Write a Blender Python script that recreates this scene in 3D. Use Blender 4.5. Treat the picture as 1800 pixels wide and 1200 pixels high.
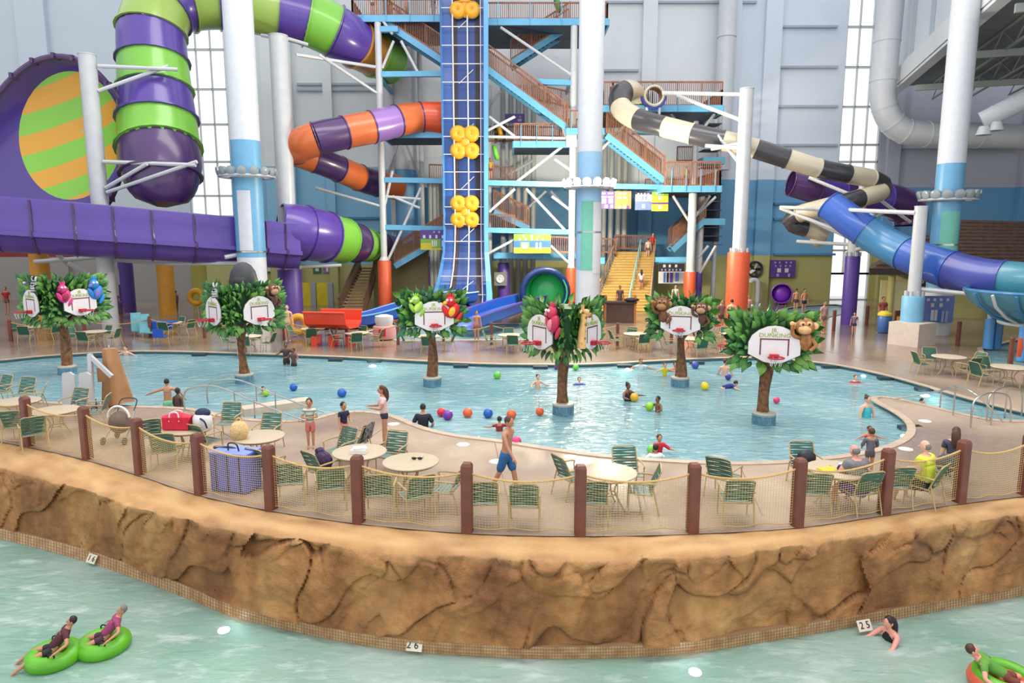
import bpy, bmesh, math, random
from mathutils import Vector, Matrix, noise
from mathutils.geometry import tessellate_polygon
random.seed(7)
for _o in list(bpy.data.objects): bpy.data.objects.remove(_o)
SC = bpy.context.scene; COL = SC.collection
# ---------------------------------------------------------------- camera, sky, light, exposure
CH = 5.3; PITCH = math.atan(0.15); CP, SP = math.cos(PITCH), math.sin(PITCH); F = 1200.0
cam = bpy.data.cameras.new('camera'); cam.sensor_width = 36; cam.lens = 24; cam.clip_end = 500
co = bpy.data.objects.new('camera', cam); COL.objects.link(co)
co.location = (0, 0, CH); co.rotation_euler = (math.pi/2 - PITCH, 0, 0); SC.camera = co
wd = bpy.data.worlds.new('overcast_daylight'); SC.world = wd; wd.use_nodes = True
bg = wd.node_tree.nodes['Background']; bg.inputs[0].default_value = (0.93, 0.97, 1.0, 1); bg.inputs[1].default_value = 0.92
def area(name, loc, rot, sx, sy, power, col):
    l = bpy.data.lights.new(name, 'AREA'); l.shape = 'RECTANGLE'; l.size = sx; l.size_y = sy; l.energy = power; l.color = col
    o = bpy.data.objects.new(name, l); COL.objects.link(o); o.location = loc; o.rotation_euler = rot; return o
area('overhead_fill', (2, 14, 24), (0, 0, 0), 26, 8, 2600, (1, 0.95, 0.88))  # unseen area lamps added overhead to give the light some direction
area('overhead_fill', (0, 34, 27), (0, 0, 0), 34, 8, 3200, (1, 0.97, 0.92))
SC.view_settings.view_transform = 'Standard'; SC.view_settings.look = 'None'
SC.view_settings.gamma = 1; SC.view_settings.use_curve_mapping = False
SC.view_settings.exposure = 0.56
try:
    SC.cycles.max_bounces = 7; SC.cycles.diffuse_bounces = 3; SC.cycles.glossy_bounces = 3
    SC.cycles.transparent_max_bounces = 14; SC.cycles.caustics_reflective = False; SC.cycles.caustics_refractive = False
except Exception: pass
# ---------------------------------------------------------------- pixel -> world helpers (used to read positions off the photograph)
def ray(px, py):
    o = py - 600.0
    return (px - 900.0, F*CP - o*SP, -F*SP - o*CP)
def W(px, py, Y):
    d = ray(px, py); t = Y/d[1]; return Vector((d[0]*t, Y, CH + d[2]*t))
def G(px, py, z=0.0):
    d = ray(px, py); t = (z - CH)/d[2]; return Vector((d[0]*t, d[1]*t, z))
def S(py, Y): return Y/ray(900, py)[1]           # metres per pixel at depth Y
# ---------------------------------------------------------------- materials
def lin(c):
    c = c/255.0
    return c/12.92 if c <= 0.04045 else ((c + 0.055)/1.055)**2.4
def rgb(r, g, b): return (lin(r), lin(g), lin(b), 1)
MATS = {}
def mat(name, c, rough=0.5, metal=0.0, var=0.0, scale=3.0, bump=0.0, bscale=30.0, emit=0.0, spec=0.5, c2=None, coat=0.0):
    if name in MATS: return MATS[name]
    m = bpy.data.materials.new(name); m.use_nodes = True; nt = m.node_tree; p = nt.nodes['Principled BSDF']
    col = rgb(*c); p.inputs['Base Color'].default_value = col; p.inputs['Roughness'].default_value = rough
    p.inputs['Metallic'].default_value = metal; p.inputs['Specular IOR Level'].default_value = spec
    if coat: p.inputs['Coat Weight'].default_value = coat; p.inputs['Coat Roughness'].default_value = 0.08
    if emit: p.inputs['Emission Color'].default_value = col; p.inputs['Emission Strength'].default_value = emit
    if var or c2:
        tc = nt.nodes.new('ShaderNodeTexCoord'); n = nt.nodes.new('ShaderNodeTexNoise'); n.inputs['Scale'].default_value = scale
        n.inputs['Detail'].default_value = 5; r = nt.nodes.new('ShaderNodeValToRGB')
        r.color_ramp.elements[0].position = 0.35; r.color_ramp.elements[1].position = 0.65
        a = rgb(*c2) if c2 else tuple(v*(1-var) for v in col[:3]) + (1,)
        r.color_ramp.elements[0].color = a; r.color_ramp.elements[1].color = col if c2 else tuple(min(1, v*(1+var)) for v in col[:3]) + (1,)
        nt.links.new(tc.outputs['Object'], n.inputs['Vector']); nt.links.new(n.outputs['Fac'], r.inputs['Fac']); nt.links.new(r.outputs['Color'], p.inputs['Base Color'])
    if bump:
        tc = nt.nodes.new('ShaderNodeTexCoord'); n = nt.nodes.new('ShaderNodeTexNoise'); n.inputs['Scale'].default_value = bscale
        n.inputs['Detail'].default_value = 4; b = nt.nodes.new('ShaderNodeBump'); b.inputs['Strength'].default_value = bump; b.inputs['Distance'].default_value = 0.05
        nt.links.new(tc.outputs['Object'], n.inputs['Vector']); nt.links.new(n.outputs['Fac'], b.inputs['Height']); nt.links.new(b.outputs['Normal'], p.inputs['Normal'])
    MATS[name] = m; return m
def nodes_of(name):
    m = bpy.data.materials.new(name); m.use_nodes = True; MATS[name] = m
    return m, m.node_tree, m.node_tree.nodes['Principled BSDF']
# ---------------------------------------------------------------- mesh builder
OFF = {}
def frame_of(d, up=Vector((0, 0, 1))):
    d = d.normalized()
    if abs(d.dot(up)) > 0.98: up = Vector((0, 1, 0))
    s = d.cross(up).normalized(); return s, s.cross(d).normalized()
class MB:
    def __init__(self): self.v = []; self.f = []
    def add(self, vs, fs):
        b = len(self.v); self.v += [Vector(x) for x in vs]; self.f += [tuple(b+i for i in f) for f in fs]; return self
    def box(self, c, s, rz=0.0, R=None):
        M = R if R else Matrix.Rotation(rz, 3, 'Z'); c = Vector(c); h = Vector(s)/2
        vs = [c + M @ Vector((x*h.x, y*h.y, z*h.z)) for x in (-1, 1) for y in (-1, 1) for z in (-1, 1)]
        return self.add(vs, [(0, 1, 3, 2), (4, 6, 7, 5), (0, 4, 5, 1), (2, 3, 7, 6), (0, 2, 6, 4), (1, 5, 7, 3)])
    def bar(self, a, b, w, h, up=Vector((0, 0, 1))):
        a, b = Vector(a), Vector(b); s, u = frame_of(b-a, up)
        vs = [p + s*(w/2*i) + u*(h/2*j) for p in (a, b) for i, j in ((-1, -1), (1, -1), (1, 1), (-1, 1))]
        return self.add(vs, [(3, 2, 1, 0), (4, 5, 6, 7), (0, 1, 5, 4), (1, 2, 6, 5), (2, 3, 7, 6), (3, 0, 4, 7)])
    def tube(self, pts, r, n=8, caps=True, closed=False, a0=0.0, a1=None, squash=1.0):
        pts = [Vector(p) for p in pts]; m = len(pts); rs = r if isinstance(r, (list, tuple)) else [r]*m
        full = a1 is None; k = n if full else n+1; rows = []; up = None
        for i, p in enumerate(pts):
            t = (pts[(i+1) % m] - pts[i-1]) if (closed or 0 < i < m-1) else (pts[1]-pts[0] if i == 0 else pts[-1]-pts[-2])
            if t.length < 1e-9: t = Vector((0, 0, 1))
            t.normalize()
            if up is None: s, u = frame_of(t)
            else:
                u = up - t*up.dot(t)
                if u.length < 1e-6: s, u = frame_of(t)
                u.normalize(); s = t.cross(u)
            up = u; row = []
            for j in range(k):
                a = a0 + (2*math.pi*j/n if full else (a1-a0)*j/n)
                row.append(p + s*(rs[i]*math.cos(a)) + u*(rs[i]*squash*math.sin(a)))
            rows.append(row)
        return self.sheet(rows, wrap=full, closed=closed, caps=caps and full and not closed)
    def sheet(self, rows, wrap=False, closed=False, caps=False):
        b = len(self.v); k = len(rows[0]); m = len(rows)
        for row in rows: self.v += [Vector(q) for q in row]
        for i in range(m if closed else m-1):
            for j in range(k if wrap else k-1):
                i2, j2 = (i+1) % m, (j+1) % k
                self.f.append((b+i*k+j, b+i*k+j2, b+i2*k+j2, b+i2*k+j))
        if caps:
            self.f.append(tuple(b+j for j in reversed(range(k)))); self.f.append(tuple(b+(m-1)*k+j for j in range(k)))
        return self
    def cyl(self, a, b, r0, r1=None, n=12, caps=True): return self.tube([a, b], [r0, r0 if r1 is None else r1], n, caps)
    def lathe(self, prof, c=(0, 0, 0), n=16, R=None, caps=True):
        c = Vector(c); M = R if R else Matrix.Identity(3)
        rows = [[c + M @ Vector((r*math.cos(2*math.pi*j/n), r*math.sin(2*math.pi*j/n), z)) for j in range(n)] for r, z in prof]
        return self.sheet(rows, wrap=True, caps=caps)
    def ell(self, c, r, n=12, m=8, R=None):
        r = Vector(r) if not isinstance(r, (int, float)) else Vector((r, r, r)); c = Vector(c); M = R if R else Matrix.Identity(3)
        rows = [[c + M @ Vector((r.x*math.sin(t)*math.cos(2*math.pi*j/n), r.y*math.sin(t)*math.sin(2*math.pi*j/n), -r.z*math.cos(t))) for j in range(n)]
                for t in [math.pi*(0.03+0.94*i/(m-1)) for i in range(m)]]
        return self.sheet(rows, wrap=True, caps=True)
    def torus(self, c, R0, r, n=20, k=8, M=None, a=1.0):
        c = Vector(c); M = M if M else Matrix.Identity(3)
        return self.tube([c + M @ Vector((R0*math.cos(2*math.pi*i/n), R0*a*math.sin(2*math.pi*i/n), 0)) for i in range(n)], r, k, closed=True)
    def prism(self, poly, o, u, v, th):
        o, u, v = Vector(o), Vector(u).normalized(), Vector(v).normalized(); w = u.cross(v).normalized(); n = len(poly)
        fr = [o + u*x + v*y + w*(th/2) for x, y in poly]; bk = [o + u*x + v*y - w*(th/2) for x, y in poly]
        return self.add(fr+bk, [tuple(range(n)), tuple(reversed(range(n, 2*n)))] + [(i, i+n, (i+1) % n + n, (i+1) % n) for i in range(n)])
    def build(self, name, m, parent=None, smooth=True, ang=40, world=True, kind=None, label=None):
        off = OFF.get(parent.name, Vector()) if (parent and world) else Vector()
        me = bpy.data.meshes.new(name); me.from_pydata([tuple(q-off) for q in self.v], [], self.f)
        bm = bmesh.new(); bm.from_mesh(me); bmesh.ops.recalc_face_normals(bm, faces=bm.faces[:]); bm.to_mesh(me); bm.free()
        if smooth and len(self.f) > 8:
            me.shade_smooth(); me.set_sharp_from_angle(angle=math.radians(ang))
        ms = m if isinstance(m, (list, tuple)) else [m]
        for q in ms: me.materials.append(q)
        o = bpy.data.objects.new(name, me); COL.objects.link(o)
        if parent: o.parent = parent; OFF[o.name] = off
        if kind: o['kind'] = kind
        if label: o['label'] = label
        return o
def thing(name, label, cat, loc=(0, 0, 0), rz=0.0, group=None):
    o = bpy.data.objects.new(name, None); COL.objects.link(o); o.empty_display_size = 0.2
    o.location = loc; o.rotation_euler = (0, 0, rz); o['label'] = label; o['category'] = cat
    if group: o['group'] = group
    OFF[o.name] = Vector(loc); return o
def tag(o, label, cat, group=None):
    o['label'] = label; o['category'] = cat
    if group: o['group'] = group
    return o
def struct(o): o['kind'] = 'structure'; return o
KIDS = {}
def dup(root, loc, rz, label=None, group=None, scale=None):
    if root.name not in KIDS:
        allo = list(bpy.data.objects); k1 = [c for c in allo if c.parent == root]
        KIDS[root.name] = [(c, [d for d in allo if d.parent == c]) for c in k1]
    r = root.copy(); COL.objects.link(r); r.location = loc; r.rotation_euler = (0, 0, rz); OFF[r.name] = Vector(loc)
    if scale: r.scale = scale
    if label: r['label'] = label
    if group: r['group'] = group
    for c, ds in KIDS[root.name]:
        c2 = c.copy(); COL.objects.link(c2); c2.parent = r
        for d in ds:
            d2 = d.copy(); COL.objects.link(d2); d2.parent = c2
    return r
def catmull(pts, per=8):
    pts = [Vector(p) for p in pts]; out = []
    P = [pts[0]*2-pts[1]] + pts + [pts[-1]*2-pts[-2]]
    for i in range(1, len(P)-2):
        for k in range(per):
            t = k/per; a, b, c, d = P[i-1], P[i], P[i+1], P[i+2]
            out.append(0.5*((2*b) + (c-a)*t + (2*a-5*b+4*c-d)*t*t + (3*b-a-3*c+d)*t**3))
    out.append(pts[-1]); return out
def lerp_list(vals, n):
    m = len(vals)-1; out = []
    for i in range(n):
        x = i/(n-1)*m; k = min(int(x), m-1); out.append(vals[k] + (vals[k+1]-vals[k])*(x-k))
    return out
def text(s, loc, size, m, R, parent=None, name='lettering', sx=1.0):
    c = bpy.data.curves.new(name, 'FONT'); c.body = s; c.size = size; c.align_x = 'CENTER'; c.align_y = 'CENTER'; c.extrude = 0.004; c.resolution_u = 2
    t = bpy.data.objects.new('tmp', c); me = bpy.data.meshes.new_from_object(t); bpy.data.objects.remove(t); me.name = name
    off = OFF.get(parent.name, Vector()) if parent else Vector()
    me.transform(Matrix.Translation(Vector(loc)-off) @ R.to_4x4() @ Matrix.Diagonal((sx, 1, 1, 1))); me.materials.clear(); me.materials.append(m)
    o = bpy.data.objects.new(name, me); COL.objects.link(o)
    if parent: o.parent = parent; OFF[o.name] = off
    return o
RF = Matrix.Rotation(math.pi/2, 3, 'X')       # lettering that faces the camera side (-Y)
ORD = ['first', 'second', 'third', 'fourth', 'fifth', 'sixth', 'seventh', 'eighth', 'ninth', 'tenth', 'eleventh', 'twelfth', 'thirteenth', 'fourteenth', 'fifteenth', 'sixteenth', 'seventeenth', 'eighteenth']
# palette
white = mat('white_paint', (192, 193, 197), 0.35, var=0.04, scale=2)
sky_blue = mat('sky_blue_steel', (98, 166, 204), 0.4, var=0.06, scale=2)
brown_rail = mat('brown_railing_wood', (140, 92, 70), 0.6, var=0.18, scale=5)
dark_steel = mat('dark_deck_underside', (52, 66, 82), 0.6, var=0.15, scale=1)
orange_pad = mat('orange_padding', (204, 84, 46), 0.45, var=0.05)
purple_pad = mat('purple_padding', (84, 58, 142), 0.45, var=0.06)
gold_pad = mat('golden_padding', (226, 160, 56), 0.45, var=0.06)
steel = mat('brushed_steel', (190, 188, 184), 0.25, metal=0.85)
red_m = mat('red_plastic', (188, 30, 48), 0.4)
black_m = mat('black_plastic', (28, 28, 32), 0.45)
cream = mat('cream_fibreglass', (192, 174, 150), 0.35, var=0.04)
tan_frame = mat('tan_powder_coat', (182, 158, 112), 0.45, var=0.05)
green_strap = mat('green_vinyl_strap', (58, 100, 84), 0.45, var=0.12, scale=6)
teal_strap = mat('teal_sling_mesh', (92, 142, 134), 0.6, var=0.1, scale=8)
post_brown = mat('brown_post_paint', (112, 62, 50), 0.5, var=0.14, scale=4)
rope_m = mat('tan_rope', (196, 160, 104), 0.85, var=0.15, scale=40)
# ================================================================ SETTING
def curve_y(tbl):
    def f(x):
        if x <= tbl[0][0]: return tbl[0][1]
        for i in range(len(tbl)-1):
            if x <= tbl[i+1][0]:
                x0, y0 = tbl[i]; x1, y1 = tbl[i+1]
                m0 = (y1-tbl[i-1][1])/(x1-tbl[i-1][0]) if i else (y1-y0)/(x1-x0)
                m1 = (tbl[i+2][1]-y0)/(tbl[i+2][0]-x0) if i+2 < len(tbl) else (y1-y0)/(x1-x0)
                h = x1-x0; t = (x-x0)/h
                return (2*t**3-3*t*t+1)*y0 + (t**3-2*t*t+t)*h*m0 + (-2*t**3+3*t*t)*y1 + (t**3-t*t)*h*m1
        return tbl[-1][1]
    return f
yF = curve_y([(-300, 722), (-200, 742), (-60, 766), (47, 785), (150, 808), (243, 835), (349, 870), (474, 897), (629, 920), (821, 937), (1020, 942), (1219, 938), (1404, 927), (1558, 905), (1691, 885), (1800, 872), (1900, 862), (2100, 845)])
yE = curve_y([(-300, 764), (-200, 780), (0, 822), (150, 862), (250, 893), (350, 918), (450, 938), (620, 962), (820, 978), (1000, 984), (1250, 976), (1400, 960), (1550, 937), (1700, 915), (1800, 903), (2000, 886), (2100, 878)])
yT = curve_y([(-300, 866), (-200, 890), (0, 928), (160, 968), (300, 1018), (400, 1058), (500, 1086), (620, 1110), (720, 1123), (845, 1132), (1000, 1136), (1200, 1128), (1350, 1106), (1520, 1078), (1650, 1055), (1800, 1028), (2000, 990), (2100, 970)])
yW = curve_y([(-300, 881), (-200, 905), (0, 947), (160, 990), (300, 1040), (400, 1080), (500, 1106), (620, 1131), (720, 1145), (845, 1154), (1000, 1158), (1200, 1149), (1350, 1127), (1520, 1098), (1650, 1074), (1800, 1046), (2000, 1006), (2100, 985)])
RZ = -1.75
# --- deck
deck_m, nt, p = nodes_of('tan_wet_concrete')
tc = nt.nodes.new('ShaderNodeTexCoord')
n1 = nt.nodes.new('ShaderNodeTexNoise'); n1.inputs['Scale'].default_value = 0.22; n1.inputs['Detail'].default_value = 6
n2 = nt.nodes.new('ShaderNodeTexNoise'); n2.inputs['Scale'].default_value = 7; n2.inputs['Detail'].default_value = 6
r1 = nt.nodes.new('ShaderNodeValToRGB'); r1.color_ramp.elements[0].position = 0.36; r1.color_ramp.elements[1].position = 0.66
r1.color_ramp.elements[0].color = rgb(148, 126, 110); r1.color_ramp.elements[1].color = rgb(188, 166, 146)
mx = nt.nodes.new('ShaderNodeMixRGB'); mx.blend_type = 'MULTIPLY'; mx.inputs[0].default_value = 0.5
r2 = nt.nodes.new('ShaderNodeValToRGB'); r2.color_ramp.elements[0].position = 0.2; r2.color_ramp.elements[0].color = (0.72, 0.7, 0.68, 1); r2.color_ramp.elements[1].position = 0.8
rr = nt.nodes.new('ShaderNodeMapRange'); rr.inputs['From Min'].default_value = 0.35; rr.inputs['From Max'].default_value = 0.62; rr.inputs['To Min'].default_value = 0.16; rr.inputs['To Max'].default_value = 0.55
for a in (n1, n2): nt.links.new(tc.outputs['Object'], a.inputs['Vector'])
nt.links.new(n1.outputs['Fac'], r1.inputs['Fac']); nt.links.new(n2.outputs['Fac'], r2.inputs['Fac']); nt.links.new(r1.outputs['Color'], mx.inputs[1]); nt.links.new(r2.outputs['Color'], mx.inputs[2])
nt.links.new(mx.outputs['Color'], p.inputs['Base Color']); nt.links.new(n1.outputs['Fac'], rr.inputs['Value'])
# the walkway beyond the pool is wet: a puddled, glossier and darker zone with a ragged border
sp = nt.nodes.new('ShaderNodeSeparateXYZ'); nt.links.new(tc.outputs['Object'], sp.inputs[0]); ad = nt.nodes.new('ShaderNodeMath'); ad.operation = 'MULTIPLY_ADD'; ad.inputs[1].default_value = 14; nt.links.new(n1.outputs['Fac'], ad.inputs[0]); nt.links.new(sp.outputs['Y'], ad.inputs[2])
wet = nt.nodes.new('ShaderNodeMapRange'); wet.inputs['From Min'].default_value = 30; wet.inputs['From Max'].default_value = 41; nt.links.new(ad.outputs[0], wet.inputs['Value'])
ro = nt.nodes.new('ShaderNodeMix'); ro.inputs[3].default_value = 0.13; nt.links.new(wet.outputs[0], ro.inputs[0]); nt.links.new(rr.outputs['Result'], ro.inputs[2]); nt.links.new(ro.outputs[0], p.inputs['Roughness'])
wc = nt.nodes.new('ShaderNodeMixRGB'); wc.blend_type = 'MULTIPLY'; wc.inputs[2].default_value = (0.70, 0.68, 0.66, 1); nt.links.new(wet.outputs[0], wc.inputs[0]); nt.links.new(mx.outputs['Color'], wc.inputs[1]); nt.links.new(wc.outputs[0], p.inputs['Base Color'])
pool_px = [(-260, 652), (-120, 641), (0, 633), (60, 627), (130, 622), (250, 617), (400, 620), (600, 627), (800, 637), (900, 640), (1030, 640), (1150, 634), (1300, 628), (1400, 633), (1480, 643), (1560, 660), (1640, 682), (1720, 705), (1790, 722), (1840, 734),
           (1800, 741), (1740, 738), (1690, 728), (1640, 716), (1580, 702), (1548, 698), (1536, 701), (1545, 709), (1570, 722), (1592, 737), (1602, 752), (1596, 768), (1565, 785), (1500, 800), (1400, 811), (1300, 815), (1180, 811), (1050, 801), (950, 787), (880, 776), (800, 766), (740, 752), (690, 732),
           (640, 724), (590, 727), (545, 738), (480, 741), (400, 733), (330, 719), (200, 714), (100, 709), (0, 703), (-120, 695), (-260, 680)]
def smooth_loop(pts, per=3):
    n = len(pts); out = []
    for i in range(n):
        a, b, c, d = (Vector(pts[(i+k-1) % n]) for k in range(4))
        for k in range(per):
            t = k/per; out.append(0.5*((2*b) + (c-a)*t + (2*a-5*b+4*c-d)*t*t + (3*b-a-3*c+d)*t**3))
    return out
pool_lp = smooth_loop([G(x, y) for x, y in pool_px])
pool2_lp = [G(x, y) for x, y in [(1722, 612), (1790, 596), (1950, 582), (1990, 640), (1800, 652), (1735, 640)]]
pool3_lp = smooth_loop([G(x, y) for x, y in [(1365, 548), (1400, 539), (1470, 535), (1500, 545), (1440, 560), (1385, 560)]])
pool4_lp = [G(x, y) for x, y in [(640, 583), (700, 572), (930, 568), (1010, 576), (1000, 590), (930, 597), (700, 599)]]
xs = list(range(-300, 2101, 30))
outer = [G(x, yF(x)) for x in xs]
outer += [Vector((60, 12, 0)), Vector((70, 64, 0)), Vector((-70, 64, 0)), Vector((-60, 16, 0))]
def tess(name, loops, m, z=0.0, parent=None):
    tri = tessellate_polygon(loops); flat = [q for l in loops for q in l]; b = MB(); b.add([(q.x, q.y, z) for q in flat], tri)
    return b.build(name, m, parent, smooth=False)
floor = struct(tess('floor', [outer, pool_lp, pool2_lp, pool3_lp, pool4_lp], deck_m))
# expansion joints of the deck slab: recessed-looking thin strips set flush
jb = MB(); jm = mat('deck_joint_sealant', (140, 118, 104), 0.8)
for (a, b_) in [((430, 783), (330, 722)), ((560, 830), (700, 735)), ((900, 912), (870, 778)), ((1130, 915), (1110, 808)), ((1340, 905), (1300, 817)), ((1560, 880), (1500, 803)), ((1700, 860), (1600, 770)), ((1800, 800), (1602, 745)), ((1800, 690), (1640, 620)), ((0, 612), (500, 606)), ((500, 606), (1000, 616)), ((1000, 616), (1420, 610)), ((1420, 610), (1560, 640))]:
    jb.bar(G(*a, 0.002), G(*b_, 0.002), 0.025, 0.006)
jb.build('expansion_joint', jm, floor, smooth=False)
# --- water materials
def water_mat(name, c, c2, floorfac, rough, bscale, bstr, foam_caustic=None):
    m = bpy.data.materials.new(name); m.use_nodes = True; nt = m.node_tree; p = nt.nodes['Principled BSDF']
    p.inputs['Roughness'].default_value = rough; p.inputs['IOR'].default_value = 1.33; p.inputs['Specular IOR Level'].default_value = 0.5
    p.inputs['Alpha'].default_value = 1-floorfac
    tc = nt.nodes.new('ShaderNodeTexCoord'); n = nt.nodes.new('ShaderNodeTexNoise'); n.inputs['Scale'].default_value = 0.35; n.inputs['Detail'].default_value = 3
    r = nt.nodes.new('ShaderNodeValToRGB'); r.color_ramp.elements[0].position = 0.35; r.color_ramp.elements[1].position = 0.68
    r.color_ramp.elements[0].color = rgb(*c); r.color_ramp.elements[1].color = rgb(*c2)
    mp = nt.nodes.new('ShaderNodeMapping'); mp.inputs['Scale'].default_value = (1, 2.2, 1)
    w = nt.nodes.new('ShaderNodeTexNoise'); w.inputs['Scale'].default_value = bscale; w.inputs['Detail'].default_value = 3; w.inputs['Distortion'].default_value = 0.6
    b = nt.nodes.new('ShaderNodeBump'); b.inputs['Strength'].default_value = bstr; b.inputs['Distance'].default_value = 0.14
    L = nt.links.new
    L(tc.outputs['Object'], n.inputs['Vector']); L(n.outputs['Fac'], r.inputs['Fac']); L(tc.outputs['Object'], mp.inputs['Vector']); L(mp.outputs['Vector'], w.inputs['Vector'])
    L(w.outputs['Fac'], b.inputs['Height']); L(b.outputs['Normal'], p.inputs['Normal'])
    f = nt.nodes.new('ShaderNodeTexNoise'); f.inputs['Scale'].default_value = 1.1; f.inputs['Detail'].default_value = 6; f.inputs['Roughness'].default_value = 0.65
    fr = nt.nodes.new('ShaderNodeValToRGB'); fr.color_ramp.elements[0].position = 0.53; fr.color_ramp.elements[1].position = 0.74; fr.color_ramp.elements[1].color = (foam_caustic or 0.4,)*3 + (1,)  # whitish noise patches: foam with caustic light and sparkle painted into the colour
    fr.color_ramp.elements[0].color = (0, 0, 0, 1)
    mx = nt.nodes.new('ShaderNodeMixRGB'); mx.inputs[2].default_value = rgb(232, 240, 238)
    L(mp.outputs['Vector'], f.inputs['Vector']); L(f.outputs['Fac'], fr.inputs['Fac']); L(fr.outputs['Color'], mx.inputs[0]); L(r.outputs['Color'], mx.inputs[1]); L(mx.outputs['Color'], p.inputs['Base Color'])
    return m
pool_water = water_mat('pool_water_surface', (134, 177, 187), (164, 197, 202), 0.30, 0.14, 2.2, 1.0, 0.7)
river_water = water_mat('river_water_surface', (134, 168, 152), (176, 194, 184), 0.22, 0.10, 1.8, 0.4, 0.6)
pool_floor_m = mat('pool_plaster', (150, 206, 212), 0.6, var=0.04)
def pool(loop, nm, zf, label_tile):
    wm, nt, p = nodes_of(nm + '_wall_tile'); tc = nt.nodes.new('ShaderNodeTexCoord'); sp = nt.nodes.new('ShaderNodeSeparateXYZ'); r = nt.nodes.new('ShaderNodeValToRGB')
    mr = nt.nodes.new('ShaderNodeMapRange'); mr.inputs['From Min'].default_value = -0.5; mr.inputs['From Max'].default_value = 0.05
    e = r.color_ramp; e.interpolation = 'CONSTANT'; e.elements[0].color = rgb(140, 200, 206); e.elements[1].position = 0.38; e.elements[1].color = rgb(58, 118, 140)
    x = e.elements.new(0.80); x.color = rgb(132, 140, 124)
    nt.links.new(tc.outputs['Object'], sp.inputs[0]); nt.links.new(sp.outputs['Z'], mr.inputs['Value']); nt.links.new(mr.outputs['Result'], r.inputs['Fac']); nt.links.new(r.outputs['Color'], p.inputs['Base Color'])
    b = MB(); b.sheet([[(q.x, q.y, 0.0) for q in loop], [(q.x, q.y, zf) for q in loop]], wrap=True)
    w = b.build(nm + '_wall', wm, smooth=False); struct(w)
    cp = MB(); n = len(loop)
    for i in range(n): cp.bar(Vector(loop[i]) + Vector((0, 0, 0.012)), Vector(loop[(i+1) % n]) + Vector((0, 0, 0.012)), 0.22, 0.03)
    cp.build('coping', mat('coping_concrete', (186, 164, 144), 0.6, var=0.1), w, smooth=False)
    struct(tess(nm + '_floor', [loop], pool_floor_m, zf)); return w
wall_pool = pool(pool_lp, 'activity_pool', -1.35, '')
pw = tess('pool_water', [pool_lp], pool_water, -0.12); pw['kind'] = 'structure'
for nm, lp in (('side_pool', pool2_lp), ('kiddie_pool', pool3_lp), ('slide_runout_pool', pool4_lp)):
    pool(lp, nm, -0.6, ''); struct(tess(nm + '_water', [lp], pool_water, -0.08))
gb = mat('dark_gutter_grate', (40, 62, 72), 0.6)
for x, y in [(175, 624), (350, 621), (590, 630), (658, 632), (810, 641), (950, 643), (1098, 641), (1225, 635), (1458, 642), (1558, 662), (1625, 681), (1600, 748)]:
    q = G(x, y); MB().box((q.x, q.y, -0.05), (0.62, 0.24, 0.10)).build('gutter_grate', gb, wall_pool, smooth=False)
lamp_m = mat('underwater_lamp_glow', (255, 250, 240), 0.3, emit=26)
for i, (x, y, lab) in enumerate([(655, 640, 'underwater pool lamp below the far wall left of the tree with the red parrot'), (1105, 646, 'underwater pool lamp under the far wall left of the yellow shirted child'), (1521, 657, 'underwater pool lamp on the far right wall beyond the red headed swimmer'), (1626, 691, 'underwater pool lamp beside the purple swimmer in the narrow channel'), (1594, 762, 'underwater pool lamp at the rounded right end of the pool')]):
    q = G(x, y, -0.16); o = MB().ell((q.x, q.y, -0.24), (0.16, 0.16, 0.05), 12, 6).build('pool_lamp', lamp_m)
    tag(o, lab, 'lamp')
# ramp wall inside the pool at the left
a, b_ = G(425, 722), G(545, 705)
rw = MB(); rw.bar(Vector((a.x, a.y, -0.35)), Vector((b_.x, b_.y, -0.35)), 0.55, 0.9)
struct(rw.build('trim_1', mat('ramp_wall_plaster', (206, 184, 164), 0.6, var=0.06), smooth=False))
# --- river
rb = [G(x, yW(x), RZ) for x in xs]
rlp = [q + Vector((0, 0.0, 0)) for q in rb] + [Vector((24, 0.5, 0)), Vector((-24, 0.5, 0))]
struct(tess('river_water', [rlp], river_water, RZ))
struct(tess('river_floor', [rlp], mat('river_plaster', (150, 190, 170), 0.7, var=0.05), RZ-0.8))
wl = MB(); wl.sheet([[(q.x, q.y, RZ) for q in rb], [(q.x, q.y, RZ-0.8) for q in rb]]); struct(wl.build('river_wall', pool_floor_m, smooth=False))
for i, (x, y, lab) in enumerate([(393, 1101, 'bright underwater lamp on the river wall left of the white depth tile'), (1222, 1174, 'bright underwater lamp in the river right of the middle, below the rock')]):
    q = G(x, y, RZ-0.03); o = MB().ell((q.x, q.y, RZ-0.10), (0.11, 0.11, 0.04), 12, 6).build('river_lamp', lamp_m); tag(o, lab, 'lamp')
# --- rock wall
rock_m, nt, p = nodes_of('carved_sandstone')
p.inputs['Roughness'].default_value = 0.75
tc = nt.nodes.new('ShaderNodeTexCoord'); L = nt.links.new
def noi(sc, det, rot=(0, 0, 0), scl=(1, 1, 1)):
    mp = nt.nodes.new('ShaderNodeMapping'); mp.inputs['Rotation'].default_value = rot; mp.inputs['Scale'].default_value = scl
    n = nt.nodes.new('ShaderNodeTexNoise'); n.inputs['Scale'].default_value = sc; n.inputs['Detail'].default_value = det
    L(tc.outputs['Object'], mp.inputs['Vector']); L(mp.outputs['Vector'], n.inputs['Vector']); return n
na = noi(0.8, 6, (0, 0.7, 0), (1, 1, 0.5)); nb = noi(3.5, 8); nc = noi(30, 4)
ra = nt.nodes.new('ShaderNodeValToRGB'); e = ra.color_ramp; e.elements[0].position = 0.30; e.elements[0].color = rgb(118, 72, 40); e.elements[1].position = 0.70; e.elements[1].color = rgb(190, 144, 90)
q = e.elements.new(0.5); q.color = rgb(164, 114, 64)
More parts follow.
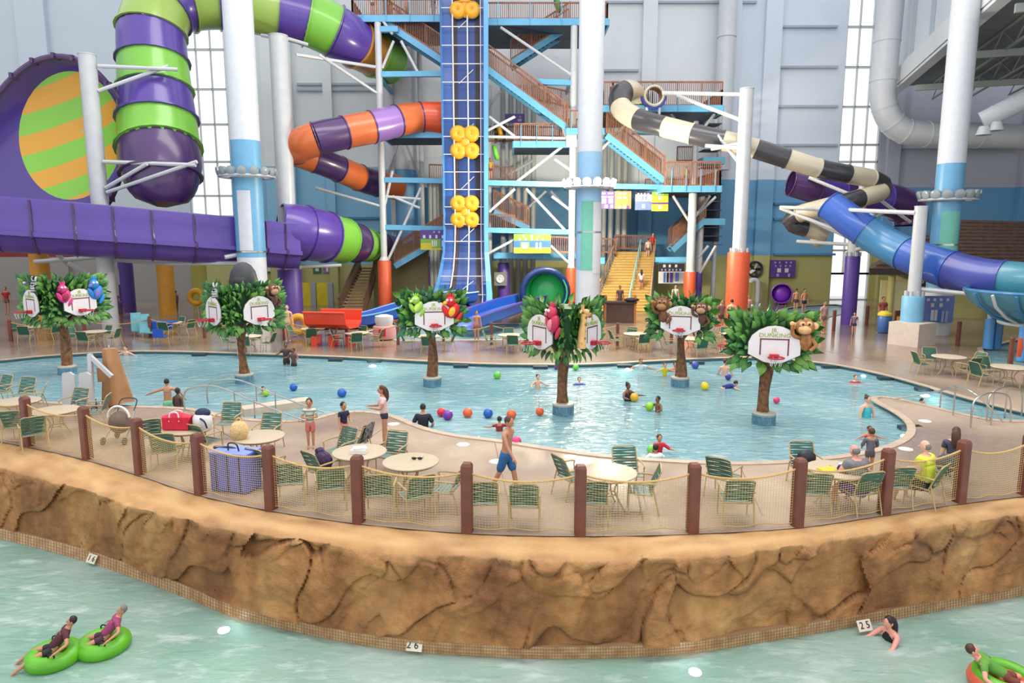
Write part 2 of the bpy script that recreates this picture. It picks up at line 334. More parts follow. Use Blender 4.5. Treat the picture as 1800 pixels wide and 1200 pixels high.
rbm = nt.nodes.new('ShaderNodeValToRGB'); e = rbm.color_ramp; e.elements[0].position = 0.28; e.elements[0].color = (0.62, 0.56, 0.50, 1); e.elements[1].position = 0.62; e.elements[1].color = (1.08, 1.06, 1.02, 1)
mx = nt.nodes.new('ShaderNodeMixRGB'); mx.blend_type = 'MULTIPLY'; mx.inputs[0].default_value = 0.85
L(na.outputs['Fac'], ra.inputs['Fac']); L(nb.outputs['Fac'], rbm.inputs['Fac']); L(ra.outputs['Color'], mx.inputs[1]); L(rbm.outputs['Color'], mx.inputs[2])
# darker brown along the cracks and in noise streaks, set by a mesh attribute
at = nt.nodes.new('ShaderNodeAttribute'); at.attribute_name = 'dark_tone'; m2 = nt.nodes.new('ShaderNodeMixRGB'); m2.inputs[2].default_value = rgb(96, 66, 46)
L(at.outputs['Fac'], m2.inputs[0]); L(mx.outputs['Color'], m2.inputs[1])
at2 = nt.nodes.new('ShaderNodeAttribute'); at2.attribute_name = 'cap'; m3 = nt.nodes.new('ShaderNodeMixRGB'); m3.inputs[2].default_value = rgb(204, 162, 112)
L(at2.outputs['Fac'], m3.inputs[0]); L(m2.outputs['Color'], m3.inputs[1]); L(m3.outputs['Color'], p.inputs['Base Color'])
nd = noi(6, 6); ma = nt.nodes.new('ShaderNodeMath'); ma.operation = 'MULTIPLY_ADD'; ma.inputs[1].default_value = 3.0; L(nd.outputs['Fac'], ma.inputs[0]); L(nc.outputs['Fac'], ma.inputs[2])
bp = nt.nodes.new('ShaderNodeBump'); bp.inputs['Strength'].default_value = 0.6; bp.inputs['Distance'].default_value = 0.03; L(ma.outputs[0], bp.inputs['Height']); L(bp.outputs['Normal'], p.inputs['Normal'])
cols = list(range(-300, 2101, 3)); ROWS = 76; rows = []; dark_tone = []; capv = []
arc = 0.0; prev = None
for x in cols:
    A = G(x, yF(x)); B = G(x, yE(x), -0.10); C = G(x, yT(x), -1.5); K = C + (B-C)*0.5; K.z = -0.75
    if prev: arc += (A-prev).length
    prev = A.copy(); out = Vector((C.x-A.x, C.y-A.y, 0)); out = (out.normalized()*0.6 + Vector((-x+900, -1600, 0)).normalized()*0.4).normalized()
    wob = noise.noise(Vector((arc*0.9, 3.1, 0)))*0.16 + noise.noise(Vector((arc*2.6, 9.1, 0)))*0.09
    row = []
    for j in range(ROWS):
        t = j/(ROWS-1)
        if t < 0.28: q = A.lerp(B, t/0.28); q.z = -0.02 - 0.08*(t/0.28)**2
        else:
            s = (t-0.28)/0.72; q = B.lerp(C, s); q.z = -0.10 + (-1.5+0.10)*s
        # round shoulder
        face = min(1, max(0, (t-0.20)/0.14))
        nv = Vector((arc, q.z, 0)); wp = Vector((noise.noise(nv*0.9), noise.noise(nv*0.9+Vector((7, 0, 0))), 0))
        e1 = arc*0.78 + q.z*0.62; e2 = -arc*0.62 + q.z*0.78      # carved strata lean down to the left
        d1, _pt = noise.voronoi(Vector((e1*0.30, e2*0.75, 0.3)) + wp*0.45)
        gate = max(0, min(1, 0.5 + 1.6*noise.noise(Vector((arc*0.7, q.z*0.9, 11)))))
        cr = d1[1]-d1[0]; crack = max(0, 1 - cr/0.05)*gate
        d2, _p2 = noise.voronoi(Vector((e1*0.9, e2*1.9, 5.0)) + wp*0.6); gate2 = max(0, min(1, 0.4 + 1.8*noise.noise(Vector((arc*1.1, q.z*1.3, 21)))))
        cr2 = d2[1]-d2[0]; upper = max(0, 1-abs(t-0.36)/0.20); crack2 = max(0, 1-cr2/0.07)*upper*gate2
        fb = noise.fractal(Vector((arc*1.1, q.z*1.6, 2.0)), 1.0, 2.1, 5)
        def facet(pts, k, ee):
            c_ = pts[0]; h1 = noise.cell(Vector((c_.x*7.3, c_.y*5.1, k))); h2 = noise.cell(Vector((c_.x*3.7+9, c_.y*8.9, k+2))); h3 = noise.cell(Vector((c_.x*5.7+3, c_.y*2.9, k+4)))
            dd = ee - c_; return h1 + 1.2*(h2*dd.x + h3*dd.y)
        f1 = facet(_pt, 1.0, Vector((e1*0.30, e2*0.75, 0.3)) + wp*0.45); f2 = facet(_p2, 7.0, Vector((e1*0.9, e2*1.9, 5.0)) + wp*0.6)
        disp = face*(0.10*fb + 0.085*f1 + 0.065*f2*(0.35+0.65*upper) - 0.09*crack - 0.09*crack2)
        top = 1-face
        q = q + out*(disp + wob*face*max(0, 1-abs(t-0.32)/0.4)) + Vector((0, 0, 1))*(top*(0.02*noise.noise(Vector((arc*2, t*6, 0)))) - 0.05*face*max(0, 1-(t-0.28)/0.08 if t > 0.28 else 1)*(0.5+noise.noise(Vector((arc*1.7, 1, 4)))))
        if j == 0: q = A - out*0.5 - Vector((0, 0, 0.05))
        row.append(q); dark_tone.append(min(1, (0.5*crack + 0.6*crack2)*face + 0.55*max(0, noise.noise(Vector((e1*0.35, e2*1.1+4, 9))))*face)); capv.append(max(0, min(1, (1-face)*(0.75+0.6*noise.noise(Vector((arc*1.4, t*9, 33)))))))
    rows.append(row)
rk = MB(); rk.sheet(rows); rock = rk.build('trim_2', rock_m, ang=80); struct(rock)
for nm, vals in (('dark_tone', dark_tone), ('cap', capv)):
    att = rock.data.attributes.new(nm, 'FLOAT', 'POINT'); att.data.foreach_set('value', vals)
# tile kerb of the river: rows of small tiles, joined
kb = MB(); tl = MB(); top = [G(x, yT(x), -1.5) for x in range(-300, 2101, 10)]; bot = [G(x, yW(x), RZ) for x in range(-300, 2101, 10)]
kb.sheet([[q + Vector((0, 0.25, 0.0)) for q in top], [q + Vector((0, 0.0, 0.0)) for q in top], [q for q in bot], [q - Vector((0, 0, 0.1)) for q in bot]])
kerb = struct(kb.build('trim_3', mat('kerb_grout', (150, 116, 84), 0.7), smooth=False))
for i in range(len(top)-1):
    n = 2
    for k in range(n):
        for j in range(4):
            def PT(u, v):
                return top[i].lerp(top[i+1], u).lerp(bot[i].lerp(bot[i+1], u), v)
            u0, u1, v0, v1 = (k+0.08)/n, (k+0.92)/n, (j+0.08)/4, (j+0.92)/4; o = Vector((0, -0.006, 0.002))
            tl.add([PT(u0, v0)+o, PT(u1, v0)+o, PT(u1, v1)+o, PT(u0, v1)+o], [(0, 1, 2, 3)])
tl.build('mosaic_tiles', mat('tan_mosaic_tile', (200, 160, 118), 0.4, c2=(170, 122, 84), scale=5), kerb, smooth=False, kind='stuff')
for (x, y, s, wpx) in [(729, 1134, "2 6\"", 30), (163, 982, "1 6", 20), (1518, 1099, "2 5", 26)]:
    c = G(x, y, -1.62); z0 = (G(x+8, yT(x+8), -1.6) - G(x-8, yT(x-8), -1.6)); ang = math.atan2(z0.y, z0.x)
    wpl = wpx*c.length/1200; R = Matrix.Rotation(ang, 3, 'Z') @ Matrix.Rotation(math.radians(58), 3, 'X')
    pl = thing('depth_tile', {729: 'white depth tile reading 2 6 on the tan kerb at middle of the rock', 163: 'white depth tile reading 1 6 on the tan kerb at far left of the rock', 1518: 'white depth tile reading 2 5 on the tan kerb beside the dark haired swimmer'}[x], 'sign', c + Vector((0, -0.03, 0.02)))
    MB().box(c + Vector((0, -0.03, 0.02)), (wpl, 0.19, 0.012), R=R).build('tile_plate', mat('white_ceramic', (222, 208, 188), 0.4), pl, smooth=False)
    text(s, c + Vector((0, -0.03, 0.02)) + R @ Vector((0, 0, 0.010)), 0.17, black_m, R, pl, 'depth_number')
# ================================================================ BUILDING SHELL
def band_mat(name, bands, var=0.05):
    m, nt, p = nodes_of(name); p.inputs['Roughness'].default_value = 0.6
    tc = nt.nodes.new('ShaderNodeTexCoord'); sp = nt.nodes.new('ShaderNodeSeparateXYZ'); mr = nt.nodes.new('ShaderNodeMapRange'); r = nt.nodes.new('ShaderNodeValToRGB')
    mr.inputs['From Max'].default_value = 40; e = r.color_ramp; e.interpolation = 'CONSTANT'
    e.elements[0].color = rgb(*bands[0][1]); e.elements[1].position = bands[1][0]/40; e.elements[1].color = rgb(*bands[1][1])
    for z, c in bands[2:]: q = e.elements.new(z/40); q.color = rgb(*c)
    n = nt.nodes.new('ShaderNodeTexNoise'); n.inputs['Scale'].default_value = 0.5; n.inputs['Detail'].default_value = 4; hv = nt.nodes.new('ShaderNodeHueSaturation')
    m2 = nt.nodes.new('ShaderNodeMapRange'); m2.inputs['To Min'].default_value = 1-var; m2.inputs['To Max'].default_value = 1+var
    L = nt.links.new; L(tc.outputs['Object'], sp.inputs[0]); L(sp.outputs['Z'], mr.inputs['Value']); L(mr.outputs['Result'], r.inputs['Fac']); L(tc.outputs['Object'], n.inputs['Vector'])
    L(n.outputs['Fac'], m2.inputs['Value']); L(m2.outputs['Result'], hv.inputs['Value']); L(r.outputs['Color'], hv.inputs['Color']); L(hv.outputs['Color'], p.inputs['Base Color']); return m
YB = 60.0
wallR = band_mat('painted_panel_right', [(0, (176, 172, 112)), (3.9, (110, 166, 206)), (10.2, (214, 222, 234))])
wallM = band_mat('painted_panel_middle', [(0, (176, 172, 112)), (3.4, (84, 138, 178)), (9.6, (222, 226, 230))])
wallL = band_mat('painted_panel_left', [(0, (176, 172, 112)), (3.0, (134, 184, 214)), (11.3, (222, 226, 228))])
wallF = band_mat('painted_panel_far_left', [(0, (150, 146, 142)), (3.6, (128, 46, 48)), (4.9, (196, 206, 216))])
wallC = band_mat('painted_panel_corner', [(0, (170, 166, 108)), (3.9, (96, 148, 190)), (9.6, (166, 168, 182))])
def X_at(px, Y=YB, py=300): return W(px, py, Y).x
def wallseg(name, px0, px1, m, zt=36, y=YB):
    b = MB(); x0, x1 = X_at(px0, y), X_at(px1, y); b.box(((x0+x1)/2, y+0.3, zt/2), (x1-x0, 0.6, zt)); return struct(b.build(name, m, smooth=False))
w1 = wallseg('wall_back_far_left', -700, 330, wallF)
w2 = wallseg('wall_back_left', 406, 720, wallL)
w3 = wallseg('wall_back_middle', 720, 1262, wallM)
w4 = wallseg('wall_back_right', 1262, 1473, wallR)
w5 = wallseg('wall_back_corner', 1543, 2500, wallC)
# pilasters and horizontal panel joints standing proud of the wall
def pil(par, px0, px1, m, proud=0.5):
    x0, x1 = X_at(px0), X_at(px1); MB().box(((x0+x1)/2, YB-proud/2, 18), (x1-x0, proud, 36)).build('pilaster', m, par, smooth=False)
for par, a, c, m in [(w2, 470, 522, wallL), (w3, 1122, 1146, wallM), (w4, 1262, 1288, wallR), (w4, 1330, 1358, wallR), (w5, 1553, 1575, wallC), (w5, 1790, 1830, wallC), (w1, 60, 110, wallF), (w2, 575, 590, wallL)]: pil(par, a, c, m)
def ledge(par, px0, px1, py, m, h=0.18):
    a, c = W(px0, py, YB-0.12), W(px1, py, YB-0.12); MB().bar((a.x, a.y, a.z), (c.x, c.y, a.z), 0.24, h).build('panel_joint', m, par, smooth=False)
jl = mat('panel_joint_grey', (168, 178, 190), 0.6); jbm = mat('panel_joint_blue', (78, 132, 172), 0.6)
for y in (47, 118, 187, 255): ledge(w4, 1360, 1472, y, jl)
for y in (358, 385, 447): ledge(w4, 1360, 1468, y, jbm)
ledge(w3, 1060, 1122, 124, jl); ledge(w3, 1060, 1330, 4, jl)
for y in (148, 158): ledge(w2, 522, 660, y, jl)
for y in (383,): ledge(w2, 522, 690, y, jbm)
ledge(w5, 1575, 1790, 258, jl, 0.3)
# tall window strips: real openings with panes, mullions and a sill
glass_m = bpy.data.materials.new('frosted_window_glass'); glass_m.use_nodes = True; nt = glass_m.node_tree; nt.nodes.remove(nt.nodes['Principled BSDF'])
t_ = nt.nodes.new('ShaderNodeBsdfTranslucent'); t_.inputs[0].default_value = (1, 1, 1, 1); u_ = nt.nodes.new('ShaderNodeBsdfTransparent'); g_ = nt.nodes.new('ShaderNodeBsdfGlossy'); g_.inputs['Roughness'].default_value = 0.1
ms = nt.nodes.new('ShaderNodeMixShader'); ms.inputs[0].default_value = 0.12; nt.links.new(u_.outputs[0], ms.inputs[1]); nt.links.new(t_.outputs[0], ms.inputs[2])
mg = nt.nodes.new('ShaderNodeMixShader'); mg.inputs[0].default_value = 0.04; nt.links.new(ms.outputs[0], mg.inputs[1]); nt.links.new(g_.outputs[0], mg.inputs[2]); nt.links.new(mg.outputs[0], nt.nodes['Material Output'].inputs[0])
mull = mat('window_mullion', (186, 190, 192), 0.5); MATS['glass'] = glass_m
def window(name, px0, px1, z0, z1, rows_z, ncols, y=YB):
    x0, x1 = X_at(px0, y), X_at(px1, y)
    root = bpy.data.objects.new(name, None); COL.objects.link(root); root['kind'] = 'structure'; OFF[root.name] = Vector()
    zs = [z0] + rows_z + [z1]
    for z in zs: MB().box(((x0+x1)/2, y+0.25, z), (x1-x0, 0.3, 0.16)).build('transom', mull, root, smooth=False)
    for i in range(ncols+1): MB().box((x0+(x1-x0)*i/ncols, y+0.25, (z0+z1)/2), (0.16 if i in (0, ncols) else 0.05, 0.3, z1-z0)).build('mullion', mull, root, smooth=False)
    for k in range(len(zs)-1):
        for i in range(ncols):
            a, c = x0+(x1-x0)*i/ncols, x0+(x1-x0)*(i+1)/ncols
            MB().box(((a+c)/2, y+0.3, (zs[k]+zs[k+1])/2), (c-a-0.05, 0.03, zs[k+1]-zs[k]-0.14)).build('pane', glass_m, root, smooth=False)
zr = lambda py: W(900, py, YB).z
window('window_1', 330, 406, zr(380), 34, [zr(y) for y in (344, 284, 218, 156, 86, 20)] + [26.5, 30], 3)
b = MB(); x0, x1 = X_at(330), X_at(406); b.box(((x0+x1)/2, YB+0.3, zr(380)/2+zr(480)/2), (x1-x0, 0.6, zr(380)-zr(480))); struct(b.build('wall_window_spandrel', wallL, smooth=False))
window('window_2', 330, 420, zr(480), zr(455), [], 4, YB-0.05)
b = MB(); b.box(((x0+x1)/2, YB+0.3, zr(480)/2), (x1-x0, 0.6, zr(480))); struct(b.build('wall_window_sill', wallL, smooth=False))
window('window_3', 1473, 1543, 2.3, 34, [zr(y) for y in (440, 284, 254, 187, 117, 46)] + [26.5, 30], 3)
window('door_1', 1473, 1543, 0, 2.3, [], 2)
# side walls far outside, closing the room
struct(MB().box((-64, 34, 18), (0.6, 60, 36)).build('wall_left', wallF, smooth=False))
struct(MB().box((64, 34, 18), (0.6, 60, 36)).build('wall_right', wallC, smooth=False))
# right mezzanine: fascia wall, soffit and joists
A = Vector((31.2, 58.2, 0)); D = (Vector((24.9, 37.8, 0)) - A).normalized(); Bf = A + D*46; N = Vector((-D.y, D.x, 0)); N = N if N.x > 0 else -N
grey_cl = mat('soffit_grey', (122, 128, 128), 0.8, var=0.08, scale=0.6); fas = mat('fascia_white', (214, 216, 218), 0.5, var=0.03)
zc = 17.6
c4 = [A, Bf, Bf + N*40, A + N*40]
b = MB(); b.add([q + Vector((0, 0, zc)) for q in c4] + [q + Vector((0, 0, zc+0.5)) for q in c4], [(3, 2, 1, 0), (4, 5, 6, 7), (0, 1, 5, 4), (1, 2, 6, 5), (2, 3, 7, 6), (3, 0, 4, 7)])
ceil = struct(b.build('ceiling', grey_cl, smooth=False))
MB().bar(A + Vector((0, 0, zc+0.2)) - N*0.2, Bf + Vector((0, 0, zc+0.2)) - N*0.2, 0.5, 1.3).build('fascia_beam', fas, ceil, smooth=False)
MB().bar(A + Vector((0, 0, zc-0.6)) - N*0.05, Bf + Vector((0, 0, zc-0.6)) - N*0.05, 0.7, 0.18).build('fascia_flange', fas, ceil, smooth=False)
b = MB(); b.bar(A + Vector((0, 0, zc+4.6)) + N*0.2, Bf + Vector((0, 0, zc+4.6)) + N*0.2, 0.3, 8); up_ = struct(b.build('wall_clerestory', mat('clerestory_panel', (208, 212, 218), 0.6), smooth=False))
for k in range(1, 7):
    q = A + D*(k*5.2) - N*0.02
    MB().box((q.x, q.y, zc+4.6), (0.08, 0.5, 8)).build('panel_joint', jl, up_, smooth=False)
joist = mat('joist_primer', (148, 152, 148), 0.7)
for k in range(1, 10):
    o_ = N*(2.6*k); p0, p1 = A + o_ + D*1.0, Bf + o_; j = MB()
    j.bar(p0 + Vector((0, 0, zc-1.3)), p1 + Vector((0, 0, zc-1.3)), 0.14, 0.10); j.bar(p0 + Vector((0, 0, zc-0.1)), p1 + Vector((0, 0, zc-0.1)), 0.14, 0.10)
    n = 22
    for i in range(n):
        a_, c_ = p0.lerp(p1, i/n), p0.lerp(p1, (i+1)/n); up2 = i % 2
        j.bar(a_ + Vector((0, 0, zc-(0.1 if up2 else 1.3))), c_ + Vector((0, 0, zc-(1.3 if up2 else 0.1))), 0.06, 0.06)
    j.build('roof_joist', joist, ceil, smooth=False)
for k in range(3): 
    t0 = A + D*(7+9*k); MB().bar(t0 + Vector((0, 0, zc-1.5)), t0 + N*26 + Vector((0, 0, zc-1.5)), 0.2, 0.4).build('cross_beam', joist, ceil, smooth=False)
# big ducts
dm = mat('painted_duct', (206, 208, 214), 0.4, var=0.03)
def duct(name, pts, r, label, seams=6):
    t = thing(name, label, 'duct', pts[0]); path = catmull(pts, 8); MB().tube(path, r, 20).build('duct_run', dm, t)
    for k in range(1, seams):
        i = int(k*(len(path)-1)/seams); d = (path[min(i+1, len(path)-1)]-path[i-1]).normalized()
        MB().cyl(path[i]-d*0.06, path[i]+d*0.06, r*1.04, n=20).build('seam_band', dm, t)
    return t
Yd = 55; duct('air_duct', [W(1572, -90, Yd), W(1566, 0, Yd), W(1557, 95, Yd), W(1552, 165, Yd), W(1562, 205, Yd), W(1585, 228, Yd), W(1620, 235, Yd), W(1720, 238, Yd), W(1860, 244, Yd)], 0.95, 'large white air duct bending from vertical to horizontal beside the tall right window', 9)
duct('branch_duct', [W(1726, 213, 42), W(1760, 196, 41.5), W(1810, 172, 41), W(1880, 140, 40)], 0.55, 'white branch duct under the grey joists, ending in an open nozzle', 4)
for s_ in (W(1730, 222, 41.6), W(1752, 214, 41.4)): MB().lathe([(0.25, 0), (0.42, -0.5), (0.40, -0.5)], s_, 14).build('nozzle', dm, bpy.data.objects['branch_duct'])
# round grey standpipes on the wall
for i, (px, y1) in enumerate([(1267, -60)]):
    q = W(px, 300, 58.6); t = thing('riser_pipe', 'wide pale riser pipe on the wall behind the brown platform railing', 'pipe', (q.x, q.y, 0)); MB().cyl((q.x, q.y, 11), (q.x, q.y, 33), 0.72, n=18).build('pipe_run', dm, t)
    for z in (13.5, 17.2, 21.6): MB().cyl((q.x, q.y, z-0.1), (q.x, q.y, z+0.1), 0.78, n=18).build('seam_band', dm, t)
# ================================================================ BIG PAINTED COLUMNS
def zat(py, Y): return W(900, py, Y).z
def big_column(name, px, pyref, Y, wpx, label, patches, ztop=34, base=None):
    q = W(px, pyref, Y); r = wpx*S(pyref, Y)/2; t = thing(name, label, 'column', (q.x, q.y, 0))
    cuts = patches
    for (za, zb, m) in cuts:
        MB().cyl((q.x, q.y, za), (q.x, q.y, zb), r, n=32).build('painted_shaft', m, t)
    return t, q, r
lb = mat('light_blue_paint', (146, 186, 218), 0.4, var=0.03); mb_ = mat('mid_blue_paint', (106, 164, 202), 0.4, var=0.04); teal = mat('seafoam_paint', (110, 184, 164), 0.4, var=0.04); offw = mat('column_white', (206, 209, 216), 0.4, var=0.03)
def patch(t, q, r, a0, a1, z0, z1, m):       # raised paint panel wrapped on the shaft, angles from the side facing the pool
    rows = [[(q.x + (r+0.015)*math.sin(a), q.y - (r+0.015)*math.cos(a), z) for a in [a0 + (a1-a0)*k/10 for k in range(11)]] for z in (z0, z1)]
    MB().sheet(rows).build('paint_panel', m, t)
Y1 = 41.0
t1, q1, r1_ = big_column('painted_column', 431, 250, Y1, 50, 'large round column with blue middle behind the tree topped by a dark gorilla', [(0, zat(452, Y1), offw), (zat(452, Y1), zat(248, Y1), mb_), (zat(248, Y1), 34, offw)])
patch(t1, q1, r1_, -0.45, 0.5, zat(440, Y1), zat(336, Y1), offw)
t2, q2, r2_ = big_column('painted_column', 1037, 250, 42, 44, 'large round column with pale blue, seafoam and white panels in the middle of the hall', [(0, zat(474, 42), offw), (zat(474, 42), zat(268, 42), lb), (zat(268, 42), 34, offw)])
patch(t2, q2, r2_, -0.75, 0.25, zat(474, 42), zat(354, 42), teal); patch(t2, q2, r2_, 0.25, 1.5, zat(480, 42), zat(356, 42), offw)
t3, q3, r3_ = big_column('painted_column', 1672, 290, 38.2, 44, 'large round column with blue and seafoam middle rising past the grey soffit', [(0, zat(505, 38.2), offw), (zat(505, 38.2), zat(288, 38.2), mb_), (zat(288, 38.2), 34, offw)])
patch(t3, q3, r3_, -0.9, 0.5, zat(500, 38.2), zat(372, 38.2), teal)
for t, q, r, z in ((t1, q1, r1_, zat(442, Y1)), (t2, q2, r2_, zat(408, 42)), (t3, q3, r3_, zat(430, 38.2))):
    MB().cyl((q.x, q.y, z-0.05), (q.x, q.y, z+0.05), r*1.03, n=32).build('steel_band', steel, t)
bulb_on = mat('lamp_lit_lens', (255, 244, 214), 0.3, emit=480); bulb_off = mat('lamp_unlit_lens', (150, 158, 162), 0.12); lh_m = mat('lamp_housing', (168, 174, 176), 0.3, metal=0.4)
def ring_light(t_q, r, px_y, Y, lit, label, ringpx):
    q = t_q; z = zat(px_y, Y); R0 = ringpx*S(px_y, Y)/2; t = thing('ring_light', label, 'lamp', (q.x, q.y, z))
    MB().torus((q.x, q.y, z-0.25), R0*0.95, 0.07, 36, 8).build('ring', white, t); MB().torus((q.x, q.y, z-0.28), r*1.12, 0.06, 28, 8).build('collar', white, t)
    for k in range(8):
        a = 2*math.pi*k/8; MB().bar((q.x+math.cos(a)*r, q.y+math.sin(a)*r, z-0.27), (q.x+math.cos(a)*R0*0.95, q.y+math.sin(a)*R0*0.95, z-0.27), 0.08, 0.08).build('spoke', white, t, smooth=False)
    for k in range(16):
        a = 2*math.pi*(k+0.5)/16; c = Vector((q.x+math.cos(a)*R0*0.95, q.y+math.sin(a)*R0*0.95, z)); d = Vector((math.cos(a), math.sin(a), -0.25)).normalized(); s_, u_ = frame_of(d); M = Matrix((s_, u_, d)).transposed()
        h = MB().lathe([(0.10, -0.26), (0.20, -0.16), (0.27, 0.10), (0.25, 0.10)], c, 12, M).build('lamp_head', lh_m, t)
        MB().lathe([(0.02, 0.15), (0.18, 0.14), (0.245, 0.11)], c, 12, M).build('lens', bulb_on if lit else bulb_off, h)
ring_light(q1, r1_, 303, Y1, False, 'unlit ring of floodlights around the blue middle of the leftmost large column', 98)
ring_light(q2, r2_, 322, 42, True, 'glowing ring of floodlights around the middle large column', 88)
ring_light(q3, r3_, 343, 38.2, False, 'unlit ring of floodlights around the large column beside the brown hut roof', 92)
# ================================================================ NEAR DECK: FENCE
def post_mesh(h, w, name, m, parent, q, rz=0.0):
    b = MB(); z = [(-0.05, 1), (h-0.05, 1), (h, 0.72)]
    rows = [[q + Matrix.Rotation(rz, 3, 'Z') @ Vector((w/2*k*x, w/2*k*y, zz)) for x, y in ((-1, -0.8), (-0.8, -1), (0.8, -1), (1, -0.8), (1, 0.8), (0.8, 1), (-0.8, 1), (-1, 0.8))] for zz, k in z]
    b.sheet(rows, wrap=True, caps=True); return b.build(name, m, parent, smooth=False)
fpx = [-140, -48, 47, 150, 243, 349, 474, 629, 821, 1020, 1219, 1404, 1558, 1691, 1806, 1905]
fb = [G(x, yF(x)) + Vector((0, 0.10, 0)) for x in fpx]
fence = thing('net_fence', 'long brown post and rope fence with tan netting along the top of the carved rock', 'fence', fb[8])
net_m = mat('tan_netting', (204, 176, 122), 0.8)
for i, q in enumerate(fb):
    a = math.atan2((fb[min(i+1, len(fb)-1)]-fb[max(i-1, 0)]).y, (fb[min(i+1, len(fb)-1)]-fb[max(i-1, 0)]).x)
    post_mesh(1.30, 0.20, 'post', post_brown, fence, q, a)
for i in range(len(fb)-1):
    a, c = fb[i], fb[i+1]; L_ = (c-a).length; n = 12
    top = [a.lerp(c, k/n) + Vector((0, 0, 1.12 - 0.16*4*(k/n)*(1-k/n))) for k in range(n+1)]
    bot = [a.lerp(c, k/n) + Vector((0, 0, 0.06 + 0.02*math.sin(k*1.3+i))) for k in range(n+1)]
    MB().tube(top, 0.020, 6).build('top_rope', rope_m, fence); MB().tube(bot, 0.011, 5).build('bottom_rope', rope_m, fence)
    nb_ = MB(); cnt = int(L_/0.055)
    def tp(u):
        x = u*n; k = min(int(x), n-1); return top[k].lerp(top[k+1], x-k)
    def bt(u):
        x = u*n; k = min(int(x), n-1); return bot[k].lerp(bot[k+1], x-k)
    for k in range(1, cnt):
        u = k/cnt; nb_.bar(bt(u), tp(u), 0.0042, 0.0042)
    for j in range(1, 20):
        v = j/20; pts = [bt(k/6).lerp(tp(k/6), v) for k in range(7)]
        for k in range(6): nb_.bar(pts[k], pts[k+1], 0.0042, 0.0042)
    nb_.build('netting', net_m, fence, smooth=False, kind='stuff')
# ================================================================ CHAIRS AND TABLES
def make_chair(name, straps, fr, det=True, seatm=None):
    t = thing(name, 'x', 'chair', (0, 0, 0)); r = 0.014
    for s in (-1, 1):
        x = 0.28*s
        MB().tube([(x, 0.25, 0), (x, 0.235, 0.40), (x, 0.22, 0.585)], r, 6).build('leg', fr, t)
        MB().tube([(x, -0.34, 0), (x, -0.25, 0.36), (x, -0.21, 0.50)], r, 6).build('leg', fr, t)
        MB().tube(catmull([(x, 0.22, 0.585), (x*1.03, 0.24, 0.625), (x*1.06, 0.12, 0.645), (x*1.05, -0.12, 0.64), (x, -0.27, 0.63)], 3), 0.018, 6).build('armrest', fr, t)
    bf = [(-0.26, -0.17, 0.40), (-0.265, -0.25, 0.62), (-0.255, -0.36, 0.875), (-0.20, -0.375, 0.905), (0.20, -0.375, 0.905), (0.255, -0.36, 0.875), (0.265, -0.25, 0.62), (0.26, -0.17, 0.40)]
    MB().tube(bf, r, 6).build('back_frame', fr, t)
    MB().tube([(-0.27, 0.24, 0.42), (0.27, 0.24, 0.42), (0.27, -0.20, 0.39), (-0.27, -0.20, 0.39)], r, 6, closed=True).build('seat_frame', fr, t)
    def strap(p0, p1, up, h, wv, nm, m):
        p0, p1 = Vector(p0), Vector(p1); rows = []; up = Vector(up).normalized(); nrm = (p1-p0).cross(up).normalized(); n = 9 if det else 3
        for k in range(n):
            u = k/(n-1); c = p0.lerp(p1, u) + up*(0.005*math.sin(u*math.pi*2*wv)) - nrm*0.02*math.sin(math.pi*u)
            hh = h*(0.46 + 0.08*math.sin(u*math.pi*3*wv + 1))
            rows.append([c+up*hh-nrm*0.004, c+up*hh+nrm*0.004, c-up*hh+nrm*0.004, c-up*hh-nrm*0.004])
        return MB().sheet(rows, wrap=True, caps=True).build(nm, m, t, smooth=False)
    if det:
        for k in range(9):
            u = (k+0.4)/9; y0 = -0.18-0.195*u; z = 0.43+0.455*u
            strap((-0.262, y0, z), (0.262, y0, z), (0, -0.36, 0.93), 0.047, 1 if k % 2 else -1, 'back_strap', straps)
        for k in range(6):
            y = 0.21-0.075*k; z = 0.425-0.006*k
            strap((-0.265, y, z), (0.265, y, z), (0, 1, 0), 0.06, 1 if k % 2 else -1, 'seat_strap', seatm or straps)
    else:
        strap((-0.255, -0.27, 0.66), (0.255, -0.27, 0.66), (0, -0.36, 0.93), 0.43, 0, 'back_sling', straps)
        strap((-0.26, 0.02, 0.41), (0.26, 0.02, 0.41), (0, 1, 0), 0.42, 0, 'seat_sling', seatm or straps)
    return t
chairA = make_chair('patio_chair', green_strap, tan_frame, True, mat('faded_strap', (104, 136, 132), 0.5, var=0.1, scale=6))
chairB = make_chair('sling_chair', mat('green_sling', (44, 92, 76), 0.6, var=0.12, scale=5), tan_frame, False)
usedc = {}
def put_chair(proto, loc, rz, label, group):
    if proto.name not in usedc:
        usedc[proto.name] = 1; proto.location = loc; proto.rotation_euler = (0, 0, rz); proto['label'] = label; proto['group'] = group; return proto
    return dup(proto, loc, rz, label, group)
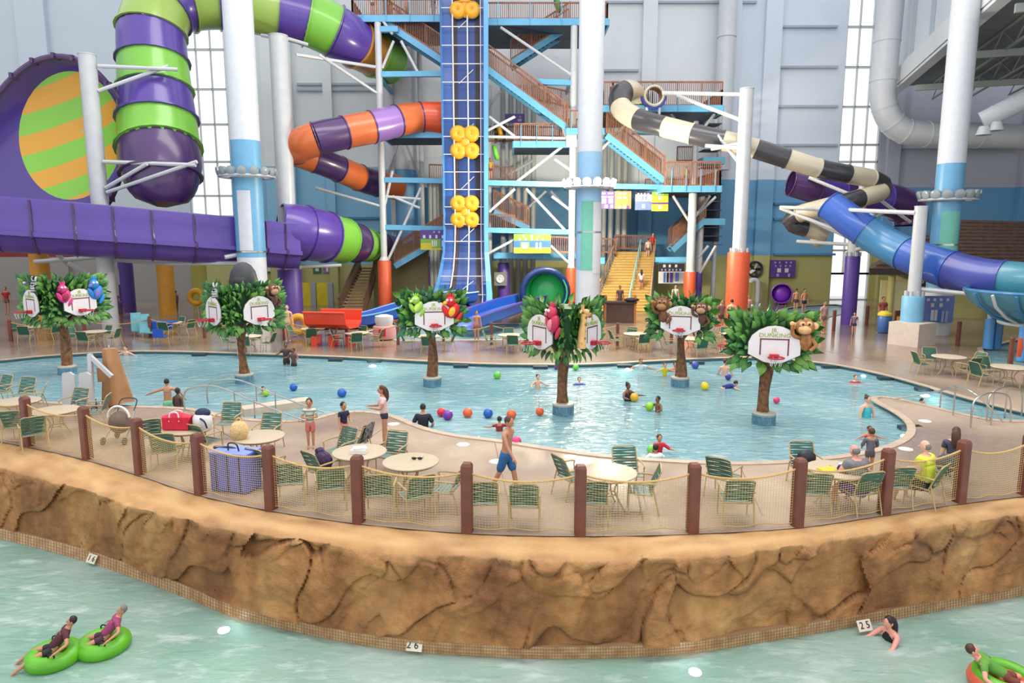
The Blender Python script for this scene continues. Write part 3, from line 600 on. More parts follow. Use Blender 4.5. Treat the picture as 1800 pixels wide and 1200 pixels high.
def make_table(name, topm, r=0.58):
    t = thing(name, 'x', 'table')
    MB().lathe([(0.02, 0.70), (r-0.05, 0.70), (r, 0.712), (r+0.005, 0.725), (r, 0.738), (r-0.03, 0.742), (0.04, 0.742)], n=36).build('tabletop', topm, t)
    MB().torus((0, 0, 0.685), r-0.06, 0.013, 28, 6).build('apron_ring', tan_frame, t); MB().torus((0, 0, 0.30), 0.17, 0.012, 20, 6).build('brace_ring', tan_frame, t)
    for k in range(4):
        a = math.pi/4 + k*math.pi/2; u = Vector((math.cos(a), math.sin(a), 0))
        MB().tube(catmull([u*0.40 + Vector((0, 0, 0.0)), u*0.34 + Vector((0, 0, 0.06)), u*0.20 + Vector((0, 0, 0.28)), u*0.16 + Vector((0, 0, 0.42)), u*0.26 + Vector((0, 0, 0.60)), u*0.46 + Vector((0, 0, 0.69))], 4), 0.015, 6).build('leg', tan_frame, t)
    return t
tabA = make_table('round_table', cream)
tables = [(30, 704, 'round cream table at the left edge of the deck, first from the left'), (97, 720, 'round cream table standing between the second and third brown posts at far left'), (330, 752, 'round cream table carrying the red bag and white bag'), (455, 766, 'round cream table right of the straw bag, two green chairs beyond'), (632, 793, 'round cream table with the white folded towel'), (722, 810, 'round cream table with dark sunglasses, left of the walking man'), (1068, 829, 'round cream table just right of the middle post with four chairs'), (1472, 824, 'round cream table with a yellow paper and caps in front of the grey shirted man')]
TB = []
for i, (x, y, lab) in enumerate(tables):
    q = G(x, y, 0.74); q.z = 0; TB.append(q); rz = 0.3*i
    if i == 0: tabA.location = q; tabA.rotation_euler = (0, 0, rz); tabA['label'] = lab; tabA['group'] = 'cream tables on the near deck'
    else: dup(tabA, q, rz, lab, 'cream tables on the near deck')
GN = 'green strap chairs on the near deck'
near = [  # back panel centre in the photograph, heading, label
 (10, 672, 160, 'green strap chair at the left edge, behind the leftmost cream table'), (48, 676, 176, 'green strap chair with dark teal back directly behind the first brown post'), (77, 686, 120, 'green strap chair seen from its side, right of the first brown post'),
 (141, 696, 172, 'green strap chair below the white pool lift, behind the second brown post'), (22, 745, 8, 'green strap chair behind the net left of the first brown post'), (60, 757, 40, 'green strap chair half hidden behind the first brown post'), (186, 707, 105, 'green strap chair with towel strap beside the brown lift cover'),
 (286, 778, 12, 'green strap chair loaded with a dark bag behind the third brown post'), (345, 762, -25, 'green strap chair turned to the red bag table, behind the fourth brown post'), (262, 752, 30, 'green strap chair next to the stroller, left of the red bag'),
 (407, 723, 180, 'green strap chair beyond the white and navy bag, at the handrail'), (477, 742, 176, 'green strap chair beyond the table left of the boy in stripes'), (400, 800, -8, 'green strap chair hidden behind the blue tote at the net'), (452, 806, -30, 'green strap chair behind the fifth brown post, right of the blue tote'),
 (508, 842, 10, 'green strap chair behind the net right of the fifth brown post'), (548, 812, -40, 'green strap chair under a purple and dark patterned bag'), (582, 852, 18, 'green strap chair just left of the sixth brown post'), (665, 856, 4, 'green strap chair just right of the sixth brown post'),
 (611, 768, 150, 'pale seated green strap chair beyond the towel table, under the second boy'), (643, 762, 75, 'green strap chair draped with a dark patterned towel beside the girl'), (697, 776, 165, 'green strap chair with a plain bright back right of the girl'), (806, 838, 78, 'green strap chair seen from the side left of the seventh brown post'), (740, 858, 30, 'green strap chair behind a pale towel under the sunglasses table'),
 (850, 871, 2, 'green strap chair with its back to the net right of the seventh brown post'), (921, 872, -4, 'green strap chair below the walking man, second right of the seventh post'),
 (987, 820, -62, 'green strap chair angled towards the table left of the middle post'), (1098, 805, 186, 'green strap chair on the pool side of the middle table'), (1043, 865, 0, 'green strap chair with its back to the net right of the middle post'), (1152, 840, 82, 'green strap chair seen from its right side beside the middle table'),
 (1264, 822, -40, 'tilted green strap chair on open deck right of the ninth post'), (1300, 864, -6, 'green strap chair with its back to the net right of the ninth post'), (1410, 796, 178, 'green strap chair with a black bag on it at the pool side'), (1436, 858, -5, 'green strap chair right of the tenth post, left of the grey shirted man'),
 (1528, 866, 14, 'green strap chair under the grey shirted bald man'), (1581, 856, 3, 'empty green strap chair between the two seated men'), (1652, 852, 40, 'green strap chair under the yellow shirted man'), (1690, 828, 60, 'green strap chair behind the last brown post with a dark bag')]
CH_ = {}
for bx, by, rz, lab in near:
    a = math.radians(rz); q = G(bx, by, 0.66) + Matrix.Rotation(a, 3, 'Z') @ Vector((0, 0.27, 0)); q.z = 0
    for _it in range(12):      # keep every foot inside the fence
        bad = False
        for fx_, fy_ in ((-.3, -.36), (.3, -.36), (-.3, .27), (.3, .27)):
            c_ = q + Matrix.Rotation(a, 3, 'Z') @ Vector((fx_, fy_, 0)); pxx = 900 + c_.x/(c_.y*CP + CH*SP)*F
            if c_.y < G(pxx, yF(pxx)).y + 0.16: bad = True
        if not bad: break
        q *= 1 + 0.05/q.length
    CH_[lab] = put_chair(chairA, q, a, lab, GN)
# far deck
FT = [(62, 573), (165, 582), (300, 566), (436, 590), (550, 577), (627, 584), (752, 590), (897, 588), (1118, 586), (1215, 594), (1292, 586), (1668, 626), (1776, 644)]
farT = make_table('cafe_table', mat('cafe_table_top', (206, 190, 166), 0.35, var=0.05), 0.6)
k_ = 0
side_w = ['left', 'right', 'near', 'far']
for i, (x, y) in enumerate(FT):
    q = G(x, y, 0.74); q.z = 0; lab = 'cream cafe table on the far deck beyond the pool, %s from the left' % ORD[i]
    if i == 0: farT.location = q; farT['label'] = lab; farT['group'] = 'cream tables on the far deck'
    else: dup(farT, q, 0.5*i, lab, 'cream tables on the far deck')
    for s, (dx, dy, rz) in enumerate([(-0.95, 0.1, -85), (0.95, -0.05, 88), (0.15, -0.95, 5), (-0.1, 0.95, 175)]):
        if s == 3 and i in (0, 4, 9): continue
        put_chair(chairB, q + Vector((dx, dy, 0)), math.radians(rz + random.uniform(-22, 22)), 'green sling chair on the %s side of the %s far deck table' % (side_w[s], ORD[i]), 'green chairs on the far deck')
# loose blue loungers / towels near the third far table
bt = mat('royal_blue_towel', (36, 84, 180), 0.9, var=0.1, scale=12)
q = G(285, 566, 0.76); o = MB().box((q.x, q.y, 0.78), (1.5, 0.7, 0.05)).box((q.x, q.y-0.36, 0.60), (1.5, 0.04, 0.38)).build('beach_towel', bt, smooth=False); tag(o, 'royal blue towel spread over the third far deck table', 'towel')
q = G(283, 592, 0.45); o = MB().box((q.x, q.y, 0.47), (0.5, 0.5, 0.05)).box((q.x, q.y-0.27, 0.66), (0.52, 0.05, 0.42)).build('beach_towel', bt, smooth=False); tag(o, 'royal blue towel on the near chair of the third far table', 'towel')
lc = mat('turquoise_mesh', (96, 158, 170), 0.6, var=0.1)
for i, (x, y) in enumerate([(247, 590), (262, 593)]):
    q = G(x, y); t = thing('folded_lounger', ['left one of two turquoise loungers tilted beside the blue towel table', 'right one of two turquoise loungers tilted beside the blue towel table'][i], 'lounger', q, 0, 'turquoise loungers on the far deck')
    MB().bar(q + Vector((-0.2, 0, 0.25)), q + Vector((-0.35, 0.3, 1.25)), 0.5, 0.04).build('backrest', lc, t, smooth=False); MB().bar(q + Vector((-0.2, 0, 0.28)), q + Vector((0.55, -0.3, 0.30)), 0.5, 0.05).build('seat', lc, t, smooth=False)
    for dx, dy in ((-0.3, 0.1), (-0.2, -0.25), (0.5, -0.1), (0.5, -0.45)): MB().cyl(q + Vector((dx, dy, 0)), q + Vector((dx, dy, 0.28)), 0.02, n=6).build('leg', tan_frame, t)
# far rope fence with thin brown posts
ffp = [(30, 598), (115, 585), (265, 572), (325, 585), (500, 575), (535, 583), (617, 590), (700, 600), (865, 588), (1088, 596), (1100, 590)]
fx = [(20, 600), (150, 596), (265, 592), (360, 594), (430, 600), (500, 598), (610, 602), (700, 606), (780, 604), (864, 606), (960, 604), (1085, 607), (1180, 604), (1280, 604)]
pts = [G(x, y) for x, y in fx]
ff = thing('rope_fence', 'low fence of thin brown posts and rope along the far deck behind the trees', 'fence', pts[0])
for q in pts: post_mesh(1.15, 0.14, 'post', post_brown, ff, q)
for a, c in zip(pts[:-1], pts[1:]):
    MB().tube([a.lerp(c, k/8) + Vector((0, 0, 1.0 - 0.25*4*(k/8)*(1-k/8))) for k in range(9)], 0.02, 5).build('rope', rope_m, ff)
pr = [G(x, y) for x, y in [(1683, 608), (1775, 644), (1523, 572), (1400, 590), (1465, 582), (1640, 590)]]
for i, q in enumerate(pr):
    o = post_mesh(1.25, 0.16, 'brown_post', post_brown, None, q); tag(o, ['brown post right of the beige plinth', 'brown post hung with an orange rescue tube at right', 'brown post left of the blue bin', 'brown post just right of the last board tree', 'brown post in the wet walkway right of the kiddie pool', 'brown post against the beige plinth'][i], 'post')
# ================================================================ BAGS AND LOOSE THINGS ON THE NEAR DECK
def blob(pts_r, m, name, parent): return MB().tube(pts_r[0], pts_r[1], 10).build(name, m, parent)
bagred = mat('crimson_nylon', (206, 26, 62), 0.55, var=0.1, scale=8); bagw = mat('white_canvas', (226, 222, 222), 0.7, var=0.06); navy = mat('navy_fabric', (34, 42, 78), 0.7, var=0.15, scale=10); straw = mat('straw_weave', (222, 186, 132), 0.9, var=0.25, scale=30, bump=0.4, bscale=60)
q = TB[2] + Vector((-0.18, -0.10, 0.742)); t = thing('duffel_bag', 'crimson duffel bag with white handles on a round cream table', 'bag', q)
MB().box(q + Vector((0, 0, 0.17)), (0.62, 0.30, 0.30)).tube([q + Vector((-0.31, 0, 0.20)), q + Vector((0, 0, 0.30)), q + Vector((0.31, 0, 0.20))], 0.14, 10).build('bag_body', bagred, t)
for s in (-1, 1): MB().tube(catmull([q + Vector((-0.14, s*0.14, 0.22)), q + Vector((-0.12, s*0.10, 0.42)), q + Vector((0.05, s*0.10, 0.42)), q + Vector((0.10, s*0.14, 0.22))], 4), 0.018, 6).build('handle', bagw, t)
q = TB[2] + Vector((0.38, -0.02, 0.742)); t = thing('tote_bag', 'white tote bag with navy straps beside the crimson duffel', 'bag', q)
MB().lathe([(0.19, 0), (0.23, 0.10), (0.22, 0.28), (0.16, 0.36), (0.12, 0.36)], q, 16).build('bag_body', bagw, t); MB().ell(q + Vector((0.02, 0, 0.38)), (0.19, 0.14, 0.12), 12, 8).build('folded_cloth', navy, t)
MB().tube(catmull([q + Vector((0.05, -0.22, 0.30)), q + Vector((0.16, -0.24, 0.22)), q + Vector((0.20, -0.22, 0.06))], 4), 0.02, 6).build('strap', navy, t)
q = TB[3] + Vector((-0.36, -0.22, 0.742)); t = thing('straw_bag', 'crumpled straw beach bag on the table next to the blue tote', 'bag', q)
MB().lathe([(0.14, 0), (0.20, 0.10), (0.21, 0.22), (0.15, 0.36), (0.10, 0.40)], q, 14).build('bag_body', straw, t); MB().tube(catmull([q + Vector((-0.1, 0, 0.36)), q + Vector((0, 0, 0.50)), q + Vector((0.1, 0, 0.36))], 4), 0.014, 6).build('handle', straw, t)
bl = mat('periwinkle_fabric', (92, 104, 196), 0.7, var=0.12, scale=6)
q = G(406, 868) + Vector((0, 0.32, 0)); rz = math.radians(-14); M3 = Matrix.Rotation(rz, 3, 'Z'); t = thing('tote_cart', 'big periwinkle blue fabric tote box with open flap behind the net', 'cart', q)
for (c, s) in [((0, 0, 0.05), (0.86, 0.5, 0.06)), ((0, -0.25, 0.43), (0.86, 0.03, 0.78)), ((0, 0.25, 0.43), (0.86, 0.03, 0.78)), ((-0.43, 0, 0.43), (0.03, 0.5, 0.78)), ((0.43, 0, 0.43), (0.03, 0.5, 0.78))]:
    MB().box(q + M3 @ Vector(c), s, rz).build('side_panel', bl, t, smooth=False)
MB().box(q + M3 @ Vector((0, 0.02, 0.84)), (0.9, 0.56, 0.035), rz).build('lid', mat('periwinkle_light', (128, 144, 224), 0.7), t, smooth=False)
for x in (-0.28, 0, 0.28): MB().box(q + M3 @ Vector((x, -0.272, 0.43)), (0.035, 0.012, 0.76), rz).build('webbing', navy, t, smooth=False)
MB().tube(catmull([q + M3 @ Vector(v) for v in ((-0.12, -0.05, 0.86), (-0.08, -0.08, 1.02), (0.10, -0.08, 1.02), (0.14, -0.05, 0.86))], 4), 0.016, 6).build('handle', black_m, t)
# stroller
q = G(214, 775); st_g = mat('stroller_taupe', (112, 92, 82), 0.8, var=0.15, scale=9); st_d = mat('stroller_charcoal', (62, 62, 64), 0.7); t = thing('stroller', 'taupe folded stroller with pale hood rim behind the net, left of the third post', 'stroller', q)
MB().ell(q + Vector((0, 0, 0.52)), (0.27, 0.30, 0.30), 14, 10).build('seat_pod', st_g, t); MB().tube([q + Vector((0.28*math.cos(a), -0.05, 0.66+0.30*math.sin(a))) for a in [math.pi*k/10 for k in range(11)]], 0.03, 8).build('hood_rim', bagw, t)
MB().tube(catmull([q + Vector((-0.22, 0.3, 0.75)), q + Vector((-0.2, 0.5, 1.02)), q + Vector((0.2, 0.5, 1.02)), q + Vector((0.22, 0.3, 0.75))], 4), 0.018, 6).build('push_handle', st_d, t)
for s in (-1, 1):
    MB().tube([q + Vector((s*0.24, 0.35, 0.80)), q + Vector((s*0.26, 0, 0.35)), q + Vector((s*0.27, -0.35, 0.10))], 0.016, 6).build('frame_tube', steel, t)
    for y in (-0.35, 0.3): MB().cyl(q + Vector((s*0.26, y, 0.10)), q + Vector((s*0.30, y, 0.10)), 0.10, n=14).build('wheel', st_d, t)
def soft(name, label, cat, c, r, m, extra=None):
    b = MB(); b.ell(c, r, 12, 8); 
    for e in (extra or []): b.ell(Vector(c)+Vector(e[0]), e[1], 10, 6)
    for i, v in enumerate(b.v): b.v[i] = v + Vector((noise.noise(v*6), noise.noise(v*6+Vector((5, 0, 0))), noise.noise(v*6+Vector((0, 5, 0)))))*0.035
    return tag(b.build(name, m), label, cat)
def seat_of(lab, dz=0.45): o = CH_[lab]; return Vector(o.location) + Vector((0, 0, dz))
soft('backpack', 'dark bag slumped on the chair behind the third post', 'bag', seat_of(near[7][3], 0.60), (0.2, 0.16, 0.19), mat('charcoal_nylon', (52, 50, 52), 0.8))
soft('beach_bag', 'purple and dark patterned bag on the chair behind the net', 'bag', seat_of(near[15][3], 0.62), (0.22, 0.18, 0.24), mat('plum_print_fabric', (92, 62, 110), 0.8, c2=(40, 34, 52), scale=22), [((-0.05, 0.02, 0.2), (0.12, 0.1, 0.1))])
soft('backpack', 'black bag on the chair at the pool side', 'bag', seat_of(near[31][3], 0.60), (0.2, 0.14, 0.20), black_m)
soft('backpack', 'dark bag on the chair behind the last post', 'bag', seat_of(near[36][3], 0.64), (0.2, 0.15, 0.22), mat('slate_nylon', (70, 78, 92), 0.8))
# patterned towel over the chair beside the girl
o = CH_[near[19][3]]; a = o.rotation_euler.z; M3 = Matrix.Rotation(a, 3, 'Z'); L0 = Vector(o.location)
rows = [[L0 + M3 @ Vector((x, y, z + 0.01*math.sin(x*20))) for x in (-0.24, -0.12, 0, 0.12, 0.24)] for y, z in ((-0.30, 0.50), (-0.40, 0.88), (-0.385, 0.925), (-0.34, 0.90), (-0.24, 0.66), (-0.15, 0.46))]
tag(MB().sheet(rows).build('beach_towel', mat('navy_cream_print', (40, 44, 60), 0.9, c2=(150, 150, 140), scale=16)), 'dark towel with pale pattern draped over a chair back beside the girl', 'towel')
q = TB[4] + Vector((0.02, -0.12, 0.742)); tag(MB().box(q + Vector((0, 0, 0.05)), (0.32, 0.24, 0.09)).box(q + Vector((0.02, 0, 0.11)), (0.26, 0.2, 0.04), 0.2).build('folded_towel', bagw, smooth=False), 'white folded towel on a round cream table', 'towel')
q = TB[5] + Vector((0.12, 0.08, 0.742)); t = thing('sunglasses', 'dark sunglasses lying on a round cream table', 'sunglasses', q)
for s in (-1, 1): MB().ell(q + Vector((s*0.06, 0, 0.03)), (0.055, 0.015, 0.03), 10, 6).build('lens', black_m, t)
MB().tube([q + Vector((-0.115, 0.14, 0.02)), q + Vector((-0.115, 0, 0.04)), q + Vector((0.115, 0, 0.04)), q + Vector((0.115, 0.14, 0.02))], 0.006, 5).build('frame', black_m, t)
q = TB[7] + Vector((-0.22, -0.05, 0.742)); tag(MB().box(q + Vector((0, 0, 0.012)), (0.34, 0.24, 0.02), 0.3).build('paper_folder', mat('yellow_card', (230, 186, 40), 0.7), smooth=False), 'yellow paper folder on the table in front of the grey shirted man', 'paper')
def cap(q, m, label):
    t = thing('cap', label, 'cap', q); MB().lathe([(0.10, 0), (0.105, 0.04), (0.08, 0.10), (0.02, 0.125)], q, 14).build('crown', m, t); MB().lathe([(0.02, 0.008), (0.15, 0.004), (0.15, 0.0)], q + Vector((0, -0.07, 0.0)), 14).build('brim', m, t)
cap(TB[7] + Vector((0.05, -0.1, 0.742)), navy, 'navy cap on the table in front of the grey shirted man'); cap(TB[7] + Vector((0.28, -0.2, 0.742)), mat('dark_plum', (58, 34, 52), 0.8), 'dark plum cap at the near rim of the table by the grey shirted man'); cap(TB[7] + Vector((0.12, 0.02, 0.742)), bagw, 'white cap between two dark caps on the table by the grey shirted man')
# deck drain lids
for i, (x, y) in enumerate([(814, 781), (872, 811), (692, 745), (1626, 740), (1592, 789), (1003, 803)]):
    q = G(x, y); tag(MB().lathe([(0.17, 0.0), (0.17, 0.008), (0.13, 0.012), (0.03, 0.012)], q, 20).build('skimmer_lid', mat('white_lid', (238, 236, 230), 0.4)), 'round white skimmer lid %s' % ['right of the girl, halfway to the walking man', 'just left of the walking man', 'beside the girl in pink', 'on the rounded peninsula right of the lady in turquoise', 'at the rounded right end of the pool', 'beside the tilted chair left of the middle post'][i], 'lid')
# handrails
def rail_tube(name, label, lines, legs):
    t = thing(name, label, 'handrail', lines[0][0])
    for l in lines: MB().tube(catmull(l, 5), 0.024, 8).build('rail', steel, t)
    for a, c in legs: MB().cyl(a, c, 0.022, n=8).build('post', steel, t)
def R3(x, y, z): return G(x, y, z)
# left ramp rails: two parallel pipes falling to the right
A0, A1 = G(325, 722), G(540, 742); dirv = (A1-A0).normalized(); sd = Vector((-dirv.y, dirv.x, 0))
for k, (off, nm) in enumerate([(0.0, 'nearer chrome handrail sloping down into the ramp beside the boy in stripes'), (1.0, 'farther chrome handrail sloping down into the ramp beside the ramp wall')]):
    b0 = A0 + sd*off; ln = (A1-A0).length
    rail_tube('ramp_handrail', nm, [[b0 + Vector((0, 0, 0)), b0 + Vector((0, 0, 0.45)), b0 + dirv*0.22 + Vector((0, 0, 0.72)), b0 + dirv*0.9 + Vector((0, 0, 0.86)), b0 + dirv*1.5 + Vector((0, 0, 0.82)), b0 + dirv*(ln*0.62) + Vector((0, 0, 0.45)), b0 + dirv*ln*0.98 + Vector((0, 0, 0.05))]],
        [(b0 + dirv*1.9 + Vector((0, 0, -0.3)), b0 + dirv*1.9 + Vector((0, 0, 0.74))), (b0 + dirv*2.6 + Vector((0, 0, -0.3)), b0 + dirv*2.6 + Vector((0, 0, 0.53)))])
for k, (x0, y0, x1, y1, lab) in enumerate([(1706, 752, 1776, 742, 'nearer chrome grab rail arching over the narrow channel at right'), (1734, 740, 1796, 730, 'farther chrome grab rail arching over the narrow channel at right'), (1652, 716, 1700, 745, 'low chrome rail running along the peninsula edge')]):
    a = G(x0, y0); c = G(x1, y1) ; m_ = a.lerp(c, 0.5)
    l = [a, a + Vector((0, 0, 0.70)), a.lerp(c, 0.25) + Vector((0, 0, 0.93)), a.lerp(c, 0.6) + Vector((0, 0, 0.93)), a.lerp(c, 0.92) + Vector((0, 0, 0.72)), c] if k < 2 else [a + Vector((-1.0, 0.9, 0.05)), a + Vector((0, 0, 0.55)), m_ + Vector((0, 0, 0.9)), c + Vector((0.2, 0, 0.85)), c + Vector((0.9, -0.2, 0.1))]
    rail_tube('grab_rail', lab, [l], [(m_, m_ + Vector((0, 0, 0.93))), (a, a + Vector((0, 0, 0.6)))])
# pool lift with its cover
q = G(140, 722); t = thing('pool_lift', 'white pool lift with slatted seat and long arm at the left pool edge', 'pool lift', q)
MB().box(q + Vector((0.05, 0.1, 0.10)), (0.7, 0.6, 0.2)).build('base', white, t, smooth=False)
for s in (-1, 1): MB().prism([(-0.24, 0), (0.24, 0), (0.20, 0.95), (0.08, 1.04), (-0.15, 1.0)], q + Vector((0.0+s*0.26, 0.0, 0.20)), (1, 0, 0), (0, 0, 1), 0.08).build('seat_shell', white, t, smooth=False)
MB().bar(q + Vector((0.22, 0.3, 0.2)), q + Vector((0.30, 0.3, 1.75)), 0.12, 0.12).build('mast', white, t, smooth=False); MB().bar(q + Vector((0.28, 0.3, 1.70)), q + Vector((0.98, 0.2, 1.05)), 0.09, 0.12).build('arm', white, t, smooth=False)
MB().bar(q + Vector((0.10, 0.0, 0.28)), q + Vector((-0.75, -0.05, 0.12)), 0.10, 0.06).build('footrest', white, t, smooth=False); MB().bar(q + Vector((0.45, 0.1, 0.35)), q + Vector((0.55, 0.0, -0.05)), 0.05, 0.08).build('brace', black_m, t, smooth=False)
for s in (-1, 1): MB().cyl(q + Vector((0.05+s*0.42, -0.25, 0.08)), q + Vector((0.05+s*0.47, -0.25, 0.08)), 0.08, n=12).build('wheel', black_m, t)
q = G(208, 714); cvm = mat('tan_cover_vinyl', (170, 124, 84), 0.55, var=0.12, scale=3); t = thing('draped_cover', 'tall tan vinyl cover hanging draped on its pole beside the pool lift', 'cover', q)
rows = []
for j in range(12):
    u = j/11; z = 0.10 + 1.78*(1-u); wq = 0.20 + 0.26*u**1.2; cx = -0.12 + 0.16*u
    rows.append([q + Vector((cx + wq*math.cos(a)*(1+0.22*math.cos(5*a+u)), 0.22*(0.7+0.5*u)*math.sin(a)*(1+0.15*math.cos(4*a)), z + (0.08*math.cos(a) if j == 11 else 0))) for a in [2*math.pi*k/28 for k in range(28)]])
MB().sheet(rows, wrap=True, caps=True).build('vinyl_skirt', cvm, t); MB().cyl(q + Vector((-0.10, 0, 0)), q + Vector((-0.12, 0, 2.0)), 0.03, n=8).build('pole', steel, t); MB().box(q + Vector((-0.40, 0, 1.05)), (0.22, 0.25, 0.45)).build('side_pouch', cvm, t, smooth=False)
# ================================================================ BALLS
def ball(x, y, c, r, label, z=-0.06):
    q = G(x, y, z + r*0.6); q.z = z + r*0.55; b = MB().ell(q, r, 16, 12)
    o = b.build('play_ball', mat('ball_%d_%d_%d' % c, c, 0.35, var=0.03)); tag(o, label, 'ball', 'floating play balls'); return o
bluec, redc, purc, orac, yelc, grec, pinc = (28, 92, 176), (214, 40, 56), (118, 52, 158), (228, 96, 56), (238, 204, 44), (112, 196, 72), (222, 62, 112)
for x, y, c, r, lab in [(516, 680, bluec, .14, 'blue play ball floating left, above the boy in stripes'), (601, 690, bluec, .16, 'blue play ball floating above the boy in the navy shirt'), (874, 659, grec, .15, 'green play ball floating right of the tree with the red parrot'), (776, 724, redc, .14, 'red play ball touching the purple one beside the man in the pool'), (787, 729, purc, .16, 'purple play ball touching the red one'), (822, 725, orac, .15, 'orange play ball, nearest on the right of the purple ball'), (858, 726, bluec, .15, 'blue play ball between two orange balls'), (899, 728, orac, .15, 'orange play ball above the walking man'), (949, 723, orac, .13, 'orange play ball left of the middle planter'), (908, 775, pinc, .13, 'pink play ball beside the walking man at the pool edge'), (1239, 678, yelc, .15, 'yellow play ball left of the floating swimmer'), (1365, 703, pinc, .11, 'pink play ball right of the nearest tree trunk'), (978, 644, purc, .12, 'small purple play ball left of the middle trunk'), (1012, 645, grec, .13, 'green play ball right of the middle trunk near the far edge'), (1222, 641, (70, 84, 168), .16, 'blue and white play ball right of the far tree trunk'), (1280, 662, (60, 64, 160), .12, 'indigo play ball by the bare backed man'), (468, 690, (160, 206, 60), .12, 'lime play ball near the left planter')]:
    ball(x, y, c, r, lab)
# ================================================================ BASKETBALL TREES IN THE POOL
bark = mat('sculpted_bark', (152, 102, 62), 0.7, c2=(88, 56, 36), scale=7, bump=0.5, bscale=18)
leafs = [mat('leaf_green', (70, 124, 54), 0.45, var=0.12, scale=5), mat('leaf_bright_green', (104, 152, 66), 0.45, var=0.12, scale=5), mat('leaf_deep_green', (44, 92, 44), 0.45, var=0.12, scale=5)]
leafs2 = [mat('leaf_blue_green', (52, 108, 72), 0.45, var=0.12, scale=5)]
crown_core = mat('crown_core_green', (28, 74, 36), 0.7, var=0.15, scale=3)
board_m = mat('backboard_white', (228, 220, 222), 0.4, var=0.02); line_m = mat('maroon_line', (110, 44, 56), 0.5); lime_t = mat('lime_lettering', (150, 168, 40), 0.5); hoop_m = mat('hoop_red', (182, 26, 44), 0.4)
board_edge = mat('board_rim_green', (54, 62, 44), 0.5)
def leaf_mesh(nm, m, fold=0.25):
    n = 6; rows = []
    for i in range(n+1):
        u = i/n; w = 0.5*math.sin(math.pi*min(1, u**0.75))*(1-0.25*u)
        z = 0.16*math.sin(u*math.pi) - 0.10*u*u
        rows.append([(-w, u, z - fold*w), (0, u, z + 0.03), (w, u, z - fold*w)])
    b = MB().sheet(rows); me = bpy.data.meshes.new(nm); me.from_pydata([tuple(v) for v in b.v], [], b.f); me.materials.append(m); me.shade_smooth(); return me
LM = [leaf_mesh('leaf_blade', m) for m in leafs] + [leaf_mesh('leaf_blade_blue', leafs2[0])]
def put_leaf(par, me, c, d, nrm, L_, wdt):
    d = d.normalized(); s = d.cross(nrm).normalized(); n = s.cross(d)
    M = Matrix((s*wdt, d*L_, n*L_)).transposed().to_4x4(); M.translation = c - OFF[par.name]
    o = bpy.data.objects.new('leaf', me); COL.objects.link(o); o.parent = par; o.matrix_local = M; return o
eye_w = mat('eye_white', (240, 238, 232), 0.3); eye_b = mat('eye_black', (24, 22, 24), 0.2)
class Face:
    def __init__(self, root, o, ang): 
        self.root = root; self.o = o; self.n = Vector((math.sin(ang), -math.cos(ang), 0)); self.u = Vector((math.cos(ang), math.sin(ang), 0)); self.v = Vector((0, 0, 1)); self.R = Matrix((self.u, self.v, self.n)).transposed()
    def p(self, x, y, z=0.0): return self.o + self.u*x + self.v*y + self.n*z
    def ell(self, b, x, y, z, rx, ry, rz_, rot=0.0): b.ell(self.p(x, y, z), (rx, ry, rz_), 12, 8, self.R @ Matrix.Rotation(rot, 3, 'Z')); return b
def fur_mat(nm, c, c2=None): return mat(nm, c, 0.6, c2=c2, scale=9, var=0.12)
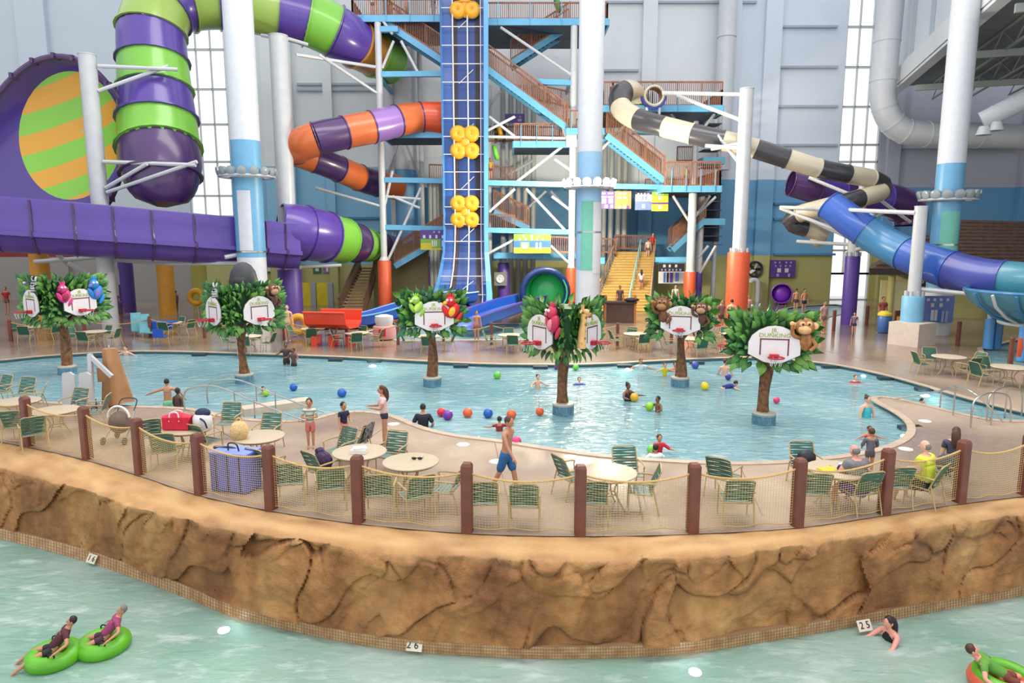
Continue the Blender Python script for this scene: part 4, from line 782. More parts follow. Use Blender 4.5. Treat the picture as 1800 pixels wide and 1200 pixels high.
def animal(f, kind, x, y, s, fur, face, z=0.30):
    r = f.root; e = f.ell
    if kind in ('monkey', 'lion'):
        b = MB(); e(b, x, y, z, .26*s, .25*s, .16*s); 
        if kind == 'lion':
            for k in range(12): a = k*math.pi/6; e(b, x+.24*s*math.cos(a), y+.23*s*math.sin(a), z-.04, .10*s, .07*s, .06*s, a)
        e(b, x+.05*s, y-.42*s, z-.04, .19*s, .27*s, .12*s)
        b.tube(catmull([f.p(x-.12*s, y-.32*s, z), f.p(x-.30*s, y-.22*s, z+.05), f.p(x-.34*s, y+.05*s, z+.05)], 4), .055*s, 8); b.tube(catmull([f.p(x+.18*s, y-.32*s, z), f.p(x+.30*s, y-.5*s, z+.05), f.p(x+.16*s, y-.66*s, z+.06)], 4), .055*s, 8)
        b.build('animal_body', fur, r)
        b = MB(); e(b, x-.02*s, y-.07*s, z+.10*s, .18*s, .13*s, .11*s); e(b, x-.34*s, y+.08*s, z+.05, .07*s, .07*s, .05*s)
        for q in (-1, 1): e(b, x+q*.27*s, y+.02*s, z, .09*s, .10*s, .04*s); e(b, x+q*.08*s, y+.08*s, z+.11*s, .09*s, .08*s, .05*s)
        b.build('muzzle_and_ears', face, r)
        for q in (-1, 1): MB().ell(f.p(x+q*.08*s, y+.08*s, z+.165*s), .035*s, 8, 6).build('eye', eye_b, r)
    elif kind == 'bird':
        b = MB(); e(b, x, y, z, .17*s, .17*s, .13*s); e(b, x+.10*s, y-.28*s, z, .17*s, .26*s, .12*s, -.5); e(b, x-.14*s, y-.30*s, z+.02, .09*s, .22*s, .07*s, .5); e(b, x+.26*s, y-.5*s, z, .07*s, .2*s, .05*s, -.6)
        for k in range(3): e(b, x-.06*s+.07*s*k, y+.19*s, z, .03*s, .09*s, .03*s, .3-.3*k)
        b.build('animal_body', fur, r); b = MB(); e(b, x-.16*s, y-.03*s, z+.06, .10*s, .06*s, .07*s, .5); e(b, x+.04*s, y-.30*s, z+.10*s, .10*s, .16*s, .05*s, -.4); b.build('beak_and_belly', face, r)
        for q in (-1, 1): MB().ell(f.p(x-.04*s+q*.06*s, y+.06*s, z+.12*s), .04*s, 8, 6).build('eye', eye_w, r)
    elif kind == 'giraffe':
        b = MB(); b.tube(catmull([f.p(x-.10*s, y-1.0*s, z), f.p(x-.06*s, y-.5*s, z+.02), f.p(x+.02*s, y, z+.04)], 4), [.15*s]*2 + [.12*s]*3 + [.10*s]*4, 10); e(b, x+.10*s, y+.02*s, z+.10, .19*s, .11*s, .10*s, -.5)
        for q in (-1, 1): b.cyl(f.p(x+q*.05*s, y+.08*s, z), f.p(x+q*.06*s, y+.27*s, z), .025*s, n=6); e(b, x-.12*s+.1*(q+1)*s, y+.08*s, z, .09*s, .04*s, .03*s, .6)
        b.build('animal_body', fur, r); b = MB(); e(b, x+.19*s, y-.05*s, z+.14, .10*s, .08*s, .08*s)
        for k in range(5): e(b, x-.09*s+.02*k*s, y-.9*s+.2*k*s, z+.10*s, .06*s, .07*s, .04*s)
        b.build('muzzle_and_patches', face, r); MB().ell(f.p(x+.08*s, y+.07*s, z+.19), .03*s, 8, 6).build('eye', eye_b, r)
    elif kind == 'zebra':
        b = MB(); e(b, x, y-.10*s, z, .15*s, .26*s, .14*s); e(b, x, y-.34*s, z+.05, .11*s, .12*s, .11*s); 
        for q in (-1, 1): e(b, x+q*.14*s, y+.18*s, z, .05*s, .11*s, .04*s, -.4*q)
        b.build('animal_body', fur, r); b = MB()
        for k in range(5): e(b, x, y+.10*s-.09*k*s, z+.06*s, .145*s, .018*s, .10*s)
        for k in range(5): e(b, x-.10*s+.05*k*s, y+.2*s, z-.03, .02*s, .10*s, .04*s)
        b.build('stripes_and_mane', face, r)
        for q in (-1, 1): MB().ell(f.p(x+q*.09*s, y, z+.12*s), .035*s, 8, 6).build('eye', eye_b, r)
def tree(bx, by, y_top, y_bot, ang0, label, animals, w=2.1, boards=(0, 1, 2), tint=0, extra=None, angL=None):
    angs = [ang0, ang0 + 2*math.pi/3, ang0 + 4*math.pi/3 if angL is None else angL]
    q = G(bx, by, -0.12); Y = q.y; root = thing('board_tree', label, 'basketball tree', (q.x, q.y, -0.12), 0, 'basketball board trees standing in the pool')
    ap = w/(2*math.sqrt(3)); zt = W(bx, y_top, Y-ap).z; zb = W(bx, y_bot, Y-ap).z; H = zt-zb; zc = (zt+zb)/2
    # planter
    b = MB().lathe([(0.31, -0.95), (0.32, 0.14), (0.33, 0.31), (0.345, 0.33), (0.33, 0.36), (0.1, 0.37)], q, 28); b.build('planter', mat('planter_rim', (196, 190, 176), 0.5), root)
    tb = MB()
    for j in range(7):
        for k in range(26):
            a0, a1 = 2*math.pi*(k+.06)/26, 2*math.pi*(k+.94)/26; z0 = -0.22+0.072*j; z1 = z0+0.064; r_ = 0.338
            tb.add([q + Vector((r_*math.cos(a), r_*math.sin(a), z)) for a, z in ((a0, z0), (a1, z0), (a1, z1), (a0, z1))], [(0, 1, 2, 3)])
    tb.build('mosaic_tiles', mat('blue_mosaic_tile', (104, 156, 180), 0.3, c2=(64, 110, 140), scale=9), root, smooth=False, kind='stuff')
    # trunk: twisted ribs that flare at the foot and fork into the crown
    rows = []; nz = 16; top = zc
    for j in range(nz):
        u = j/(nz-1); z = 0.14 + (top-0.14)*u; rad = 0.135*(1 + 0.45*(1-u)**4 + 0.18*math.sin(u*7+bx) + (0.3*(u-0.7)/0.3 if u > 0.7 else 0)); cx = 0.04*math.sin(u*5+bx); cy = 0.03*math.cos(u*4)
        rows.append([q + Vector((cx + rad*math.cos(a)*(1+0.14*math.cos(6*a+5*u)), cy + rad*math.sin(a)*(1+0.14*math.cos(6*a+5*u)), z+0.12)) for a in [2*math.pi*k/30 for k in range(30)]])
    MB().sheet(rows, wrap=True, caps=True).build('trunk', bark, root)
    for k in range(3):
        a = ang0 + math.pi/3 + k*2*math.pi/3 - math.pi/2; d = Vector((math.cos(a), math.sin(a), 0))
        MB().tube(catmull([q + Vector((0, 0, zb-0.25+0.12)), q + d*0.25 + Vector((0, 0, zb+0.02+0.12)), q + d*0.62 + Vector((0, 0, zb+0.32+0.12))], 4), [0.11, 0.10, 0.095, 0.09, 0.085, 0.08, 0.075, 0.07, 0.06], 8).build('branch', bark, root)
    # crown core: truncated triangular prism
    tri = []
    for k in range(3):
        a = angs[k]; n = Vector((math.sin(a), -math.cos(a), 0)); u = Vector((math.cos(a), math.sin(a), 0)); c = Vector((q.x, q.y, 0)) + n*ap
        tri += [c - u*(w*0.40), c + u*(w*0.40)]
    hh = H*0.36
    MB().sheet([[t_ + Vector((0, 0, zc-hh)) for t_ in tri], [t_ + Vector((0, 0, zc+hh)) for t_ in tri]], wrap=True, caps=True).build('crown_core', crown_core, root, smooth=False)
    rnd = random.Random(int(bx)); leaf_n = 0
    for k in range(3):
        a = angs[k]; f = Face(root, Vector((q.x, q.y, zc)) + Vector((math.sin(a), -math.cos(a), 0))*ap, a)
        vis = f.n.dot(Vector((q.x, q.y, zc)) - Vector((0, 0, CH))) < 0.15*q.length
        stepx, stepy = (0.165, 0.17) if vis else (0.42, 0.36)
        nx, ny = int(w/stepx), int(H/stepy)
        for i in range(nx+1):
            for j in range(ny+1):
                x = -w/2 + w*i/nx + rnd.uniform(-.05, .05); y = -H/2 + 0.06 + (H-0.12)*j/ny + rnd.uniform(-.05, .05)
                if k in boards and abs(x-.02) < 0.62 and -0.55 < y+0.12 < 0.42: continue
                d = f.u*(x*0.7 + rnd.uniform(-.35, .35)) + f.v*(0.25 + y*0.7 + rnd.uniform(-.25, .35)) + f.n*rnd.uniform(0.3, 0.8)
                if y < -H*0.3: d = f.u*(x*0.7+rnd.uniform(-.4, .4)) - f.v*0.55 + f.n*0.35
                me = LM[rnd.choices([0, 1, 2, 3], [5, 3, 3, tint])[0]]; L_ = rnd.uniform(0.30, 0.44)
                put_leaf(root, me, f.p(x*0.92, y*0.88-0.08, 0.02 + rnd.uniform(0, .06)), d, f.n + f.v*0.4, L_, L_*rnd.uniform(0.5, 0.72)); leaf_n += 1
        if k in boards:
            poly = [(-.69, -.28), (-.25, -.50), (0, -.54), (.25, -.50), (.69, -.28), (.69, .05), (.60, .25), (.42, .40), (.2, .5), (0, .53), (-.2, .5), (-.42, .40), (-.6, .25), (-.69, .05)]
            bc = f.p(0.03, -0.16, 0.30); fb_ = Face(root, bc, a)
            MB().prism([(x*1.025, y*1.025) for x, y in poly], fb_.p(0, 0, -0.03), f.u, f.v, 0.03).build('board_rim', board_edge, root, smooth=False)
            bd = MB().prism(poly, bc, f.u, f.v, 0.03).build('backboard', board_m, root, smooth=False)
            for (x, y, sx_, sy_) in [(0, .15, .78, .035), (-.37, -.08, .035, .44), (.37, -.08, .035, .44)]: MB().box(fb_.p(x, y, .018), (sx_, sy_, .012), R=f.R).build('target_line', line_m, bd, smooth=False)
            text('JR.', fb_.p(0, .395, .02), 0.17, lime_t, f.R, bd, 'board_lettering'); text('DUNKING', fb_.p(0, .255, .02), 0.165, lime_t, f.R, bd, 'board_lettering', 1.1)
            hp = MB().box(fb_.p(0, -.33, .09), (.24, .13, .16), R=f.R).build('hoop_bracket', hoop_m, root, smooth=False)
            MB().torus(fb_.p(0, -.31, .40), 0.21, 0.022, 20, 8).build('hoop_ring', hoop_m, hp)
            nb2 = MB()
            for m_ in range(8):
                a2 = 2*math.pi*m_/8; nb2.bar(fb_.p(0, -.31, .40) + Vector((.20*math.cos(a2), .20*math.sin(a2), 0)), fb_.p(0, -.55, .40) + Vector((.13*math.cos(a2+.4), .13*math.sin(a2+.4), 0)), 0.008, 0.008)
            nb2.build('hoop_net', bagw, hp, smooth=False, kind='stuff')
        for an in animals:
            if an[0] == k: animal(f, *an[1:])
    if extra: extra(root, q, zt)
    return root
tan_fur = fur_mat('tan_monkey_fur', (176, 122, 70), (140, 88, 46)); tan_face = fur_mat('tan_monkey_face', (226, 176, 124)); br_fur = fur_mat('brown_fur', (106, 66, 46), (72, 44, 32)); br_face = fur_mat('brown_face', (190, 140, 104))
lion_f = fur_mat('russet_mane', (134, 82, 48), (100, 58, 34)); lion_c = fur_mat('russet_face', (172, 118, 76)); pinkf = fur_mat('pink_feather', (214, 56, 130)); pinkb = fur_mat('rose_beak', (150, 30, 70)); bluef = fur_mat('blue_feather', (48, 132, 208)); blueb = fur_mat('violet_belly', (112, 110, 190))
rosef = fur_mat('rose_scale', (196, 52, 84)); roseb = fur_mat('pale_rose', (222, 140, 150)); limef = fur_mat('lime_skin', (150, 200, 66)); limeb = fur_mat('lime_belly', (196, 222, 110)); redf = fur_mat('red_feather', (214, 32, 40)); redb = fur_mat('yellow_beak', (236, 178, 48))
girf = fur_mat('giraffe_tan', (222, 176, 112)); girb = fur_mat('giraffe_patch', (156, 86, 56)); zebw = fur_mat('zebra_white', (216, 214, 214)); zebb = fur_mat('zebra_black', (48, 46, 56))
tree(1342, 744, 545, 640, math.radians(-12), 'nearest basketball tree with a tan monkey at the right of its white board', [(0, 'monkey', .80, .36, 1.0, tan_fur, tan_face)])
tree(990, 727, 527, 622, math.radians(-60), 'middle basketball tree with two angled boards, a rose bird and a giraffe', [(0, 'bird', .70, .48, 1.15, rosef, roseb), (1, 'giraffe', -.66, .44, 1.0, girf, girb)])
tree(760, 678, 509, 583, math.radians(12), 'basketball tree with a lime creature and a red parrot above its board', [(0, 'bird', -.62, .42, 0.9, limef, limeb), (0, 'bird', .60, .34, 1.15, redf, redb)], tint=3)
tree(1195, 678, 520, 588, math.radians(-20), 'farther basketball tree with two russet animal heads above its board', [(0, 'lion', -.62, .40, 1.0, lion_f, lion_c), (0, 'monkey', .74, .30, .9, br_fur, br_face)])
def gorilla(root, q, zt):
    c = Vector((q.x+0.05, q.y+0.35, zt+0.12)); b = MB(); b.lathe([(0.50, -0.45), (0.52, -0.1), (0.44, 0.25), (0.30, 0.47), (0.14, 0.58), (0.03, 0.60)], c, 18); b.ell(c + Vector((0, -0.28, -0.1)), (0.36, 0.25, 0.28), 12, 8)
    b.build('gorilla_head', mat('charcoal_sculpt', (58, 58, 64), 0.6, var=0.15), root)
tree(430, 672, 497, 580, math.radians(60), 'basketball tree topped by a dark gorilla head with a brown monkey at its right', [(0, 'monkey', .72, .56, .95, br_fur, br_face), (2, 'zebra', .12, .60, 1.0, zebw, zebb, .20)], w=2.45, extra=gorilla, angL=math.radians(-46))
tree(119, 657, 484, 566, math.radians(70), 'leftmost basketball tree with pink and blue birds and a striped animal', [(0, 'bird', -.66, .40, 1.05, pinkf, pinkb), (0, 'bird', .68, .50, 1.2, bluef, blueb), (2, 'zebra', .30, .58, 1.1, zebw, zebb, .20), (2, 'bird', -.55, .55, 1.0, fur_mat('purple_feather', (96, 84, 160)), blueb, .1)], w=2.6, angL=math.radians(-35))
# ================================================================ SLIDE TOWER
YT = 50.0; YK = 56.0
tower = thing('slide_tower', 'tall slide tower of sky blue beams, brown railings and white posts at the centre back', 'slide tower', (0, YT, 0))
def H(px0, y0, px1, y1, Y=YT, h=None, d=0.35, m=sky_blue, nm='beam', Y1=None):
    a, c = W(px0, y0, Y), W(px1, y1, Y1 or Y); return MB().bar(a, c, d, h).build(nm, m, tower, smooth=False)
def post(px, pyref, y_top, Y, r, m=white, nm='post', z0=0.0):
    q = W(px, pyref, Y); return MB().cyl((q.x, q.y, z0), (q.x, q.y, W(px, y_top, Y).z), r, n=14).build(nm, m, tower), q
def brace(p, c, r=0.11, m=white, par=None): return MB().cyl(p, c, r, n=8).build('brace', m, par or tower)
def railing(a, c, h=1.12, step=0.14, nm='railing', par=None):
    a, c = Vector(a), Vector(c); L_ = (c-a).length; b = MB(); up = Vector((0, 0, 1))
    b.bar(a+up*h, c+up*h, 0.09, 0.10); b.bar(a+up*0.10, c+up*0.10, 0.05, 0.14)
    n = max(2, int(L_/step))
    for k in range(n+1):
        q = a.lerp(c, k/n); big = (k % 12 == 0 or k == n); w = 0.085 if big else 0.045
        b.box(q + up*(h/2), (w, w, h*(1.02 if big else 0.97)))
    o = b.build(nm, brown_rail, par or tower, smooth=False); return o
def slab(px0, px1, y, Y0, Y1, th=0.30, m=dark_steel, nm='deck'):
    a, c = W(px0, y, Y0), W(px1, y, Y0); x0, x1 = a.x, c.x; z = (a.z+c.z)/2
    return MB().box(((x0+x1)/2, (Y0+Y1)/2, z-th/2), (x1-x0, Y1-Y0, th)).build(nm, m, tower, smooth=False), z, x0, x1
def flight(a, c, depth=1.5, m=sky_blue, rail=True, side=1, tm=None, nm_tread='treads'):
    a, c = Vector(a), Vector(c); dv = Vector((0, depth, 0))
    for s in (0, 1): MB().bar(a+dv*s, c+dv*s, 0.10, 0.42).build('stringer', m, tower, smooth=False)
    n = max(6, int(abs(c.z-a.z)/0.18)); b = MB()
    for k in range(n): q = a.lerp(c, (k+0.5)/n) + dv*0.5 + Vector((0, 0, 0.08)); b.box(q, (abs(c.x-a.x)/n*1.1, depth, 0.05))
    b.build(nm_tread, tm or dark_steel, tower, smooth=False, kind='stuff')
    if rail:
        for s in (0, 1): railing(a+dv*s + Vector((0, 0, 0.2)), c+dv*s + Vector((0, 0, 0.2)), 1.45)
# decks (photo row of the deck line)
for px0, px1, y, Y0, Y1 in [(617, 783, 30, YT, YK), (848, 1070, 36, YT, YK), (672, 784, 234, YT, YK-2), (902, 1012, 251, YT, YK-1.5), (995, 1062, 228, YT-0.5, YT+2), (1058, 1271, 188, YT-1, YK), (1166, 1268, 329, YT-2, YK-1), (1050, 1062, 455, YT, YK), (1152, 1216, 455, YT+5.2, YK+1), (868, 1012, 446, YT+1, YK)]:
    o, z, x0, x1 = slab(px0, px1, y, Y0, Y1); s_ = S(y, Y0)
    MB().box(((x0+x1)/2, Y0-0.08, z-0.12), (x1-x0, 0.14, 0.44)).build('edge_beam', sky_blue, tower, smooth=False)
    MB().box((x0, (Y0+Y1)/2, z-0.12), (0.14, Y1-Y0, 0.44)).build('edge_beam', sky_blue, tower, smooth=False); MB().box((x1, (Y0+Y1)/2, z-0.12), (0.14, Y1-Y0, 0.44)).build('edge_beam', sky_blue, tower, smooth=False)
    if y not in (234, 455, 446): 
        hr = {188: 1.65, 329: 1.7, 30: 1.15, 36: 1.15}.get(y, 1.3); railing((x0+0.1, Y0, z), (x1-0.1, Y0, z), hr); railing((x1-0.1, Y0, z), (x1-0.1, Y1, z)); railing((x0+0.1, Y1, z), (x1-0.1, Y1, z))
        if y in (30, 188): railing((x0+0.1, Y0, z), (x0+0.1, Y1, z))
        for k in range(4):
            xx = x0 + (x1-x0)*(k+0.5)/4; MB().bar((xx, Y0-0.2, z-0.3), (xx, Y0-0.2, z+1.2), 0.05, 0.05).build('rail_stanchion', sky_blue, tower, smooth=False)
# long beams
for a in [(668, 131, 784, 130), (672, 316, 786, 318), (846, 321, 1012, 325), (1054, 327, 1170, 329), (672, 399, 786, 402), (846, 404, 1008, 408), (668, 52, 700, 52), (1012, 146, 945, 144), (1152, 456, 1216, 456)]:
    H(*a, h=0.36)
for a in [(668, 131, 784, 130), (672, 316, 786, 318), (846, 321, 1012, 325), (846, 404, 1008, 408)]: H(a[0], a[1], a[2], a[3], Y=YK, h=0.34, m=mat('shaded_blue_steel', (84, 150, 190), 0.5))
for px in (668, 1005): 
    a = W(px, 320, YT); 
    for y in (131, 320, 402): z = W(px, y, YT).z; MB().bar((a.x, YT, z), (a.x, YK, z), 0.2, 0.32).build('side_beam', sky_blue, tower, smooth=False)
# posts with padded feet
def padded(px, pyref, y_top, Y, r, pad_y, pad_w, m, label=None, bolt=True):
    o, q = post(px, pyref, y_top, Y, r); z = W(px, pad_y, Y).z; R_ = pad_w*S(pad_y, Y)/2
    MB().lathe([(R_*0.98, 0.0), (R_, 0.06), (R_, z-0.05), (R_*0.92, z), (r, z+0.02)], (q.x, q.y, 0), 20).build('foot_pad', m, tower); MB().lathe([(r, 0), (R_*0.8, 0.02), (R_*0.7, 0.12), (r, 0.3)], (q.x, q.y, z), 16).build('post_collar', white, tower); return q
pA = padded(671, 300, 40, YT, 0.24, 458, 24, orange_pad); pB = padded(1006, 300, 46, YT, 0.24, 471, 17, orange_pad)
pC = padded(1216, 400, 338, YT-1.0, 0.30, 478, 21, orange_pad); pC2 = padded(1230, 420, 338, YK-2, 0.28, 478, 14, purple_pad)
for px, y0 in ((741, 60), (790, 60), (860, 150), (1262, 190)): 
    post(px, 300, y0, YK, 0.20)
post(690, 300, 60, YK, 0.2); post(1222, 260, 190, YK-3, 0.22)
padded(746, 470, 440, YK-1, 0.2, 450, 20, purple_pad); padded(885, 440, 420, YT+2, 0.22, 462, 20, purple_pad)
q = W(880, 490, YT+1.3); MB().box((q.x, q.y, q.z), (0.95, 0.12, 1.0)).build('speaker_panel', mat('grey_panel', (116, 116, 120), 0.5), tower, smooth=False); MB().lathe([(0.32, 0), (0.28, 0.08), (0.08, 0.03), (0.02, 0.10)], (q.x-0.05, q.y-0.07, q.z), 16, RF).build('speaker_cone', mat('speaker_white', (206, 206, 210), 0.4), tower)
# braces seen on the photo, in the front plane
for x0, y0, x1, y1 in [(690, 300, 672, 380), (740, 330, 683, 455), (555, 330, 668, 362), (690, 345, 738, 366), (860, 372, 905, 332), (905, 322, 998, 250), (925, 332, 1000, 412), (905, 205, 845, 235), (846, 240, 998, 243), (880, 48, 1005, 132), (846, 452, 910, 418), (968, 432, 1008, 470), (905, 240, 860, 205), (975, 280, 1004, 300), (970, 345, 1003, 370), (1058, 262, 1100, 218), (1183, 344, 1213, 392), (1248, 344, 1220, 384), (1258, 346, 1222, 380), (1258, 432, 1230, 480), (1245, 432, 1228, 452), (690, 60, 668, 30), (672, 120, 692, 72), (735, 128, 705, 72), (675, 345, 740, 350), (998, 250, 983, 205), (1180, 200, 1196, 226), (1256, 200, 1236, 226)]:
    brace(W(x0, y0, YT-0.05), W(x1, y1, YT-0.05), 0.10)
for x0, y0, x1, y1 in [(870, 320, 940, 280), (925, 368, 960, 336), (968, 336, 1003, 372), (850, 200, 880, 160), (700, 250, 680, 310), (715, 255, 738, 312)]: brace(W(x0, y0, YK-0.5), W(x1, y1, YK-0.5), 0.10, mat('grey_brace', (170, 172, 176), 0.5))
# flights of stairs
flight(W(676, 40, YT+0.2), W(786, 112, YT+0.2)); flight(W(852, 118, YT-0.3), W(998, 226, YT-0.3)); flight(W(898, 112, YT+2.2), W(1002, 46, YT+2.2)); flight(W(1066, 238, YT-0.9), W(1168, 318, YT-0.9))
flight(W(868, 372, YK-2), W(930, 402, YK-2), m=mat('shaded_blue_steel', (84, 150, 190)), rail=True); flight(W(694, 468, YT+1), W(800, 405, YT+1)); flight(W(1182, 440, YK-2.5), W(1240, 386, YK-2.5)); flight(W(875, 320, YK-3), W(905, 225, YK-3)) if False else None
for k in range(3):      # dark stair undersides at the right rear
    a = W(1245, 350+k*0, YK-1)
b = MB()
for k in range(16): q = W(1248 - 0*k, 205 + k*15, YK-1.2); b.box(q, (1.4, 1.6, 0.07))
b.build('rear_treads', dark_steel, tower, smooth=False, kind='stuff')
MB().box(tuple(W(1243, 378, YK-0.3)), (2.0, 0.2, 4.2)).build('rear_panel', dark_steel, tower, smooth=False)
for y in (282, 388): MB().box(tuple(W(1250, y+2, YK-1.8)), (1.7, 1.6, 0.5)).build('landing_beam', sky_blue, tower, smooth=False)
# railings on the middle levels
for x0, y0, x1, y1, Y in [(846, 318, 905, 322, YK-2), (755, 316, 784, 317, YK-2), (905, 250, 1000, 252, YT+3), (846, 250, 905, 250, YK-2), (945, 178, 1010, 192, YT+2), (850, 403, 905, 405, YK-3), (968, 444, 1010, 446, YT), (1052, 444, 1082, 446, YT+5), (1080, 438, 1150, 440, YK+0.6), (1190, 285, 1222, 285, YK-2), (690, 468, 745, 440, YT+3)]:
    railing(W(x0, y0, Y), W(x1, y1, Y), 1.15)
# hub plate where the braces meet
MB().box(tuple(W(1004, 247, YT-0.15)), (0.75, 0.5, 0.9)).build('gusset_box', mat('galvanised', (176, 178, 184), 0.45), tower, smooth=False)
# bundles of vertical pipes behind the tower
pipe_m = mat('grey_pvc_pipe', (166, 168, 166), 0.5, var=0.05)
for i, (pxs, y0, y1, wh) in enumerate([((884, 898, 911, 923, 937), 150, 528, 'behind the brace work right of the blue lift'), ((757, 764, 771, 778), 322, 528, 'left of the blue lift'), ((1061, 1073, 1086, 1097), 215, 440, 'above the wide yellow stairs')]):
    q0 = W(pxs[0], 300, YK+1.4); t = thing('pipe_bundle', 'bundle of tall grey filter pipes %s' % wh, 'pipes', (q0.x, q0.y, 0))
    for px in pxs:
        q = W(px, 400, YK+1.4); zt = W(px, y0, YK+1.4).z; zb = 0.0; MB().cyl((q.x, q.y, zb), (q.x, q.y, zt), 0.21, n=12).build('pipe', pipe_m, t)
# big riser tank behind the left of the tower
q = W(708, 300, 57.5); R_ = 31*S(300, 57.5); z = W(708, 300, 57.5).z; t = thing('round_tower_column', 'very wide round column, grey above and blue below, behind the slide tower', 'column', (q.x, q.y, 0))
MB().cyl((q.x, q.y, 0), (q.x, q.y, z), R_, n=28).build('painted_shaft', mat('tank_blue', (104, 162, 206), 0.4, var=0.04), t); MB().cyl((q.x, q.y, z), (q.x, q.y, 26), R_, n=28).build('painted_shaft', mat('tank_grey', (200, 202, 206), 0.4, var=0.04), t)
# ---------------------------------------------------------------- wide yellow stairs
ytread = mat('yellow_stair_tread', (204, 172, 106), 0.6, var=0.1, scale=4); riser_m = mat('stair_riser', (176, 138, 72), 0.7)
sb0, sb1 = W(1042, 556, 49.0), W(1142, 556, 49.0); st0, st1 = W(1083, 442, 56.4), W(1152, 442, 56.4); sb0.z = sb1.z = 0
stairs = thing('wide_stairs', 'wide yellow staircase climbing to the landing with people on it', 'stairs', sb0.lerp(sb1, .5)); nst = 22
zt_ = (st0.z+st1.z)/2
for k in range(nst):
    u0, u1 = k/nst, (k+1)/nst; a, c, d_, e_ = sb0.lerp(st0, u0), sb1.lerp(st1, u0), sb0.lerp(st0, u1), sb1.lerp(st1, u1); z1 = zt_*u1; z0 = zt_*u0
    b = MB(); P = [Vector((v.x, v.y, zz)) for zz in (max(0, z0-0.05), z1) for v in (a, c, e_, d_)]
    P[4].y -= 0.03; P[5].y -= 0.03
    b.add(P, [(3, 2, 1, 0), (4, 5, 6, 7), (0, 1, 5, 4), (1, 2, 6, 5), (2, 3, 7, 6), (3, 0, 4, 7)]); b.build('step', ytread if k % 1 == 0 else riser_m, stairs, smooth=False)
    n_ = MB().bar((a.x, a.y-0.035, z1-0.02), (c.x, c.y-0.035, z1-0.02), 0.03, 0.05).build('nosing', riser_m, stairs, smooth=False)
for nm, a, c in (('left', sb0, st0), ('right', sb1, st1)):
    p0 = Vector((a.x, a.y, 0)); p1 = Vector((c.x, c.y, zt_)); b = MB()
    for h in (1.05, 0.7, 0.35): b.tube([p0 + Vector((0, 0, h)), p1 + Vector((0, 0, h))], 0.045, 6)
    b.build('handrail', mat('handrail_pinkish', (196, 160, 130), 0.4), stairs, kind='stuff')
    for k in range(9): q = p0.lerp(p1, k/8); MB().cyl(q, q + Vector((0, 0, 1.08)), 0.045, n=6).build('rail_post', steel, stairs)
    MB().bar(p0 + Vector((0, 0, -0.1)), p1 + Vector((0, 0, -0.1)), 0.2, 0.5).build('side_stringer', mat('stair_side_grey', (120, 132, 142), 0.5), stairs, smooth=False)
m0, m1 = sb0.lerp(sb1, .62), st0.lerp(st1, .62)
MB().tube([Vector((m0.x, m0.y, 0.95)), Vector((m1.x, m1.y, zt_+0.95))], 0.05, 6).build('centre_handrail', mat('aqua_rail', (160, 206, 206), 0.4), stairs)
for k in range(7): q = Vector((m0.x, m0.y, 0)).lerp(Vector((m1.x, m1.y, zt_)), k/6); MB().cyl(q, q + Vector((0, 0, 0.97)), 0.045, n=6).build('rail_post', mat('aqua_rail', (160, 206, 206)), stairs)
# wooden stairs at the left of the tower
wood = mat('weathered_wood', (156, 122, 90), 0.7, var=0.2, scale=6); wood2 = mat('dark_wood_rail', (96, 66, 54), 0.6, var=0.15)
wb0, wb1 = W(596, 556, 48.5), W(640, 556, 48.5); wt0, wt1 = W(634, 470, 53.5), W(664, 470, 53.5); wb0.z = wb1.z = 0; zt2 = (wt0.z+wt1.z)/2
ws = thing('wooden_stairs', 'narrow brown wooden stairs with slatted rail left of the orange padded post', 'stairs', wb0.lerp(wb1, .5))
for k in range(15):
    u0, u1 = k/15, (k+1)/15; a, c, d_, e_ = wb0.lerp(wt0, u0), wb1.lerp(wt1, u0), wb0.lerp(wt0, u1), wb1.lerp(wt1, u1); z1 = zt2*u1
    P = [Vector((v.x, v.y, zz)) for zz in (z1-0.12, z1) for v in (a, c, e_, d_)]; MB().add(P, [(3, 2, 1, 0), (4, 5, 6, 7), (0, 1, 5, 4), (1, 2, 6, 5), (2, 3, 7, 6), (3, 0, 4, 7)]).build('step', wood, ws, smooth=False)
for a, c in ((wb0, wt0), (wb1, wt1)):
    p0 = Vector((a.x, a.y, 0)); p1 = Vector((c.x, c.y, zt2)); b = MB(); b.bar(p0 + Vector((0, 0, 1.1)), p1 + Vector((0, 0, 1.1)), 0.1, 0.12); b.bar(p0, p1, 0.12, 0.4)
    for k in range(30): q = p0.lerp(p1, k/29); b.box(q + Vector((0, 0, 0.55)), (0.04, 0.04, 1.1))
    b.build('stair_rail', wood2, ws, smooth=False)
o = MB().box(tuple(W(705, 486, 52.5)), (4.2, 0.3, 5.0)).build('under_stair_wall', mat('shadow_olive', (120, 112, 74), 0.7), tower, smooth=False)
